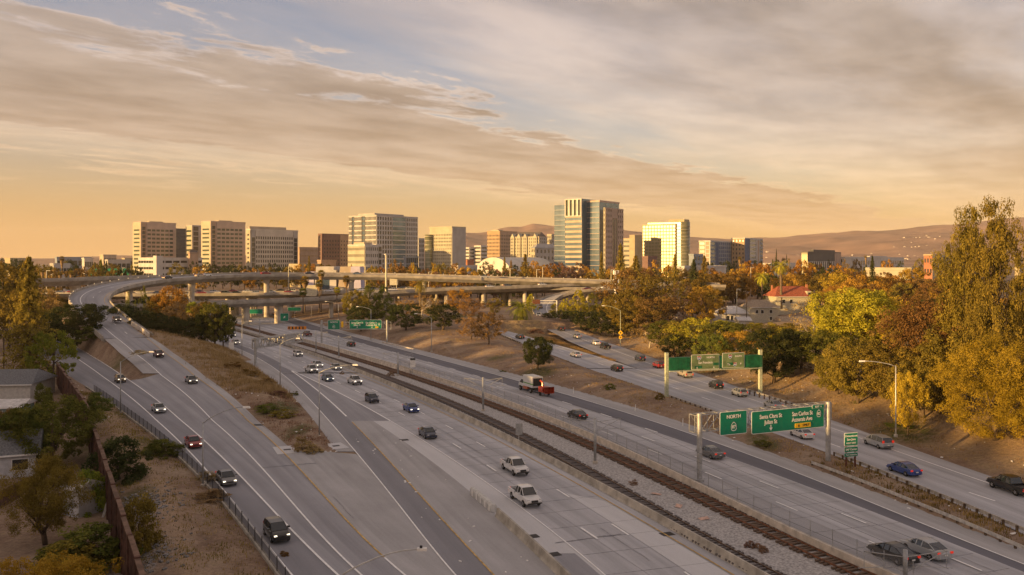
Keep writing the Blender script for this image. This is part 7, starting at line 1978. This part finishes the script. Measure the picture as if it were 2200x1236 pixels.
def build_fences():
    # two-rail wooden fence on the bank
    raw = [(1262,704),(1330,712),(1394,725),(1436,733),(1530,755),(1640,777),(1739,800),(1808,813),(1868,827),(1940,843),(2009,859)]
    pts = []
    for px, py in raw:
        z = 3.6
        for _ in range(4):
            x, D, _z = P(px, py-4, z); z = float(ground_z(x, D, False))
        pts.append((x, D, z))
    q = path_spline(pts, 2.4, 2); t = empty('wooden_fence'); tag(t, 'pale two-rail wooden fence along the top of the bank', 'fence')
    for i in range(len(q)):
        MB().box(-.09, .09, -.09, .09, -.3, 1.25).obj('post', M['fence_wood'], t, loc=tuple(q[i]))
        if i+1 < len(q):
            for h in (.45, .95): MB().bar(q[i]+[0,0,h], q[i+1]+[0,0,h], .06, .16).obj('rail', M['fence_wood'], t)
    # brown sound wall with capped panels
    t = empty('sound_wall'); tag(t, 'long dark brown timber sound wall with capped panels beside the yards', 'wall')
    d = NEAR-2; k = 0
    while d < 182:
        d2 = d+5.2; a = Vector((float(wall_x(d)), d, 0)); b = Vector((float(wall_x(d2)), d2, 0))
        z = float(ground_z(a.x, a.y, False)); zt = 4.9+z*.6; ax = (b-a).normalized(); nrm = Vector((ax.y, -ax.x, 0)); off = .12*(k % 2)
        for j in range(12):
            p = a+(b-a)*(j+.5)/12
            if j < 12: MB().obox((p.x, p.y, zt/2-.2), (a-b).length/24-.02 and ((a-b).length/24-.015, .05+.02*(j % 3), zt/2+.2) or 0, (ax, nrm, Vector((0,0,1)))).obj('board', M['sound_wall'], t)
        m = (a+b)/2; MB().obox((m.x+nrm.x*off*.3, m.y+nrm.y*off*.3, zt+.06+off*.4), ((b-a).length/2+.12, .2, .06), (ax, nrm, Vector((0,0,1)))).obj('cap', M['sound_cap'], t)
        MB().box(-.2, .2, -.2, .2, -.5, zt+.22).obj('post', M['sound_wall'], t, loc=(a.x, a.y, 0), rz=math.atan2(ax.y, ax.x))
        d = d2; k += 1
    # yard fence
    t = empty('yard_fence'); tag(t, 'brown board yard fence below the grey-roofed house', 'fence'); A = Vector((*P(-20, 1105)[:2], 0)); B = Vector((*P(52, 1064)[:2], 0)); n = 26
    ax = (B-A).normalized(); nr = Vector((ax.y, -ax.x, 0))
    for j in range(n): 
        p = A+(B-A)*(j+.5)/n; MB().obox((p.x, p.y, .95), ((B-A).length/n*.46, .02, .95), (ax, nr, Vector((0,0,1)))).obj('board', M['board_brown'], t)
def house_box(label, loc, rz, w, d, h, rh, wall, roof, hip=.18, axis='x', name='house', eave=.5, windows=()):
    t = empty(name, loc, rz); tag(t, label, 'house')
    MB().box(-w/2, w/2, -d/2, d/2, -.8, h).obj('wall', M[wall], t)
    x0, x1, y0, y1 = -w/2-eave, w/2+eave, -d/2-eave, d/2+eave; mb = MB()
    if axis == 'x': v = [(x0,y0,h),(x1,y0,h),(x1,y1,h),(x0,y1,h),(x0+w*hip,0,h+rh),(x1-w*hip,0,h+rh)]; f = [(0,1,5,4),(2,3,4,5),(1,2,5),(3,0,4),(0,3,2,1)]
    else: v = [(x0,y0,h),(x1,y0,h),(x1,y1,h),(x0,y1,h),(0,y0+d*hip,h+rh),(0,y1-d*hip,h+rh)]; f = [(0,1,4),(1,2,5,4),(2,3,5),(3,0,4,5),(0,3,2,1)]
    mb.add(v, f); r_ = mb.obj('roof', M[roof], t)
    MB().box(x0, x1, y0-.06, y0+.06, h-.22, h-.02).obj('eave_board', M['white'], t)
    for (x, z, ww, hh) in windows:
        o = MB().box(x-ww/2-.1, x+ww/2+.1, -d/2-.06, -d/2+.02, z-.1, z+hh+.1).obj('window', M['white'], t); MB().box(x-ww/2, x+ww/2, -d/2-.08, -d/2-.05, z, z+hh).obj('pane', M['car_glass'], o)
    return t, r_
def build_houses():
    # left yards
    x, D, _ = P(2, 1032); t, r_ = house_box('grey-roofed house with a white-framed window and pale siding', (x-2.6, D+3.4, 0), .42, 9.4, 7.5, 3.0, 2.3, 'siding', 'shingle', hip=.0, axis='x', windows=((3.0, 1.0, 1.7, 1.3),)); MB().lathe([(.14, 0), (.14, .8), (.2, .82), (.2, 1.0)], 8, (2.4, 1.0, 4.0)).obj('vent_pipe', M['white'], r_)
    for k in range(8): MB().box(-4.72, 4.72, -3.80, -3.76, .2+k*.34, .23+k*.34).obj('siding_board', M['siding'], t)
    x, D, _ = P(25, 862); t, r_ = house_box('white house with a dark low roof and skylight by the sound wall', (x-3, D+4, 0), .1, 13, 11, 3.4, 2.2, 'stucco', 'shingle', hip=.1, windows=((-3, 1.2, 1.4, 1.2),)); MB().box(2.2, 3.4, -3.0, -2.0, 4.1, 4.5).obj('skylight', M['car_glass'], r_); MB().lathe([(.12, 0), (.12, .7)], 8, (-1, 0, 4.6)).obj('vent_pipe', M['white'], r_)
    x, D, _ = P(30, 900); t, r_ = house_box('teal-walled lean-to with a pale corrugated roof', (x-2, D-1, 0), .15, 9, 6, 2.6, .9, 'w_teal', 'roof_white', hip=0.0, windows=((1.2, 1.2, 1.1, .7),))
    for k in range(12): MB().box(-4.9+k*.82, -4.85+k*.82, -3.4, -.1, 2.75, 2.80).obj('roof_rib', M['roof_white'], r_)
    x, D, _ = P(186, 1108); t, r_ = house_box('small white garden shed against the sound wall', (x-.9, D+1.2, 0), -.5, 2.6, 3.0, 3.0, .7, 'siding', 'roof_white', hip=0.0, name='garden_shed', eave=.2)
    o = MB().box(-.12, .12, -.03, .03, 0, 2.0).obj('leaning_plank', M['white'], None, loc=P(221, 1112)[:2]+(0,)); o.rotation_euler = (.15, .25, .5); tag(o, 'pale plank leaning on the sound wall beside the shed', 'plank')
    # right-hand street of houses
    def at(px, py, z=5.2): x, D, _ = P(px, py, z); return (x, D+4, float(ground_z(x, D+4, False)))
    t, r_ = house_box('small white house with a hipped pale roof and white windows', at(1577, 668), .15, 13, 11, 3.8, 2.9, 'stucco', 'roof_white', hip=.38, windows=((-4, .8, 1.2, 2.0), (-2.2, .8, 1.2, 2.0), (3.2, 1.2, 1.0, 1.2))); MB().lathe([(.15, 0), (.15, 1)], 8, (1, 0, 5.8)).obj('chimney', M['siding'], r_)
    t, r_ = house_box('beige two-storey house with a tan hipped roof', at(1636, 668), .2, 13, 10, 6.4, 3.0, 'siding_cream', 'roof_tan', hip=.3, windows=((-3.5, 3.8, 1.2, 1.4), (-1, 3.8, 1.2, 1.4), (3, 3.8, 1.2, 1.4), (3, .8, 1.2, 1.4)))
    p = at(1714, 662); t, r_ = house_box('large cream house under a broad red hipped roof with dormer', (p[0], p[1]+6, p[2]), .08, 19, 13, 7.6, 4.6, 'siding_cream', 'roof_red', hip=.24, eave=1.1, windows=((-6, 4.6, 1.3, 1.6), (-2.5, 4.6, 1.3, 1.6), (6.5, 4.6, 1.2, 1.6), (6.5, 1, 1.2, 1.6)))
    MB().box(5.2, 7.4, -6.2, -3.2, 7.8, 10.0).obj('dormer', M['siding_cream'], r_); MB().box(5.7, 6.9, -6.26, -6.2, 8.3, 9.4).obj('dormer_window', M['car_glass'], r_); MB().box(7.0, 7.8, -1, -.2, 9, 13).obj('chimney', M['redbrick'], r_); MB().box(-8.4, -7.7, 2, 2.7, 9, 12.6).obj('chimney', M['redbrick'], r_)
    t, r_ = house_box('low beige garage with a brown gable roof before the red-roofed house', at(1708, 684), .2, 11, 8, 2.8, 2.2, 'siding_cream', 'roof_tan', hip=0.0)
    t, r_ = house_box('tiny garage with a pale roof between the white and beige houses', at(1601, 676), .1, 5, 5, 2.4, 1.3, 'stucco', 'roof_white', hip=0.0, name='garage')
    t, r_ = house_box('white house roof glimpsed between the lime tree and the rusty trees', at(1965, 690, 5.5), .3, 10, 9, 3.4, 2.0, 'stucco', 'roof_white', hip=.1)
    # side street
    a = [P(1500, 679, 5.3), P(1600, 681, 5.3), P(1720, 684, 5.3)]; q = path_spline([(x, y, float(ground_z(x, y, False))+.12) for x, y, z in a], 3, 2); mb = MB(); sweep(mb, q, [(-3.5, 0), (3.5, 0)], closed=False); o = mb.obj('side_street', M['asphalt']); tag(o, kind='structure')
    # far freeway beyond the viaduct
    q = np.array([(XD(px, D), D, 7.1) for px, D in ((120, 455), (150, 560), (190, 700), (215, 900))]); mb = MB(); sweep(mb, path_spline(q, 10, 2), [(-24, 0), (24, 0)], closed=False); o = mb.obj('far_freeway', M['concrete_road']); tag(o, kind='structure')
    mb = MB(); sweep(mb, path_spline(q, 10, 2), [(-30, -6), (-24.2, -.02), (24.2, -.02), (30, -6)], closed=False); o = mb.obj('far_embankment', M['soil2']); tag(o, kind='structure')
    for lat, lb in ((12, 'long pale wall along the distant freeway, outer one'), (-3, 'long pale wall along the distant freeway, middle one')):
        mb = MB(); sweep(mb, path_spline(q, 10, 2), [(lat-.3, 0), (lat+.3, 0), (lat+.3, 1.6), (lat-.3, 1.6)]); o = mb.obj('freeway_wall', M['barrier_new']); tag(o, lb, 'wall')
M['redbrick'] = M['w_redbrick']
build_signs()
build_lamps()
build_fences()
build_houses()
# ---------------------------------------------------------------- grass, weeds, litter
def tufts(name, label, cat, pts, h, colour, blades=14, spread=.35, seed=1):
    r = np.random.default_rng(seed); n = len(pts)*blades
    base = np.repeat(np.asarray(pts, float), blades, 0); base[:, :2] += r.normal(size=(n, 2))*spread
    a = r.uniform(0, 6.28, n); lean = r.uniform(.1, .55, n); hh = h*r.uniform(.5, 1.3, n)
    w = .035+.02*r.uniform(size=n)
    dx, dy = np.cos(a), np.sin(a)
    tip = base+np.stack([dx*lean*hh, dy*lean*hh, hh], 1); s = np.stack([-dy*w, dx*w, 0*w], 1)
    v = np.stack([base-s, base+s, tip], 1).reshape(-1, 3)
    me = bpy.data.meshes.new(name); me.vertices.add(3*n); me.vertices.foreach_set('co', v.ravel().astype(np.float32)); me.loops.add(3*n); me.loops.foreach_set('vertex_index', np.arange(3*n, dtype=np.int32)); me.polygons.add(n); me.polygons.foreach_set('loop_start', np.arange(0, 3*n, 3, dtype=np.int32)); me.update(calc_edges=True)
    cv = np.repeat(r.uniform(0, 1, len(pts)), blades)*.6+r.uniform(0, .4, n)
    at = me.attributes.new('leafvar', 'FLOAT', 'POINT'); at.data.foreach_set('value', np.repeat(cv, 3).astype(np.float32))
    me.materials.append(LEAF[colour]); o = mesh_obj(name, me); tag(o, label, cat, kind='stuff'); return o
def scatter(n, d0, d1, fa, fb, seed, dens=None):
    r = np.random.default_rng(seed); D = r.uniform(d0, d1, n); a, b = fa(D), fb(D); t = r.uniform(0, 1, n)
    X = a+(b-a)*t
    if dens is not None:
        k = r.uniform(0, 1, n) < dens(X, D, t); X, D = X[k], D[k]
    return np.stack([X, D, ground_z(X, D)-.03], 1)
def build_grass():
    l6 = lambda D: LN['l6'].x(D)+.6; isl = lambda D: np.where(D < 247, LN['isl'].x(np.clip(D, 119, 247)), LN['m1'].x(D)-2.5)-.4
    clump = lambda s, k: (lambda X, Y, t: (vnoise(X, Y, s, k)+.5)**1.5)
    tufts('dry_grass', 'tall golden dry grass covering the upper part of the dirt island', 'grass', scatter(5200, 165, 262, l6, isl, 1, lambda X, Y, t: (.25+.75*t)*(vnoise(X, Y, 5, 31)+.55)), .75, 'straw', 12, .4, 1)
    tufts('weeds', 'thin dry weeds on the lower dirt island', 'weeds', scatter(900, 122, 172, l6, isl, 2, clump(4, 33)), .35, 'pinky', 9, .3, 2)
    tufts('dry_grass', 'patchy dry grass on the verge beside the dark ramp fence', 'grass', scatter(2600, NEAR, 170, lambda D: wall_x(D)+.6, lambda D: LN['fence'].x(D)-.5, 3, clump(3.5, 35)), .24, 'straw', 10, .3, 3)
    tufts('weeds', 'green and olive weeds on the verge along the sound wall', 'weeds', scatter(1500, NEAR, 170, lambda D: wall_x(D)+.6, lambda D: LN['fence'].x(D)-.5, 4, clump(6, 37)), .28, 'olive', 12, .5, 4)
    tufts('dry_grass', 'short dry grass on the mound between the far lanes and the right ramp', 'grass', scatter(3800, 85, 300, lambda D: LN['ne'].x(D)+.6, lambda D: LN['rl'].x(D)-.6, 5, clump(5, 39)), .28, 'tan', 8, .35, 5)
    tufts('dry_grass', 'dry grass on the sunlit bank below the wooden fence', 'grass', scatter(7000, 100, 300, lambda D: LN['re'].x(D)+1.2, lambda D: LN['re'].x(D)+20, 6, clump(6, 41)), .32, 'tan', 8, .4, 6)
    tufts('weeds', 'green weeds on the bank behind the minivan and below the pine', 'weeds', scatter(1200, 95, 240, lambda D: LN['re'].x(D)+1.2, lambda D: LN['re'].x(D)+16, 7, lambda X, Y, t: vnoise(X, Y, 9, 43) > .22), .3, 'green', 12, .4, 7)
    tufts('dry_brush', 'pinkish dry brush between the right ramp and the connector', 'brush', scatter(900, 228, 300, lambda D: LN['rw1'].x(D)+1.6, lambda D: LN['ri'].x(D)-.8, 8, lambda X, Y, t: X*0+1), .7, 'tan', 16, .5, 8)
    # weeds growing in the paving and along the guard rails
    tufts('weeds', 'dry weeds growing between the two guard rails', 'weeds', scatter(170, 76, 116, lambda D: LN['ne'].x(D)+.5, lambda D: LN['rl'].x(D)-.3, 9), .4, 'olive', 10, .25, 9)
    # ---- shrubs on the dirt
    for px, py, h, w, c, lb in ((650, 966, 1.9, 2.9, 'straw', 'round golden bush at the tip of the dirt island'), (672, 974, 1.2, 2.4, 'straw', 'smaller golden bush beside the round one'), (575, 882, 1.1, 4.5, 'green', 'low green shrub patch on the dirt island'), (610, 894, 1.1, 4.2, 'olive', 'olive scrub beside the low green shrub patch'),
                              (596, 850, .9, 4, 'pinky', 'dry scrub at the island edge by the street lamp'), (632, 850, .9, 2, 'green', 'small green weed clump at the island edge'), (1312, 835, 1.2, 2.4, 'green', 'small green shrub beside the faded gantry post'), (1418, 858, 1.1, 1.8, 'olive', 'olive shrub at the faded gantry foot'),
                              (610, 1196, .5, 1, 'rust', 'dry weed beside the ramp fence'), (332, 975, 1.6, 3.4, 'green', 'leafy green weed bush at the ramp kerb'), (445, 1032, 1.0, 3, 'straw', 'golden weed bush at the lamp foot'), (452, 1075, 1.1, 4, 'straw', 'golden weed bush along the ramp kerb'),
                              (1612, 1176, .6, 1.1, 'pinky', 'purple-brown tumbleweed on the ballast, first of three'), (1628, 1180, .55, 1.0, 'pinky', 'purple-brown tumbleweed on the ballast, middle of three'), (1640, 1187, .6, 1.0, 'pinky', 'purple-brown tumbleweed on the ballast, last of three'), (1360, 1042, .7, 1.2, 'pinky', 'lone dark tumbleweed on the ballast'),
                              (735, 805, .8, 1.2, 'tan', 'dry weed beside a catenary pole'), (840, 808, 1, 2, 'tan', 'tan weed at the catenary pole foot'), (500, 790, 1.4, 4.5, 'rust', 'dark brushy hedge along the freeway edge before the truss gantry'), (535, 806, 1.4, 4.5, 'rust', 'dark brush at the foot of the truss gantry'), (572, 826, 1.3, 4.5, 'tan', 'dry brush along the freeway edge past the truss gantry'),
                              (160, 738, 1.3, 5, 'straw', 'dry brush beside the leaning barrier end'), (225, 752, 1.2, 6, 'straw', 'golden brush on the ramp gore'), (235, 742, 1.0, 5, 'tan', 'tan brush on the ramp gore'), (1185, 737, 1.5, 5, 'tan', 'rounded tan brush at the ramp split'), (1150, 717, 1.5, 5, 'pinky', 'pinkish brush below the date palm'),
                              (1935, 915, .5, 4, 'green', 'green ground patch on the bank below the pine'), (1640, 954, .45, 2.6, 'green', 'green patch on the narrow dirt strip'), (1080, 800, .5, 2, 'green', 'small green patch on the mound'), (300, 760, .8, 4, 'straw', 'dry tuft at the ramp edge')):
        x, D, _ = P(px, py, 0.0)
        for _k in range(3):
            z = float(ground_z(x, D)); x, D, _ = P(px, py, z)
        plant('bush', x, D, h, w, c, lb, z=z, cat='shrub', lod='mid' if D > 90 else 'hi', sink=.15)
    # ---- litter
    r = np.random.default_rng(12); mb = MB()
    for k in range(260):
        q = r.integers(0, 4); D = r.uniform(62, 210)
        if q == 0: x = LN['l6'].x(max(D, 121)) + r.uniform(0, 1)*(LN['isl'].x(np.clip(D, 121, 245))-LN['l6'].x(max(D, 121))); D = max(D, 121)
        elif q == 1: x = LN['ne'].x(D)+r.uniform(-1, 6)
        elif q == 2: x = LN['re'].x(D)+r.uniform(.5, 9)
        else: x = LN['m2'].x(D)+r.uniform(-2, 5) if D < 140 else LN['fence'].x(D)-r.uniform(1, 6)
        z = float(ground_z(x, D)); s = r.uniform(.05, .17); a = r.uniform(0, 3)
        mb.obox((float(x), D, z+.12), (s, s*r.uniform(.4, 1), .03), (Vector((math.cos(a), math.sin(a), .1)), Vector((-math.sin(a), math.cos(a), 0)), Vector((0, 0, 1))))
    o = mb.obj('litter', M['white']); tag(o, 'scattered bits of white litter on dirt and shoulders', 'litter', kind='stuff')
    for px, py in ((1410, 1064), (1458, 1090), (1512, 1117)):
        x, D, _ = P(px, py); o = MB().add([(-.6,-.3,0),(.5,-.4,.05),(.65,.3,.12),(-.5,.35,.04),(0,0,.16)], [(0,1,4),(1,2,4),(2,3,4),(3,0,4)]).obj('cardboard_scrap', M['scrap'], None, loc=(x, D, Z0+.02), rz=px*.1)
        tag(o, 'crumpled pinkish cardboard scrap lying on the ballast', 'scrap', 'cardboard scraps on the ballast')
    # stones on the verge
    st = MB(); r2 = np.random.default_rng(8)
    for k in range(420):
        cx, cy = ((305, 1110), (322, 1205), (300, 1085))[k % 3]; x, D, _ = P(cx, cy); x += r2.normal()*1.9; D += r2.normal()*2.6
        if x < float(wall_x(D))+.4: continue
        z = float(ground_z(x, D)); s = r2.uniform(.05, .2); a = r2.uniform(0, 3)
        st.obox((x, D, z+s*.2), (s, s*.7, s*.45), (Vector((math.cos(a), math.sin(a), .2)).normalized(), Vector((-math.sin(a), math.cos(a), 0)), Vector((-.2*math.cos(a), -.2*math.sin(a), 1)).normalized()))
    o = st.obj('rubble', M['rubble']); tag(o, 'grey rubble scattered along the road side of the sound wall', 'rubble', kind='stuff')
M['rubble'] = mat('rubble', (.25, .24, .235), .95, var=.3)
M['scrap'] = mat('scrap', (.62, .42, .34), .9)
build_grass()
# ---------------------------------------------------------------- evening air
def build_haze():
    mb = MB().box(-15000, 15000, -6500, 13500, -8, 520)
    m = bpy.data.materials.new('haze'); m.use_nodes = True; nt = m.node_tree; nt.nodes.clear()
    pv = nt.nodes.new('ShaderNodeVolumePrincipled'); out = nt.nodes.new('ShaderNodeOutputMaterial')
    pv.inputs['Color'].default_value = (.95, .87, .82, 1); pv.inputs['Density'].default_value = HAZE; pv.inputs['Anisotropy'].default_value = 0.0
    nt.links.new(pv.outputs[0], out.inputs['Volume'])
    o = mb.obj('haze', m); tag(o, kind='stuff')
HAZE = 0.000045
build_haze()
